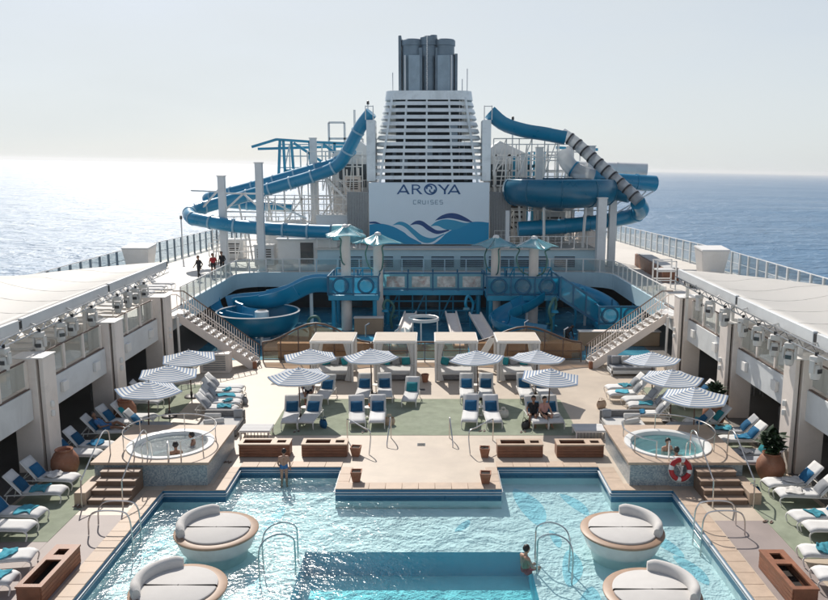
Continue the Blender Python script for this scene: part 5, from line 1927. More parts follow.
# hot tubs --------------------------------------------------------------------------
def hot_tub(s, side):
    X0, X1, Y0, Y1, Z = 7.35, 11.25, 25.7, 29.5, 0.9
    cx, cy, r = 9.15, 27.45, 1.42
    t = thing('hot_tub', 'round %s hot tub set in a raised tiled plinth with steps' % side, 'hot tub', (0, 0, 0), 0, 'raised hot tubs beside the pool')
    f = lambda x: s * x
    mb = MB()
    corners = [(X0, Y0), (X1, Y0), (X1, Y1), (X0, Y1)]
    for (xa, ya), (xb, yb) in zip(corners, corners[1:] + corners[:1]):
        mb.add([(f(xa), ya, 0), (f(xb), yb, 0), (f(xb), yb, Z - 0.08), (f(xa), ya, Z - 0.08)], [(0, 1, 2, 3)])
    mb.build('plinth', 'mosaic', t, smooth=False)
    # top slab with a round hole
    N = 48
    circ = [(cx + (r + .02) * math.cos(2 * PI * i / N), cy + (r + .02) * math.sin(2 * PI * i / N)) for i in range(N)]
    sq = []
    o = 0.09
    for i in range(N):
        a = 2 * PI * i / N
        dx, dy = math.cos(a), math.sin(a)
        ts = []
        if dx > 1e-6: ts.append((X1 + o - cx) / dx)
        if dx < -1e-6: ts.append((X0 - o - cx) / dx)
        if dy > 1e-6: ts.append((Y1 + o - cy) / dy)
        if dy < -1e-6: ts.append((Y0 - o - cy) / dy)
        q = min(v for v in ts if v > 0)
        sq.append((cx + dx * q, cy + dy * q))
    # snap nearest to the true corners
    for c_ in [(X0 - o, Y0 - o), (X1 + o, Y0 - o), (X1 + o, Y1 + o), (X0 - o, Y1 + o)]:
        i = min(range(N), key=lambda k: (sq[k][0] - c_[0]) ** 2 + (sq[k][1] - c_[1]) ** 2)
        sq[i] = c_
    mb = MB()
    vs = [(f(x), y, Z) for x, y in circ] + [(f(x), y, Z) for x, y in sq] + [(f(x), y, Z - .09) for x, y in circ] + [(f(x), y, Z - .09) for x, y in sq]
    fs = []
    for i in range(N):
        j = (i + 1) % N
        fs += [(i, j, N + j, N + i), (2 * N + i, 3 * N + i, 3 * N + j, 2 * N + j), (N + i, N + j, 3 * N + j, 3 * N + i), (i, 2 * N + i, 2 * N + j, j)]
    mb.add(vs, fs)
    mb.build('top_slab', 'coping', t, smooth=False)
    mb = MB()
    mb.lathe([(r + .14, Z + .002), (r + .13, Z + .05), (r, Z + .06), (r - .1, Z + .03), (r - .16, Z - .12), (r - .2, Z - .45), (r - .75, Z - .48), (r - .8, Z - .85), (0.01, Z - .87)], 48, (f(cx), cy, 0))
    mb.build('tub_shell', 'tubwhite', t)
    mb = MB()
    mb.lathe([(0.01, Z - .9), (r - .05, Z - .88), (r - .155, Z - .10), (0.01, Z - .10)], 48, (f(cx), cy, 0))
    mb.build('tub_water', 'tubfoam' if s > 0 else 'tubfoamL', t, smooth=False)
    # steps
    n_ = 5
    for k in range(n_):
        y1 = Y0 - 0.09 - 0.36 * k
        z1 = Z - Z / n_ * (k + 1) + 0.0
        if z1 < 0.02:
            break
        MB().box(min(f(9.55), f(10.85)), max(f(9.55), f(10.85)), y1 - 0.36, y1, 0, z1 - 0.035).build('riser', 'wood2', t, smooth=False)
        MB().box(min(f(9.53), f(10.87)), max(f(9.53), f(10.87)), y1 - 0.39, y1 - 0.003, z1 - 0.035, z1).build('tread', 'steptread', t, bevel=0.008, seg=1)
    # wooden cheek ledge outside the steps
    mb = MB()
    mb.box(min(f(10.9), f(11.3)), max(f(10.9), f(11.3)), Y0 - 1.55, Y0 - 0.1, 0, 0.42)
    mb.build('cheek', 'coping', t, bevel=0.02)
    # stair handrails
    for xq in (9.62, 10.95):
        x = f(xq)
        mb = MB()
        mb.tube(spline([(x, Y0 - 1.75, 0.0), (x, Y0 - 1.72, 0.85), (x, Y0 - 1.55, 1.0), (x, Y0 - 0.2, 1.75), (x, Y0 + 0.25, 1.9), (x, Y0 + 0.6, 1.8), (x, Y0 + 0.68, 1.5), (x, Y0 + .68, Z)], 5), 0.024, 8)
        mb.build('handrail', 'steel', t)
    # curved guard rail around the tub
    A0, A1 = (20, 250)
    pts = []
    rr = r + 0.22
    for a in range(-60, 241, 10):
        pts.append((f(cx + rr * math.cos(R(a))), cy + rr * math.sin(R(a)), Z + 0.62))
    mb = MB()
    mb.tube([(pts[0][0], pts[0][1], Z)] + pts + [(pts[-1][0], pts[-1][1], Z)], 0.024, 8)
    mb.build('guard_rail', 'steel', t)
    for a in (-30, 30, 90, 150, 210):
        mb = MB()
        x, y = f(cx + rr * math.cos(R(a))), cy + rr * math.sin(R(a))
        mb.tube([(x, y, Z), (x, y, Z + .62)], 0.02, 6)
        mb.build('guard_post', 'steel', t)
    # grab loops at the tub rim
    for a in (255, 285):
        x, y = f(cx + (r + .05) * math.cos(R(a))), cy + (r + .05) * math.sin(R(a))
        dx, dy = f(math.cos(R(a))) * .25, math.sin(R(a)) * .25
        mb = MB()
        mb.tube(spline([(x + dx, y + dy, Z), (x + dx, y + dy, Z + .45), (x, y, Z + .6), (x - dx, y - dy, Z + .45), (x - dx * 1.3, y - dy * 1.3, Z - .2)], 5), 0.02, 8)
        mb.build('grab_rail', 'steel', t)
    return t


M['steptread'] = mat('step_tread', (0.33, 0.235, 0.175), 0.6, var=0.16, scale=2.5, rand=0.06)
M['wood2'] = mat('step_riser', (0.20, 0.13, 0.09), 0.6, var=0.2, scale=3)
M['tubfoamL'] = water('tub_water_foamy', [(6.0, 0.14), (18.0, 0.05)], 1.0, rough=0.10, absorb=(0.2, 0.75, 0.85), dens=0.6, body=0.40, body_col=(0.75, 0.8, 0.8))
hot_tub(-1, 'left')
hot_tub(1, 'right')

# life ring on the right tub plinth
lr = thing('life_ring', 'red and white life ring hanging on the right hot tub plinth', 'life ring', (9.0, 25.42, 0.72))
lr.rotation_euler = (R(78), 0, R(8))
for k in range(8):
    mb = MB()
    a0, a1 = R(k * 45 + 8), R(k * 45 + 53)
    white = k % 2
    if white:
        a0, a1 = a0 + R(11), a1 - R(11)
    else:
        a0, a1 = a0 - R(11), a1 + R(11)
    mb.tube([(0.33 * math.cos(a0 + (a1 - a0) * i / 8), 0.33 * math.sin(a0 + (a1 - a0) * i / 8), 0) for i in range(9)], 0.085, 10)
    mb.build('ring_segment', 'tubwhite' if white else 'red', lr)
mb = MB()
mb.tube([(0.44 * math.cos(k * PI / 8), 0.44 * math.sin(k * PI / 8), 0.02 * (k % 2)) for k in range(16)], 0.012, 5, closed=True)
mb.build('rope', 'clothwhite', lr)
mb = MB()
mb.tube([(0, -0.2, -0.02), (0.1, 0.1, -0.02), (-0.1, 0.15, -0.02), (0.08, -0.15, -0.02), (0.02, 0.2, -0.03)], 0.035, 6)
mb.build('rope_coil', 'clothwhite', lr)

# wooden bins -----------------------------------------------------------------------
def bin_box(x, y, L, rz, label):
    t = thing('wooden_bin', label, 'bin', (x, y, 0), rz, 'red brown wooden bins by the pool')
    h, d = 0.50, 0.62
    for q in (-1, 1):
        for k in range(4):
            MB().box(-L / 2, L / 2, q * d / 2 - .02, q * d / 2 + .02, 0.02 + k * .115, 0.02 + k * .115 + .108).build('plank', 'wood', t, bevel=0.006, seg=1)
        MB().box(q * L / 2 - .02, q * L / 2 + .02, -d / 2 + .021, d / 2 - .021, 0.02, h - .021).build('end_panel', 'wood', t, bevel=0.006, seg=1)
    # top frame with a long and a small opening
    a, b, c_, e_ = -L / 2 + .12, L * 0.12, L * 0.24, L * 0.24 + .34
    mb = MB()
    xs_ = [-L / 2 - .03, a, b, c_, e_, L / 2 + .03]
    for k in (0, 2, 4):
        mb.box(xs_[k], xs_[k + 1], -d / 2 - .03, d / 2 + .03, h - .02, h + .03)
    for k in (1, 3):
        w_ = .1 if k == 1 else .16
        mb.box(xs_[k], xs_[k + 1], -d / 2 - .03, -d / 2 + w_, h - .02, h + .03)
        mb.box(xs_[k], xs_[k + 1], d / 2 - w_, d / 2 + .03, h - .02, h + .03)
    mb.build('top_frame', 'woodtop' if abs(rz) < 1 else 'wood', t, smooth=False)
    MB().box(-L / 2 + .03, L / 2 - .03, -d / 2 + .03, d / 2 - .03, 0.02, 0.2).build('lining', 'soil', t, smooth=False)
    return t


bin_box(-5.95, 28.75, 1.9, 0, 'wooden bin left of the pier beside the left hot tub')
bin_box(-3.65, 28.75, 1.7, 0, 'wooden bin close to the left side of the pier')
bin_box(3.85, 28.7, 1.7, 0, 'wooden bin close to the right side of the pier')
bin_box(6.15, 28.7, 1.75, 0, 'wooden bin right of the pier beside the right hot tub')
bin_box(-9.75, 19.3, 2.2, PI / 2, 'wooden bin on the lower left deck by the pool edge')
bin_box(9.85, 19.1, 2.0, PI / 2, 'wooden bin on the lower right deck by the pool edge')

# square terracotta pots on the pier
for x, y, lab in ((-2.2, 26.1, 'small brown pot at the front left corner of the pier'), (-2.45, 28.6, 'small brown pot at the back left of the pier'),
                  (2.35, 25.95, 'small brown pot at the front right corner of the pier'), (2.5, 28.5, 'small brown pot at the back right of the pier')):
    t = thing('pier_pot', lab, 'pot', (x, y, 0.03 if y < 26.3 else 0), R(random.uniform(-8, 8)), 'small pots on the pier')
    mb = MB()
    mb.add([(-.13, -.13, 0), (.13, -.13, 0), (.13, .13, 0), (-.13, .13, 0), (-.2, -.2, .38), (.2, -.2, .38), (.2, .2, .38), (-.2, .2, .38),
            (-.16, -.16, .38), (.16, -.16, .38), (.16, .16, .38), (-.16, .16, .38), (-.15, -.15, .3), (.15, -.15, .3), (.15, .15, .3), (-.15, .15, .3)],
           [(3, 2, 1, 0), (0, 1, 5, 4), (1, 2, 6, 5), (2, 3, 7, 6), (3, 0, 4, 7), (4, 5, 9, 8), (5, 6, 10, 9), (6, 7, 11, 10), (7, 4, 8, 11), (8, 9, 13, 12), (9, 10, 14, 13), (10, 11, 15, 14), (11, 8, 12, 15)])
    mb.build('pot', 'terracotta', t, bevel=0.008, seg=1)
    MB().box(-.15, .15, -.15, .15, .28, .33).build('soil', 'soil', t, smooth=False)

# big round urns -----------------------------------------------------------------------
def urn(x, y, sc_, plant, label):
    t = thing('terracotta_urn', label, 'urn', (x, y, 0.01), 0, 'big round terracotta urns')
    mb = MB()
    mb.lathe([(0.01, 0), (0.26, 0.0), (0.40, 0.18), (0.48, 0.42), (0.46, 0.66), (0.34, 0.88), (0.27, 0.94), (0.31, 1.0), (0.30, 1.02), (0.23, 0.98), (0.22, 0.9), (0.01, 0.88)], 32)
    mb.v = [(a * sc_, b * sc_, c_ * sc_) for a, b, c_ in mb.v]
    mb.build('vessel', 'terracotta', t)
    if plant:
        lf = MB()

        def leaf(L, wd):
            m_ = MB()
            m_.grid(lambda u, v: ((v - .5) * wd * math.sin(PI * min(1, .1 + u * .9)), L * u, 0.32 * L * math.sin(u * 2.0) - .25 * L * u * u), 5, 2)
            return m_
        base = leaf(0.55, 0.24).build('leaf', 'leaf', t, ang=80)
        base.location = (0, 0, 0.92 * sc_)
        base.rotation_euler = (R(50), 0, 0)
        for k in range(130):
            put(base, t, (random.uniform(-.12, .12), random.uniform(-.12, .12), 0.9 * sc_ + random.uniform(0, .5)), (R(random.uniform(10, 80)), R(random.uniform(-25, 25)), R(random.uniform(0, 360))),
                (random.uniform(.8, 1.3),) * 3)
    return t


urn(-12.85, 32.6, 1.0, False, 'round terracotta urn at the foot of the middle left column')
urn(-12.7, 26.6, 1.0, False, 'round terracotta urn at the foot of the nearest left column')
urn(12.6, 32.2, 1.0, True, 'round terracotta urn half under the nearest right parasol')
urn(12.45, 26.2, 1.02, True, 'terracotta urn with a bushy dark plant by the right tub')

# loungers -----------------------------------------------------------------------------
def make_lounger(name, sling, cushion):
    t = thing(name, 'x', 'lounger')
    L0, L1, hw, h = -0.98, 0.98, 0.33, 0.36
    hinge, ang, bl = 0.28, R(48), 0.80
    mb = MB()
    for s in (-1, 1):
        mb.tube(spline([(s * hw, hinge + .55, h - .03), (s * hw, 0, h - .02), (s * hw, L0 + .22, h - .02), (s * hw, L0 + .05, h - .06), (s * hw, L0, h - .16), (s * hw, L0 + .05, 0.02)], 5), 0.022, 6)
    mb.tube([(-hw, hinge + .55, h - .03), (hw, hinge + .55, h - .03)], 0.018, 6)
    mb.tube([(-hw, L0 + .08, h - .06), (hw, L0 + .08, h - .06)], 0.018, 6)
    mb.build('frame', 'white', t)
    for s in (-1, 1):
        mb = MB()
        mb.tube([(s * hw, hinge + .45, h - .03), (s * hw, hinge + .55, 0.0)], 0.02, 6)
        mb.build('leg', 'white', t)
    mb = MB()

    def sf(u, v):
        y = hinge + (L0 + .02 - hinge) * u
        z = h + 0.035 - (0.10 * max(0, (u - .82) / .18) ** 2) - 0.015 * math.sin(PI * u)
        return ((v - .5) * 2 * (hw - .005), y, z)
    mb.grid(sf, 12, 4)
    mb.build('seat_pad', sling, t, ang=60, solid=0.06)
    mb = MB()
    mb.grid(lambda u, v: ((v - .5) * 2 * (hw - .005), hinge + .03 + bl * u * math.cos(ang), h + .05 + bl * u * math.sin(ang) + .02 * math.sin(PI * u)), 8, 4)
    mb.build('backrest', sling, t, ang=60, solid=0.05)
    mb = MB()
    for s in (-1, 1):
        mb.tube([(s * hw, hinge, h), (s * hw, hinge + bl * math.cos(ang), h + .03 + bl * math.sin(ang)), ], 0.02, 6)
        mb.tube([(s * hw * .9, hinge + .5 * bl * math.cos(ang), h + .5 * bl * math.sin(ang)), (s * hw * .9, hinge + .55, h - .03)], 0.014, 5)
    mb.tube([(-hw, hinge + bl * math.cos(ang), h + .03 + bl * math.sin(ang)), (hw, hinge + bl * math.cos(ang), h + .03 + bl * math.sin(ang))], 0.02, 6)
    mb.build('back_frame', 'white', t)
    if cushion:
        mb = MB()
        mx = Matrix.Translation((0, hinge + .14, h + .24)) @ Matrix.Rotation(R(52), 4, 'X')
        mb.grid(lambda u, v: tuple(mx @ Vector(((v - .5) * .52, (u - .5) * .48, .085 * (1 - (2 * u - 1) ** 4) * (1 - (2 * v - 1) ** 4) + .02))), 8, 8)
        mb.grid(lambda u, v: tuple(mx @ Vector(((v - .5) * .52, (u - .5) * .48, .02 - .01 * (1 - (2 * u - 1) ** 4)))), 8, 8)
        mb.build('cushion', cushion, t, ang=70)
    return t


M['navytowel'] = mat('blue_towel', (0.04, 0.20, 0.36), 0.95, var=0.2, scale=6, bump=0.5, bscale=40, spec=0.1, rand=0.2)
protos = {}
tw_proto = None


def lounger(x, y, rot, label, kind='navy', towel=None, grp='white sun loungers', sling='sling'):
    global tw_proto
    key = (kind, sling)
    rz = R(rot + random.uniform(-7, 7))
    x += random.uniform(-.06, .06)
    y += random.uniform(-.05, .05)
    z = 0.012
    if key not in protos:
        t = make_lounger('sun_lounger', sling, kind)
        t.location, t.rotation_euler = (x, y, z), (0, 0, rz)
        tag(t, label, group=grp)
        protos[key] = t
    else:
        t = dup(protos[key], (x, y, z), rz, label, grp)
    if towel:
        mb = MB()
        p1, p2, p3 = (random.uniform(0, 6) for _ in range(3))
        ln, y0_ = random.uniform(.35, .75), random.uniform(-.75, -.3)
        cr_ = random.uniform(.015, .05)
        mb.grid(lambda u, v: ((v - .5) * (.56 - .12 * math.sin(p1 + 5 * u)) + .04 * math.sin(6 * u + p2), y0_ + ln * u + .05 * math.sin(4 * v + p1),
                              .425 + cr_ + cr_ * (math.sin(7 * u + 5 * v + p1) + .7 * math.sin(13 * v - 6 * u + p2) + .5 * math.sin(17 * u + p3)) * .5), 18, 12)
        q = mb.build('towel', random.choice(['teal', 'teal', 'teal', 'navytowel', 'clothwhite']), None, ang=80, solid=0.025)
        q.location = (x, y, z)
        q.rotation_euler = (0, 0, rz + R(random.uniform(-6, 6)))
        q.scale = (random.uniform(.8, 1.1), random.uniform(.7, 1.15), 1)
        tag(q, towel, 'towel', 'crumpled towels on the loungers')
    return t


# centre, heads away from the camera
cl = [(-5.58, 32.5, 'navy', None, 'left lounger of the front pair under the front left parasol'),
      (-4.72, 32.5, 'navy', None, 'right lounger of the front pair under the front left parasol'),
      (-5.5, 36.0, 'navy', None, 'left lounger of the back pair in front of the leftmost cabana'),
      (-4.62, 36.0, 'navy', None, 'right lounger of the back pair in front of the leftmost cabana'),
      (-2.77, 32.5, 'navy', None, 'left lounger of the front pair left of the pier axis'),
      (-1.92, 32.5, 'navy', None, 'right lounger of the front pair left of the pier axis'),
      (-2.72, 36.2, 'navy', None, 'left lounger of the back pair before the second cabana'),
      (-1.80, 36.2, 'navy', None, 'right lounger of the back pair before the second cabana'),
      (-0.50, 35.6, 'tealpillow', None, 'single lounger with a teal cushion in the middle of the turf'),
      (2.18, 32.6, 'navy', None, 'left lounger of the front pair right of the pier axis'),
      (3.05, 32.6, 'navy', None, 'right lounger of the front pair right of the pier axis'),
      (2.22, 36.2, 'navy', None, 'left lounger of the back pair before the third cabana'),
      (3.02, 36.2, 'navy', None, 'right lounger of the back pair before the third cabana'),
      (4.95, 36.2, 'navy', None, 'left lounger of the back pair before the rightmost cabana'),
      (5.80, 36.2, 'navy', None, 'right lounger of the back pair before the rightmost cabana'),
      (4.98, 32.45, 'navy', None, 'lounger where the seated couple rests under the front right parasol'),
      (5.72, 32.5, 'navy', 'crumpled towel on the lounger beside the seated couple', 'empty lounger right beside the seated couple')]
for x, y, k, tw, lab in cl:
    lounger(x, y, 0, 'white ' + lab, k, tw)
# left mid group, heads left
for x, y, tw, lab in [(-9.65, 36.9, None, 'white lounger of the left group nearest the staircase'), (-9.6, 36.1, 'crumpled towel on the second lounger below the left staircase', 'second white lounger of the left group below the staircase'),
                      (-9.25, 34.3, 'crumpled towel on the third lounger of the left group', 'third white lounger of the left group below the staircase'),
                      (-9.2, 33.5, 'crumpled towel on the lounger just behind the left sofa', 'white lounger of the left group just behind the sofa')]:
    lounger(x, y, 90, lab, 'greycush', tw)
for x, y, tw, lab in [(9.95, 36.9, 'crumpled towel on the lounger nearest the right staircase', 'white lounger of the right group nearest the staircase'),
                      (9.8, 35.8, 'crumpled towel on the second lounger below the right staircase', 'second white lounger of the right group below the staircase'),
                      (10.35, 33.9, 'crumpled towel on the third lounger of the right group', 'third white lounger of the right group below the staircase'),
                      (9.95, 32.7, 'crumpled towel on the lounger just behind the right sofa', 'white lounger of the right group just behind the sofa')]:
    lounger(x, y, -90, lab, 'greycush', tw)
# outer rows under the galleries
Lrow = [(-12.35, 32.2, 'tealpillow', None, 'white lounger under the nearest left parasol'), (-11.4, 31.1, 'navy', None, 'grey lounger with blue cushion behind the left hot tub'),
        (-12.9, 30.5, 'navy', None, 'white lounger with the reclining guest behind the left tub'), (-12.8, 31.6, 'navy', None, 'white lounger by the middle left column beside the reclining guest'),
        (-12.85, 28.8, 'navy', 'crumpled towel on the lounger behind the left urn', 'white lounger behind the nearest left urn'), (-13.0, 27.95, 'navy', None, 'white lounger partly hidden by the nearest left urn'),
        (-12.75, 25.6, 'navy', 'crumpled towel on the lounger below the nearest left column', 'white lounger just below the nearest left column'), (-12.7, 24.5, 'navy', 'crumpled towel on the second lounger below the nearest left column', 'second white lounger below the nearest left column'),
        (-12.6, 22.9, 'navy', 'crumpled towel on the third lounger below the nearest left column', 'third white lounger below the nearest left column'), (-12.55, 21.9, 'navy', None, 'fourth white lounger below the nearest left column'),
        (-11.6, 20.0, 'navy', 'crumpled towel on the lounger nearest the lower left bin', 'white lounger nearest the lower left wooden bin'), (-11.5, 18.8, 'navy', 'crumpled towel on the lounger in the lower left corner', 'white lounger in the very lower left corner')]
for x, y, k, tw, lab in Lrow:
    lounger(x, y, 90 + (12 if y < 20.5 else 0), lab, k, tw, sling='slinggrey' if 'grey' in lab else 'sling')
Rrow = [(12.2, 31.7, 'tealpillow', 'crumpled towel on the lounger under the nearest right parasol', 'white lounger under the nearest right parasol'), (11.3, 31.0, 'navy', None, 'grey lounger with blue cushion behind the right hot tub'),
        (12.75, 30.4, 'navy', 'crumpled towel on the grey lounger below the right urn', 'grey lounger just below the farther right urn'), (12.8, 29.5, 'navy', 'crumpled towel on the raised white lounger beside the right tub', 'white lounger with raised back beside the right tub'),
        (12.55, 27.95, 'tealpillow', 'crumpled towel on the grey lounger behind the plant urn', 'grey lounger behind the urn with the plant'), (12.45, 27.15, 'tealpillow', None, 'second grey lounger beside the urn with the plant'),
        (12.75, 25.2, 'navy', 'crumpled towel on the lounger below the plant urn', 'white lounger just below the urn with the plant'), (12.8, 24.3, 'greycush', 'crumpled towel on the second lounger below the plant urn', 'second white lounger below the urn with the plant'),
        (12.6, 22.7, 'navy', 'crumpled towel on the third lounger below the plant urn', 'third white lounger below the urn with the plant'), (12.6, 21.85, 'navy', None, 'fourth white lounger below the urn with the plant'),
        (11.75, 20.2, 'navy', 'crumpled towel on the lounger above the lower right bin', 'white lounger right above the lower right wooden bin'), (11.6, 19.0, 'navy', None, 'white lounger in the very lower right corner')]
for x, y, k, tw, lab in Rrow:
    lounger(x, y, -90 - (8 if y < 20.5 else 0), lab, k, tw, sling='slinggrey' if 'grey' in lab else 'sling')

for x, y, rot, k, tw, lab in [(-12.9, 34.6, 90, 'greycush', 'crumpled towel on the lounger between the left parasols', 'white lounger in the shade between the left parasols'), (-12.85, 35.7, 90, 'navy', None, 'white lounger beneath the farthest left parasol'),
                              (12.85, 34.6, -90, 'greycush', 'crumpled towel on the lounger between the right parasols', 'white lounger in the shade between the right parasols'), (12.9, 35.6, -90, 'navy', None, 'white lounger beneath the farthest right parasol'),
                              (-12.9, 18.6, 96, 'navy', 'crumpled towel at the lower left picture edge', 'white lounger cut by the lower left picture edge'), (-9.3, 35.2, 90, 'greycush', 'crumpled towel on the middle lounger below the left stairs', 'middle white lounger of the left group'),
                              (10.3, 34.9, -90, 'greycush', None, 'middle white lounger of the right group')]:
    lounger(x, y, rot, lab, k, tw)

# sofas --------------------------------------------------------------------------------------
def sofa(x, y, s, label):
    t = thing('outdoor_sofa', label, 'sofa', (x, y, 0), 0, 'rattan sofas behind the hot tubs')
    MB().box(-.85, .85, -.8, .8, 0.06, 0.26).build('base', 'rattan', t, bevel=0.02)
    MB().box(-.85, .85, .62, .8, 0.26, 0.68).build('back', 'rattan', t, bevel=0.03)
    MB().box(-.81, .81, -.78, .6, 0.265, 0.42).build('seat_cushion', 'fabricwhite', t, bevel=0.05, seg=3)
    for px, py, a in ((s * .45, .40, 90), (s * .2, -.35, 25)):
        mb = MB()
        c_, sn = math.cos(R(a)) * .42, math.sin(R(a)) * .42
        mb.tube([(px - c_ if a != 90 else px - .35, py - sn if a != 90 else py, .52), (px + c_ if a != 90 else px + .35, py + sn if a != 90 else py, .52)], 0.115, 12)
        mb.build('bolster', 'fabricwhite', t, bevel=0.04)
    MB().box(-s * .62 - .2, -s * .62 + .2, .36, .56, .43, .8).build('pillow', 'greycush', t, bevel=0.08, seg=3)
    for px in (-.78, .78):
        for py in (-.72, .72):
            MB().box(px - .04, px + .04, py - .04, py + .04, 0, .06).build('foot', 'dkmetal', t, smooth=False)


sofa(8.55, 31.5, 1, 'grey rattan sofa with white cushions behind the right hot tub')
sofa(-8.4, 31.5, -1, 'grey rattan sofa with white cushions behind the left hot tub')
# larger sofa under the right stairs, rattan bin under the left stairs
def stair_sofa(x, y, label):
    t = thing('outdoor_sofa', label, 'sofa', (x, y, 0))
    MB().box(-1.2, 1.2, -.5, .5, 0.12, 0.32).build('base', 'palegrey', t, bevel=0.02)
    MB().box(-1.2, 1.2, .38, .55, 0.32, 0.9).build('back', 'greycush', t, bevel=0.04)
    MB().box(-1.15, 1.15, -.48, .37, 0.325, 0.48).build('seat_cushion', 'greycush', t, bevel=0.05, seg=3)
    for k in range(4):
        MB().box(-1.05 + k * .55, -.62 + k * .55, .1, .3, .5, .95).build('pillow', ('greycush', 'padgrey')[k % 2], t, bevel=0.08, seg=3)
    for px in (-1.15, 1.15):
        MB().box(px - .04, px + .04, -.5, -.42, 0, .5).build('leg', 'white', t, smooth=False)


stair_sofa(11.2, 40.6, 'long grey sofa with pillows under the right staircase')
t = thing('storage_cabinet', 'low grey slatted cabinet under the left staircase', 'cabinet', (-11.2, 41.1, 0))
MB().box(-.8, .8, -.35, .35, 0, 1.05).build('body', 'cream', t, bevel=0.02)
for k in range(7):
    MB().box(-.6, .6, -.375, -.352, .15 + k * .12, .22 + k * .12).build('slat', 'grate', t, smooth=False)
for s in (-1, 1):
    lab = 'left' if s < 0 else 'right'
    t = thing('low_table', 'low slatted grey table beside the %s hot tub' % lab, 'table', (s * 6.85 + .1, 30.8, 0), 0, 'low slatted tables')
    for k in range(8):
        MB().box(-.62, .62, -.44 + k * .11, -.44 + k * .11 + .1, .36, .39).build('slat', 'sling', t, smooth=False)
    MB().box(-.64, .64, -.46, .46, .31, .358).build('frame', 'white', t, smooth=False)
    for px in (-.58, .58):
        for py in (-.4, .4):
            MB().box(px - .03, px + .03, py - .03, py + .03, 0, .31).build('leg', 'white', t, smooth=False)
    for k in range(9):
        MB().box(-.55 + k * .135, -.52 + k * .135, -.445, -.43, .05, .31).build('front_slat', 'rattan', t, smooth=False)
# small side tables between paired loungers
for x, y, lab in [(-5.15, 33.4, 'front left'), (-2.35, 33.4, 'front inner left'), (2.62, 33.5, 'front inner right'), (-5.05, 36.9, 'back left'), (-2.25, 37.0, 'back inner left'), (2.62, 37.0, 'back inner right'), (5.38, 37.0, 'back right')]:
    t = thing('side_table', 'tiny round table between the %s lounger pair' % lab, 'table', (x, y, 0.012), 0, 'tiny tables between lounger pairs')
    mb = MB()
    mb.lathe([(0.01, .40), (.19, .40), (.2, .415), (.19, .43), (.01, .43)], 18)
    mb.build('top', 'white', t)
    mb = MB()
    mb.tube([(0, 0, 0.02), (0, 0, .4)], 0.025, 8)
    mb.build('stem', 'steel', t)
    mb = MB()
    mb.lathe([(.14, 0), (.14, .015), (.02, .03)], 16)
    mb.build('foot', 'steel', t)

# parasols -----------------------------------------------------------------------------------
def make_parasol():
    t = thing('striped_parasol', 'x', 'parasol', (0, 0, 0), 0, 'blue and white striped parasols')
    N, r, zt, ze = 6, 1.36, 2.36, 1.97
    mb = MB()
    uv = []
    K = 6
    for i in range(N):
        a0, a1 = 2 * PI * i / N, 2 * PI * (i + 1) / N
        base = len(mb.v)
        vs = []
        for k in range(K + 1):
            f_ = k / K
            for j in range(5):
                q = j / 4
                sag = 0.05 * math.sin(PI * f_) + 0.045 * f_ * (1 - (2 * q - 1) ** 2)
                x = r * f_ * ((1 - q) * math.cos(a0) + q * math.cos(a1)) + .001 * math.cos(a0)
                y = r * f_ * ((1 - q) * math.sin(a0) + q * math.sin(a1)) + .001 * math.sin(a0)
                vs.append((x, y, zt + (ze - zt) * f_ ** 1.15 - sag))
                uv.append((q, f_ * 9))
        for j in range(5):
            q = j / 4
            x, y, z = vs[K * 5 + j]
            vs.append((x * 1.0, y * 1.0, z - .06))
            uv.append((q, 9.3))
        fs = [(k * 5 + j, k * 5 + j + 1, (k + 1) * 5 + j + 1, (k + 1) * 5 + j) for k in range(K + 1) for j in range(4)]
        mb.add(vs, fs)
    mb.uv = uv
    mb.build('canopy', 'stripe', t, ang=30)
    mb = MB()
    for i in range(N):
        a = 2 * PI * i / N
        mb.tube([(.03 * math.cos(a), .03 * math.sin(a), zt - .07), (r * .97 * math.cos(a), r * .97 * math.sin(a), ze - .04)], 0.012, 5)
    mb.build('ribs', 'white', t)
    mb = MB()
    mb.tube([(0, 0, 0.05), (0, 0, zt - .03)], 0.03, 8)
    mb.build('pole', 'brownrail', t)
    mb = MB()
    mb.lathe([(.01, .07), (.025, .06), (.04, .02), (.04, 0)], 12, (0, 0, zt - .02))
    mb.build('finial', 'padgrey', t)
    mb = MB()
    mb.lathe([(.34, 0), (.34, .05), (.3, .08), (.06, .1), (.05, .3), (.01, .3)], 20)
    mb.build('base', 'dkmetal', t)
    return t


um = [(-5.35, 36.4, 'striped parasol above the back pair at the leftmost cabana'), (-2.4, 36.45, 'striped parasol in front of the second cabana from left'), (-5.3, 32.95, 'striped parasol standing alone in the front left of turf'),
      (2.72, 36.1, 'striped parasol between the third cabana and its lounger pair'), (5.45, 36.1, 'striped parasol in front of the rightmost cabana'), (5.55, 32.8, 'striped parasol over the seated couple'),
      (-11.1, 36.3, 'farthest of three striped parasols on the left, near the stairs'), (-11.2, 33.35, 'middle of the three striped parasols on the left'), (-11.2, 30.75, 'nearest of the three striped parasols on the left, behind the tub'),
      (10.95, 35.7, 'farthest of three striped parasols on the right, near the stairs'), (10.85, 32.6, 'middle of the three striped parasols on the right'), (10.95, 29.85, 'nearest of the three striped parasols on the right, behind the tub')]
pp = None
for x, y, lab in um:
    rz = R(random.uniform(-20, 20))
    if pp is None:
        pp = make_parasol()
        pp.location, pp.rotation_euler = (x, y, .012), (0, 0, rz)
        pp['label'] = lab
    else:
        o = dup(pp, (x, y, .012), rz, lab)
        o.rotation_euler = (R(random.uniform(-3, 3)), R(random.uniform(-3, 3)), rz)

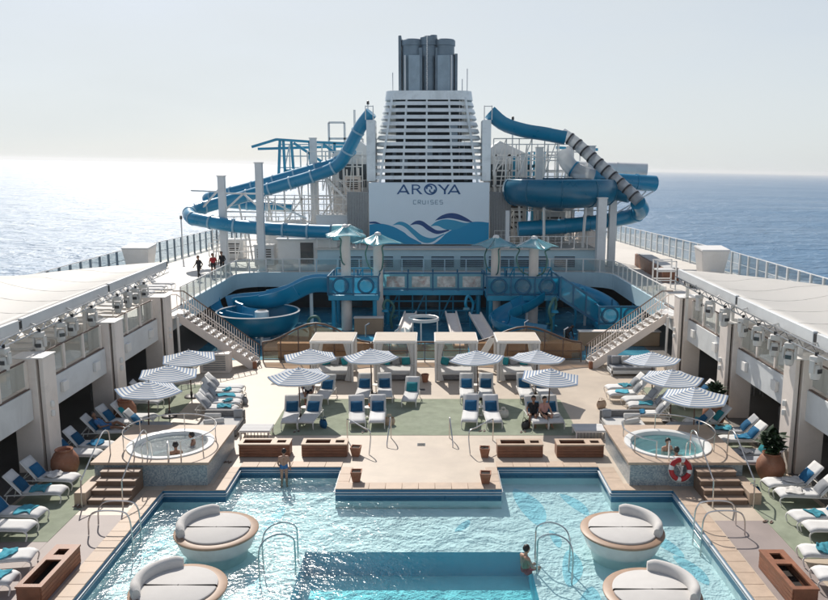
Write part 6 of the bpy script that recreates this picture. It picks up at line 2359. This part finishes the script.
# cabanas -------------------------------------------------------------------------------------
def cabana(x, label):
    t = thing('curtained_cabana', label, 'cabana', (x, 40.1, 0), 0, 'white curtained cabanas in a row')
    hw, hd, H_ = 1.05, 1.05, 2.15
    for px in (-hw, hw):
        for py in (-hd, hd):
            MB().box(px - .05, px + .05, py - .05, py + .05, 0, H_ - .12).build('post', 'white', t, bevel=0.008, seg=1)
    mb = MB()
    mb.box(-hw - .08, hw + .08, -hd - .08, hd + .08, H_ - .12, H_)
    mb.build('roof_frame', 'white', t, bevel=0.015)
    MB().box(-hw - .02, hw + .02, -hd - .02, hd + .02, H_, H_ + .025).build('roof_cloth', 'woodtop2', t, smooth=False)
    for px in (-hw + .08, hw - .08):
        for py in (-hd + .04, hd - .04):
            mb = MB()
            sgn = -1 if px > 0 else 1

            def cf(u, v, sgn=sgn):
                z = (H_ - .13) * (1 - u) + .05
                w_ = 0.14 + 0.22 * (abs(u - .55) / .55) ** 1.4
                a = v * 2 * PI
                fold = 1 + .22 * math.sin(a * 6 + u * 3)
                return (sgn * w_ * .45 + math.cos(a) * w_ * .55 * fold, math.sin(a) * .09 * fold, z)
            mb.grid(cf, 14, 28)
            o = mb.build('curtain', 'fabricwhite', t, ang=80)
            o.location = (px, py, 0)
            MB().box(-.0 + sgn * .0 - .12, .12, -.11, .11, .86, .92).build('tie', 'padgrey', t, smooth=False, loc=(px + sgn * .06, py, 0))
    MB().box(-.88, .88, -.85, .85, .05, .28).build('bed_base', 'rattan', t, bevel=0.02)
    MB().box(-.86, .86, -.83, .83, .285, .46).build('mattress', 'fabricwhite', t, bevel=0.05, seg=3)
    MB().box(-.88, .88, .84, .95, .05, .85).build('headboard', 'greycush', t, bevel=0.03)
    for k, (px, m_) in enumerate(((-.55, 'tealpillow'), (-.05, 'greycush'), (.5, 'tealpillow'))):
        o = MB().box(-.22, .22, -.07, .07, -.2, .2).build('pillow', m_, t, bevel=0.06, seg=3)
        o.location = (px, .68, .66)
        o.rotation_euler = (R(-20), R(random.uniform(-20, 20)), R(random.uniform(-12, 12)))
    return t


M['woodtop2'] = mat('tan_roof_cloth', (0.56, 0.49, 0.41), 0.8, var=0.08, scale=2, stain=((0.42, 0.34, 0.27), 1.0, 0.4))
cabana(-4.65, 'leftmost white curtained cabana behind the turf')
cabana(-1.4, 'second white curtained cabana from the left')
cabana(1.75, 'third white curtained cabana from the left')
cabana(4.95, 'rightmost white curtained cabana behind the turf')
for x, lab in ((-3.05, 'first'), (0.15, 'middle'), (3.4, 'last')):
    t = thing('cabana_pot', 'small brown pot in the %s gap between cabanas' % lab, 'pot', (x, 39.0, 0), 0, 'small pots between the cabanas')
    mb = MB()
    mb.lathe([(.01, 0), (.13, 0), (.19, .36), (.21, .38), (.2, .42), (.16, .42), (.15, .34), (.01, .33)], 18)
    mb.build('pot', 'terracotta', t)
# slanted white fabric between the third and fourth cabana
t = thing('folded_screen', 'slanted white panel leaning beside the rightmost cabana', 'panel', (3.25, 41.6, 0))
mb = MB()
mb.add([(-.55, 0, .2), (-.1, 0, .2), (.75, .1, 1.7), (.4, .1, 1.75)], [(0, 1, 2, 3)])
mb.build('panel', 'fabricwhite', t, smooth=False, solid=0.05)
mb = MB()
mb.tube([(.7, .1, 0), (.7, .1, 1.7)], .03, 8)
mb.build('post', 'white', t)

# steel hand rails -----------------------------------------------------------------------------
def loops(name, label, paths, group, r=0.024):
    t = thing(name, label, 'handrail', (0, 0, 0), 0, group)
    for p in paths:
        mb = MB()
        mb.tube(spline(p, 6), r, 8)
        mb.build('rail', 'steel', t)
    return t


for s, lab in ((-1, 'left'), (1, 'right')):
    loops('pier_rail', 'steel hand rail loop at the %s back corner of the pier' % lab,
          [[(s * 2.95, 30.3, 0), (s * 2.95, 30.25, .8), (s * 2.85, 30.0, .98), (s * 2.25, 29.2, .95), (s * 1.95, 28.9, .9), (s * 1.9, 28.85, .6), (s * 1.95, 28.7, 0.02)]], 'steel rails of the pier')
    loops('pier_rail', 'short steel rail standing on the %s half of the pier' % lab,
          [[(s * 1.2, 30.6, 0), (s * 1.2, 30.6, .7), (s * 1.2, 30.4, .95), (s * 1.22, 30.1, .8), (s * 1.3, 29.6, .2), (s * 1.3, 29.5, 0.01)]], 'steel rails of the pier')
    loops('pool_ladder', 'steel ladder rails at the %s pool edge below the tub' % lab,
          [[(s * 9.9, y, 0.03), (s * 9.85, y, .55), (s * 9.6, y, .78), (s * 8.9, y, .78), (s * 8.66, y, .6), (s * 8.6, y, .1), (s * 8.6, y, -.8)] for y in (22.0, 22.7)] +
          [[(s * 8.6, 22.0, z), (s * 8.6, 22.35, z), (s * 8.6, 22.7, z)] for z in (-.15, -.45)], 'steel ladders at the pool edges')
    loops('pool_handrail', 'pair of bent steel rails rising from the water on the %s' % lab,
          [[(s * 3.55 + dx, 21.7 + dy, ZF), (s * 3.55 + dx, 21.7 + dy, .1), (s * 3.6 + dx, 21.7 + dy, .45), (s * 3.95 + dx, 21.6 + dy, .62), (s * 4.3 + dx, 21.3 + dy, .6), (s * 4.45 + dx, 21.1 + dy, .3), (s * 4.45 + dx, 21.1 + dy, ZF)]
           for dx, dy in ((0, 0), (s * -0.05, -.75))], 'bent steel rails in the pool')

# ================================================================== UPPER DECK THINGS
for s, x, y, lab in ((-1, -21.4, 58.3, 'left'), (1, 21.0, 56.8, 'right')):
    t = thing('ventilation_box', 'white flared ventilation box on the %s outer deck' % lab, 'ventilator', (x, y, UD), 0, 'flared ventilation boxes')
    mb = MB()
    mb.add([(-.75, -.5, 0), (.75, -.5, 0), (.75, .7, 0), (-.75, .7, 0), (-1.0, -.9, 1.9), (1.0, -.9, 1.9), (1.0, .9, 2.05), (-1.0, .9, 2.05)],
           [(3, 2, 1, 0), (0, 1, 5, 4), (1, 2, 6, 5), (2, 3, 7, 6), (3, 0, 4, 7), (4, 5, 6, 7)])
    mb.build('body', 'white', t, bevel=0.04)
    mb = MB()
    mb.add([(-1.03, -.93, 1.9), (1.03, -.93, 1.9), (1.03, .93, 2.05), (-1.03, .93, 2.05)] + [(-1.0, -.9, 2.0), (1.0, -.9, 2.0), (1.0, .9, 2.15), (-1.0, .9, 2.15)],
           [(0, 1, 5, 4), (1, 2, 6, 5), (2, 3, 7, 6), (3, 0, 4, 7), (4, 5, 6, 7)])
    mb.build('lid', 'white', t, smooth=False)
    MB().box(-.2, .2, -.62, -.52, .4, 1.2).build('flap', 'palegrey', t, smooth=False)
# long brown bench on the right upper deck
t = thing('wooden_bench', 'long red brown box bench with white pads on the right upper deck', 'bench', (17.3, 58.0, UD))
for k in range(5):
    MB().box(-.55, .55, -4.6 + k * 1.9, -4.6 + k * 1.9 + 1.88, 0, .95).build('bench_box', 'wood', t, bevel=0.02)
    MB().box(-.45, .5, -4.5 + k * 1.9, -4.5 + k * 1.9 + 1.7, .955, 1.03).build('pad', 'fabricwhite', t, bevel=0.02)
t.rotation_euler = (0, 0, R(-3))
# white guard chair frame right
t = thing('guard_chair', 'white pipe guard chair frame behind the right canopy end', 'chair', (15.7, 50.5, UD))
for px in (-.6, .6):
    for py in (-.5, .5):
        MB().box(px - .04, px + .04, py - .04, py + .04, 0, 1.9).build('leg', 'white', t, smooth=False)
for z in (.6, 1.2, 1.85):
    MB().box(-.6, .6, -.54, -.46, z, z + .07).build('crossbar', 'white', t, smooth=False)
    MB().box(-.6, .6, .46, .54, z, z + .07).build('crossbar', 'white', t, smooth=False)
MB().box(-.6, .6, -.44, .44, 1.28, 1.34).build('seat', 'white', t, smooth=False)
t = thing('black_case', 'black equipment case by the right wind screen', 'case', (18.2, 51.5, UD))
MB().box(-.7, .7, -.5, .5, 0.08, .8).build('body', 'black', t, bevel=0.03)
MB().box(-.74, .74, -.54, .54, .5, .56).build('band', 'palegrey', t, smooth=False)
for px in (-.6, .6):
    MB().box(px - .08, px + .08, -.4, .4, 0, .08).build('skid', 'dkmetal', t, smooth=False)
# loungers on the left upper deck
ORDL = ORD + ['thirteenth', 'fourteenth', 'fifteenth', 'sixteenth', 'seventeenth', 'eighteenth']
k = 0
for y in [31 + 1.15 * i for i in range(18)]:
    if 40 < y < 41:
        continue
    k += 1
    o = lounger(-17.4 + random.uniform(-.1, .1), y, 90, 'white lounger on the left upper deck, %s from the front' % ORDL[k - 1], None, None, 'white loungers on the left upper deck')
    o.location.z = UD + .004
k = 0
for y in [27 + 1.25 * i for i in range(10)]:
    k += 1
    o = lounger(17.0 + random.uniform(-.1, .1), y, -90, 'white lounger on the right upper deck, %s from the front' % ORDL[k - 1], None, None, 'white loungers on the right upper deck')
    o.location.z = UD + .004
# lifebuoy on the left wind screen
t = thing('life_buoy', 'orange life buoy hanging on the far left wind screen', 'life buoy', (-20.4, 79, UD + 1.0))
mb = MB()
mb.tube([(0, .36 * math.cos(q * PI / 12), .36 * math.sin(q * PI / 12)) for q in range(24)], .09, 10, closed=True)
mb.build('ring', 'orange', t)
MB().box(-.06, .06, -.03, .03, .3, .5).build('hook', 'steel', t, smooth=False)
# dark chairs and tables under the galleries
def dk_chair(x, y, rz, label):
    t = thing('terrace_chair', label, 'chair', (x, y, 0.01), rz, 'dim chairs under the galleries')
    MB().box(-.24, .24, -.24, .24, .42, .47).build('seat', 'grate', t, bevel=0.01, seg=1)
    MB().box(-.24, .24, .2, .25, .5, .88).build('backrest', 'grate', t, bevel=0.01, seg=1)
    for px in (-.21, .21):
        for py in (-.21, .21):
            MB().box(px - .018, px + .018, py - .018, py + .018, 0, .42 if py < 0 else .5).build('leg', 'grate', t, smooth=False)
    return t


c0 = dk_chair(15.4, 36.3, R(40), 'first dim chair under the right gallery behind the columns')
i = 0
for x, y, lab in [(16.3, 36.6, 'second dim chair under the right gallery behind the columns'), (15.3, 30.2, 'dim chair under the right gallery left of the nearest column'), (16.2, 30.8, 'dim chair under the right gallery by the wall'),
                  (15.6, 32.0, 'dim chair under the right gallery behind the middle column'), (-15.8, 30.4, 'dim chair under the left gallery behind the middle column'), (-15.5, 36.0, 'dim chair under the left gallery near the standing guest')]:
    dup(c0, (x, y, 0.01), R(random.uniform(0, 360)), lab)

# bags, sandals, drinks -------------------------------------------------------------------
for x, y, m, lab in [(-4.15, 31.9, 'navy', 'blue beach bag beside the front left lounger pair'), (-1.35, 32.2, 'woodtop', 'straw beach bag beside the front inner left pair'), (4.45, 31.7, 'black', 'black bag on the turf beside the seated couple'),
                     (-8.3, 35.2, 'greycush', 'grey beach bag at the left lounger group'), (8.3, 34.6, 'woodtop', 'straw beach bag at the right lounger group'), (-11.4, 27.4, 'black', 'black bag between left tub and loungers'),
                     (11.3, 24.8, 'navy', 'blue beach bag at the feet of the right loungers'), (3.65, 33.2, 'clothwhite', 'white bag beside the front inner right pair')]:
    t = thing('beach_bag', lab, 'bag', (x, y, 0.012), R(random.uniform(0, 180)), 'beach bags on the deck')
    mb = MB()
    mb.grid(lambda u, v: ((.2 + .05 * math.sin(PI * v)) * math.cos(2 * PI * u), (.09 + .05 * math.sin(PI * v)) * math.sin(2 * PI * u), .32 * v + .02 * math.sin(6 * PI * u) * v), 16, 6)
    mb.add([(.2 * math.cos(2 * PI * k / 12), .09 * math.sin(2 * PI * k / 12), .26) for k in range(12)], [tuple(range(12))])
    mb.build('sack', m, t, ang=70)
    for s in (-1, 1):
        mb = MB()
        mb.tube([(-.1, s * .07, .3), (-.07, s * .08, .45), (.07, s * .08, .45), (.1, s * .07, .3)], .012, 5)
        mb.build('strap', m, t)
for x, y, lab in [(-5.2, 31.35, 'sandals before the front left lounger pair'), (-2.35, 31.3, 'sandals before the front inner left lounger pair'), (2.6, 31.4, 'sandals before the front inner right lounger pair'), (4.3, 31.3, 'sandals left of the seated couple'),
                  (-11.1, 24.0, 'sandals at the feet of the left loungers'), (11.0, 22.9, 'sandals at the feet of the right loungers'), (-7.2, 27.9, 'sandals at the edge behind the left pool bay')]:
    t = thing('sandals', 'pair of ' + lab, 'sandals', (x, y, 0.013), R(random.uniform(-60, 60)), 'sandals on the deck')
    for s in (-1, 1):
        o = MB()
        o.prism([(.045 * math.cos(a * PI / 8), .125 * math.sin(a * PI / 8)) for a in range(16)], 0, .025)
        o = o.build('sandal', 'brownrail', t, smooth=False)
        o.location = (s * .075, s * .04, 0)
        o.rotation_euler = (0, 0, R(s * 12))
        mb = MB()
        mb.tube([(-.045, .02, .02), (0, .07, .055), (.045, .02, .02)], .01, 5)
        mb.build('strap', 'clothwhite', o)
for x, y, m, lab in [(-5.1, 33.45, 'red', 'red drink'), (-2.3, 33.45, 'orange', 'orange drink'), (2.66, 33.45, 'tubwhite', 'white cup'), (5.42, 37.0, 'orange', 'orange drink')]:
    t = thing('drink_glass', '%s on the tiny table at x %s' % (lab, '') if False else lab + ' standing on the tiny table ' + {-5.1: 'of the front left pair', -2.3: 'of the front inner left pair', 2.66: 'of the front inner right pair', 5.42: 'of the back right pair'}[x], 'glass', (x, y, .442))
    mb = MB()
    mb.lathe([(.01, 0), (.035, 0), (.045, .13), (.04, .13), (.032, .09), (.01, .09)], 12)
    mb.build('cup', m, t)
    mb = MB()
    mb.tube([(0, 0, .05), (.03, 0, .2)], .005, 5)
    mb.build('straw', 'clothwhite', t)
# deck drains and small hatch covers
for x, y, lab in [(-8.0, 29.9, 'left of the left bins'), (8.0, 30.1, 'right of the right bins'), (0.0, 37.6, 'in front of the middle cabanas'), (-7.6, 38.6, 'by the foot of the left stairs'), (7.4, 38.9, 'by the foot of the right stairs'), (0.05, 29.8, 'in the middle of the pier')]:
    t = thing('deck_drain', 'small metal deck drain ' + lab, 'drain', (x, y, 0.0))
    MB().box(-.16, .16, -.16, .16, 0.001, .008).build('frame', 'steel', t, smooth=False)
    for k in range(5):
        MB().box(-.12, .12, -.125 + k * .055, -.10 + k * .055, .0085, .013).build('slot', 'black', t, smooth=False)

# ================================================================== PEOPLE
def capsule(mb, a, b, ra, rb, n=10):
    a, b = Vector(a), Vector(b)
    d = b - a
    L = max(1e-4, d.length)
    t = d / L
    pts, rs = [], []
    for k in (90, 60, 30):
        pts.append(a - t * ra * math.sin(R(k)))
        rs.append(max(0.001, ra * math.cos(R(k))))
    pts += [a, b]
    rs += [ra, rb]
    for k in (30, 60, 90):
        pts.append(b + t * rb * math.sin(R(k)))
        rs.append(max(0.001, rb * math.cos(R(k))))
    mb.tube(pts, rs, n)


def person(label, loc, rz, J, skin='skin1', top=None, bottom='clothblack', shoes=None, group=None, hair='hair', longhair=False, longlegs=False, onepiece=False):
    """J: joints in metres, x right, y front, z up. One continuous remeshed body."""
    segs = []          # a, b, ra, rb, part
    V = {k: Vector(v) for k, v in J.items()}
    pel, ch, nk, hd = V['pelvis'], V['chest'], V['neck'], V['head']
    up = (ch - pel).normalized()
    rt = V['right'].normalized() if 'right' in V else Vector((1, 0, 0))
    fw = up.cross(rt) * 1.0
    face = V['face'].normalized() if 'face' in V else -rt.cross(Vector((0, 0, 1)))
    for s in (-1, 1):
        segs.append((pel + rt * s * .075, pel + up * .1 + rt * s * .07, .105, .10, 'hip'))
        segs.append((pel + up * .1 + rt * s * .06, ch - up * .08 + rt * s * .075, .095, .11, 'torso'))
        segs.append((ch - up * .08 + rt * s * .075, ch + up * .06 + rt * s * .10, .11, .085, 'torso'))
        sh = ch + up * .10 + rt * s * .165
        segs.append((ch + up * .10 + rt * s * .06, sh, .075, .062, 'torso'))
        q = 'L' if s < 0 else 'R'
        el, wr = V['elbow' + q], V['wrist' + q]
        segs.append((sh, el, .055, .042, 'arm'))
        segs.append((el, wr, .042, .029, 'forearm'))
        d = (wr - el).normalized()
        side = d.cross(up)
        if side.length < .1:
            side = rt.copy()
        side.normalize()
        nn = d.cross(side)
        segs.append((wr, wr + d * .07, .028, .036, 'hand'))
        for k, L in ((-1.5, .06), (-.5, .075), (.5, .08), (1.5, .07)):
            b0 = wr + d * .075 + side * k * .019
            m_ = b0 + d * L * .55 + nn * .008
            segs.append((b0, m_, .0105, .0098, 'hand'))
            segs.append((m_, m_ + d * L * .4 + nn * .022, .0098, .0085, 'hand'))
        b0 = wr + d * .03 - side * .03
        segs.append((b0, b0 + d * .04 - side * .03, .012, .011, 'hand'))
        segs.append((b0 + d * .04 - side * .03, b0 + d * .07 - side * .034, .011, .009, 'hand'))
        hp = pel + rt * s * .09 - up * .03
        kn, an, toe = V['knee' + q], V['ankle' + q], V['toe' + q]
        segs.append((hp, kn, .088, .056, 'thigh'))
        segs.append((kn, kn.lerp(an, .4), .054, .056, 'calf'))
        segs.append((kn.lerp(an, .4), an, .056, .037, 'calf'))
        segs.append((an, toe, .042, .032, 'foot'))
    segs.append((ch + up * .1, nk, .065, .052, 'neck'))
    segs.append((nk, hd - (hd - nk) * .3, .052, .055, 'neck'))
    hu = (hd - nk).normalized()
    segs.append((hd - hu * .05 + face * .018, hd + hu * .03, .072, .096, 'head'))
    segs.append((hd + hu * .02, hd + hu * .045 - face * .012, .096, .092, 'head'))
    segs.append((hd + face * .09 - hu * .005, hd + face * .108 - hu * .03, .010, .016, 'head'))
    er = hu.cross(face)
    for s in (-1, 1):
        segs.append((hd + er * s * .092 - hu * .02, hd + er * s * .098 + hu * .02, .014, .018, 'head'))
    mb = MB()
    for a, b, ra, rb, _ in segs:
        capsule(mb, a, b, ra, rb)
    me = bpy.data.meshes.new('tmp')
    me.from_pydata(mb.v, [], mb.f)
    ob = bpy.data.objects.new('tmp', me)
    C.objects.link(ob)
    md = ob.modifiers.new('r', 'REMESH')
    md.mode = 'VOXEL'
    md.voxel_size = 0.0125
    md.use_smooth_shade = True
    md = ob.modifiers.new('s', 'SMOOTH')
    md.iterations = 2
    md.factor = 0.4
    dg = bpy.context.evaluated_depsgraph_get()
    m2 = bpy.data.meshes.new_from_object(ob.evaluated_get(dg))
    bpy.data.objects.remove(ob)
    m2.name = 'person'
    mats_ = [skin, top or skin, bottom or skin, shoes or skin]
    m2.materials.clear()
    for q in mats_:
        m2.materials.append(M[q])
    base = [(a, b - a, (b - a).length_squared, (ra + rb) / 2, p) for a, b, ra, rb, p in segs if p != 'hand' or ra > .02]
    mi = []
    for p in m2.polygons:
        c = p.center
        best, bp, bt = 9, 'torso', 0
        for a, d, l2, r, nm in base:
            tt = min(1, max(0, (c - a).dot(d) / l2)) if l2 > 0 else 0
            ds = (c - (a + d * tt)).length - r
            if ds < best:
                best, bp, bt = ds, nm, tt
        k = 0
        if bp in ('torso',):
            k = 1
        elif bp == 'arm' and top and not onepiece:
            k = 1 if (bt < .6 or longlegs) else 0
        elif bp == 'forearm' and top and longlegs:
            k = 1
        elif bp == 'hip':
            k = 2
        elif bp == 'thigh':
            k = 2 if (bt < .55 and not onepiece or longlegs) else 0
        elif bp == 'calf':
            k = 2 if longlegs else 0
        elif bp == 'foot':
            k = 3
        mi.append(k)
    m2.polygons.foreach_set('material_index', mi)
    m2.polygons.foreach_set('use_smooth', [True] * len(m2.polygons))
    o = bpy.data.objects.new('person', m2)
    C.objects.link(o)
    o.location = loc
    o.rotation_euler = (0, 0, rz)
    tag(o, label, 'person', group)
    # hair cap
    hb = MB()
    c = hd + hu * .035 - face * .022
    capsule(hb, c + hu * .005 - face * .01, c + hu * .03 - face * .005, .106, .098, 14)
    if longhair:
        capsule(hb, c - hu * .02 - face * .06, c - hu * .2 - face * .07, .075, .05, 12)
    hb.build('hair', hair, o)
    # eyes and mouth
    for s in (-1, 1):
        eb = MB()
        eb.lathe([(.001, -.008), (.009, -.004), (.009, .004), (.001, .008)], 8)
        e_ = eb.build('eye', 'black', o)
        e_.location = hd + face * .09 + er * s * .034 + hu * .0
    return o


STAND = dict(pelvis=(0, 0, .95), chest=(0, 0, 1.27), neck=(0, .01, 1.47), head=(.02, .035, 1.60), elbowL=(-.24, -.06, 1.14), wristL=(-.2, .16, .98), elbowR=(.25, -.03, 1.12), wristR=(.26, .06, .88),
             kneeL=(-.10, .03, .50), ankleL=(-.11, -.02, .08), toeL=(-.13, .14, .035), kneeR=(.10, .03, .50), ankleR=(.11, -.02, .08), toeR=(.13, .14, .035))
WALK = dict(STAND, kneeL=(-.09, .16, .52), ankleL=(-.10, .18, .10), toeL=(-.10, .34, .05), kneeR=(.09, -.02, .50), ankleR=(.10, -.28, .13), toeR=(.10, -.14, .04), elbowL=(-.25, -.12, 1.13), wristL=(-.24, .02, .92), elbowR=(.25, .05, 1.12), wristR=(.22, .24, .98))
SEAT = dict(pelvis=(0, 0, .10), chest=(0, -.02, .42), neck=(0, 0, .62), head=(0, .03, .75), elbowL=(-.27, .05, .30), wristL=(-.22, .27, .18), elbowR=(.27, .05, .30), wristR=(.22, .27, .18),
            kneeL=(-.12, .42, .12), ankleL=(-.12, .48, -.30), toeL=(-.12, .62, -.34), kneeR=(.12, .42, .12), ankleR=(.12, .48, -.30), toeR=(.12, .62, -.34))
RECL = dict(pelvis=(0, .0, .11), chest=(0, -.26, .31), neck=(0, -.41, .47), head=(0, -.47, .60), elbowL=(-.28, -.10, .18), wristL=(-.2, .12, .22), elbowR=(.28, -.1, .18), wristR=(.2, .12, .22),
            kneeL=(-.12, .43, .28), ankleL=(-.11, .82, .07), toeL=(-.13, .9, .16), kneeR=(.12, .46, .14), ankleR=(.11, .88, .06), toeR=(.13, .95, .16))
BEND = dict(STAND, pelvis=(0, -.1, .85), chest=(0, .16, 1.05), neck=(0, .32, 1.16), head=(0, .43, 1.2), elbowL=(-.25, .25, .85), wristL=(-.2, .38, .62), elbowR=(.25, .25, .85), wristR=(.2, .38, .62), kneeL=(-.12, .12, .45), kneeR=(.12, .12, .45))
HOLD = dict(STAND, elbowL=(-.28, .15, 1.15), wristL=(-.18, .38, 1.22), elbowR=(.28, .15, 1.15), wristR=(.18, .38, 1.22))

SWIM = dict(pelvis=(0, -.38, -.22), chest=(0, -.12, .0), neck=(0, 0, .17), head=(0, .06, .29), elbowL=(-.26, .12, .0), wristL=(-.16, .34, .06), elbowR=(.26, .12, .02), wristR=(.16, .36, .12),
            kneeL=(-.12, -.75, -.38), ankleL=(-.12, -1.1, -.5), toeL=(-.12, -1.24, -.56), kneeR=(.12, -.7, -.5), ankleR=(.12, -1.02, -.72), toeR=(.12, -1.14, -.8))
GRP = 'people on deck'
# upper deck walkers (front faces +y local)
person('person in dark clothes walking alone on the left upper deck', (-15.9, 54.6, UD + .004), R(150), WALK, 'skin2', 'clothblack', 'clothblack', 'black', longlegs=True)
person('person in a red top on the left upper deck', (-15.3, 56.1, UD + .004), R(200), STAND, 'skin2', 'clothred', 'clothblack', 'black')
person('person in black behind the one in the red top', (-15.0, 57.4, UD + .004), R(170), STAND, 'skin2', 'clothblack', 'clothblack', 'black', longlegs=True)
# bather standing at the pool edge, seen from behind
person('bather in blue swimwear standing in the pool by the left bins', (-4.95, 27.1, -.66), R(12), STAND, 'skin1', None, 'clothblue', onepiece=True).scale = (.86, .86, .86)
# tub guests
person('dark haired bather leaning on the far rim of the left tub', (-8.45, 27.75, .36), R(100), SEAT, 'skin2', None, 'clothblack')
person('bather sitting near the front rim of the left tub', (-8.75, 26.75, .34), R(20), SEAT, 'skin2', None, 'clothblack')
person('bather with bare shoulders in the right hot tub', (9.05, 27.1, .36), R(200), SEAT, 'skin1', None, 'clothblack')
person('bather turned away low in the right hot tub', (9.2, 26.5, .24), R(10), SEAT, 'skin2', None, 'clothred')
# couple on lounger
person('long haired person sitting on the lounger under the front right parasol', (4.85, 32.3, .40), R(170), SEAT, 'skin2', 'clothblack', 'clothblack', longhair=True)
person('person in a pink top sitting close beside the long haired one', (5.3, 32.2, .40), R(200), SEAT, 'skin1', 'clothpink', 'clothblack')
# reclining guest left, guest at back pair
person('guest in blue reclining on a lounger behind the left tub', (-12.85, 30.5, .40), R(-90), RECL, 'skin2', 'clothblue', 'clothblue')
person('guest in white sitting on a back lounger at the left', (-5.35, 35.6, .40), R(185), SEAT, 'skin2', 'clothwhite', 'clothblack')
# standing guest in shade, climber in splash zone, swimmer
person('guest standing in the shade under the left gallery', (-15.6, 39.2, .01), R(-60), STAND, 'skin2', 'clothred', 'clothblack', 'black', longlegs=True)
person('person in black bending over in the splash zone at right', (8.8, 46.9, .03), R(-60), BEND, 'skin2', 'clothblack', 'clothblack', longlegs=True)
person('swimmer holding the bent rail in the right half of the pool', (3.2, 21.2, -.78), R(-60), SEAT, 'skin1', None, 'clothred')
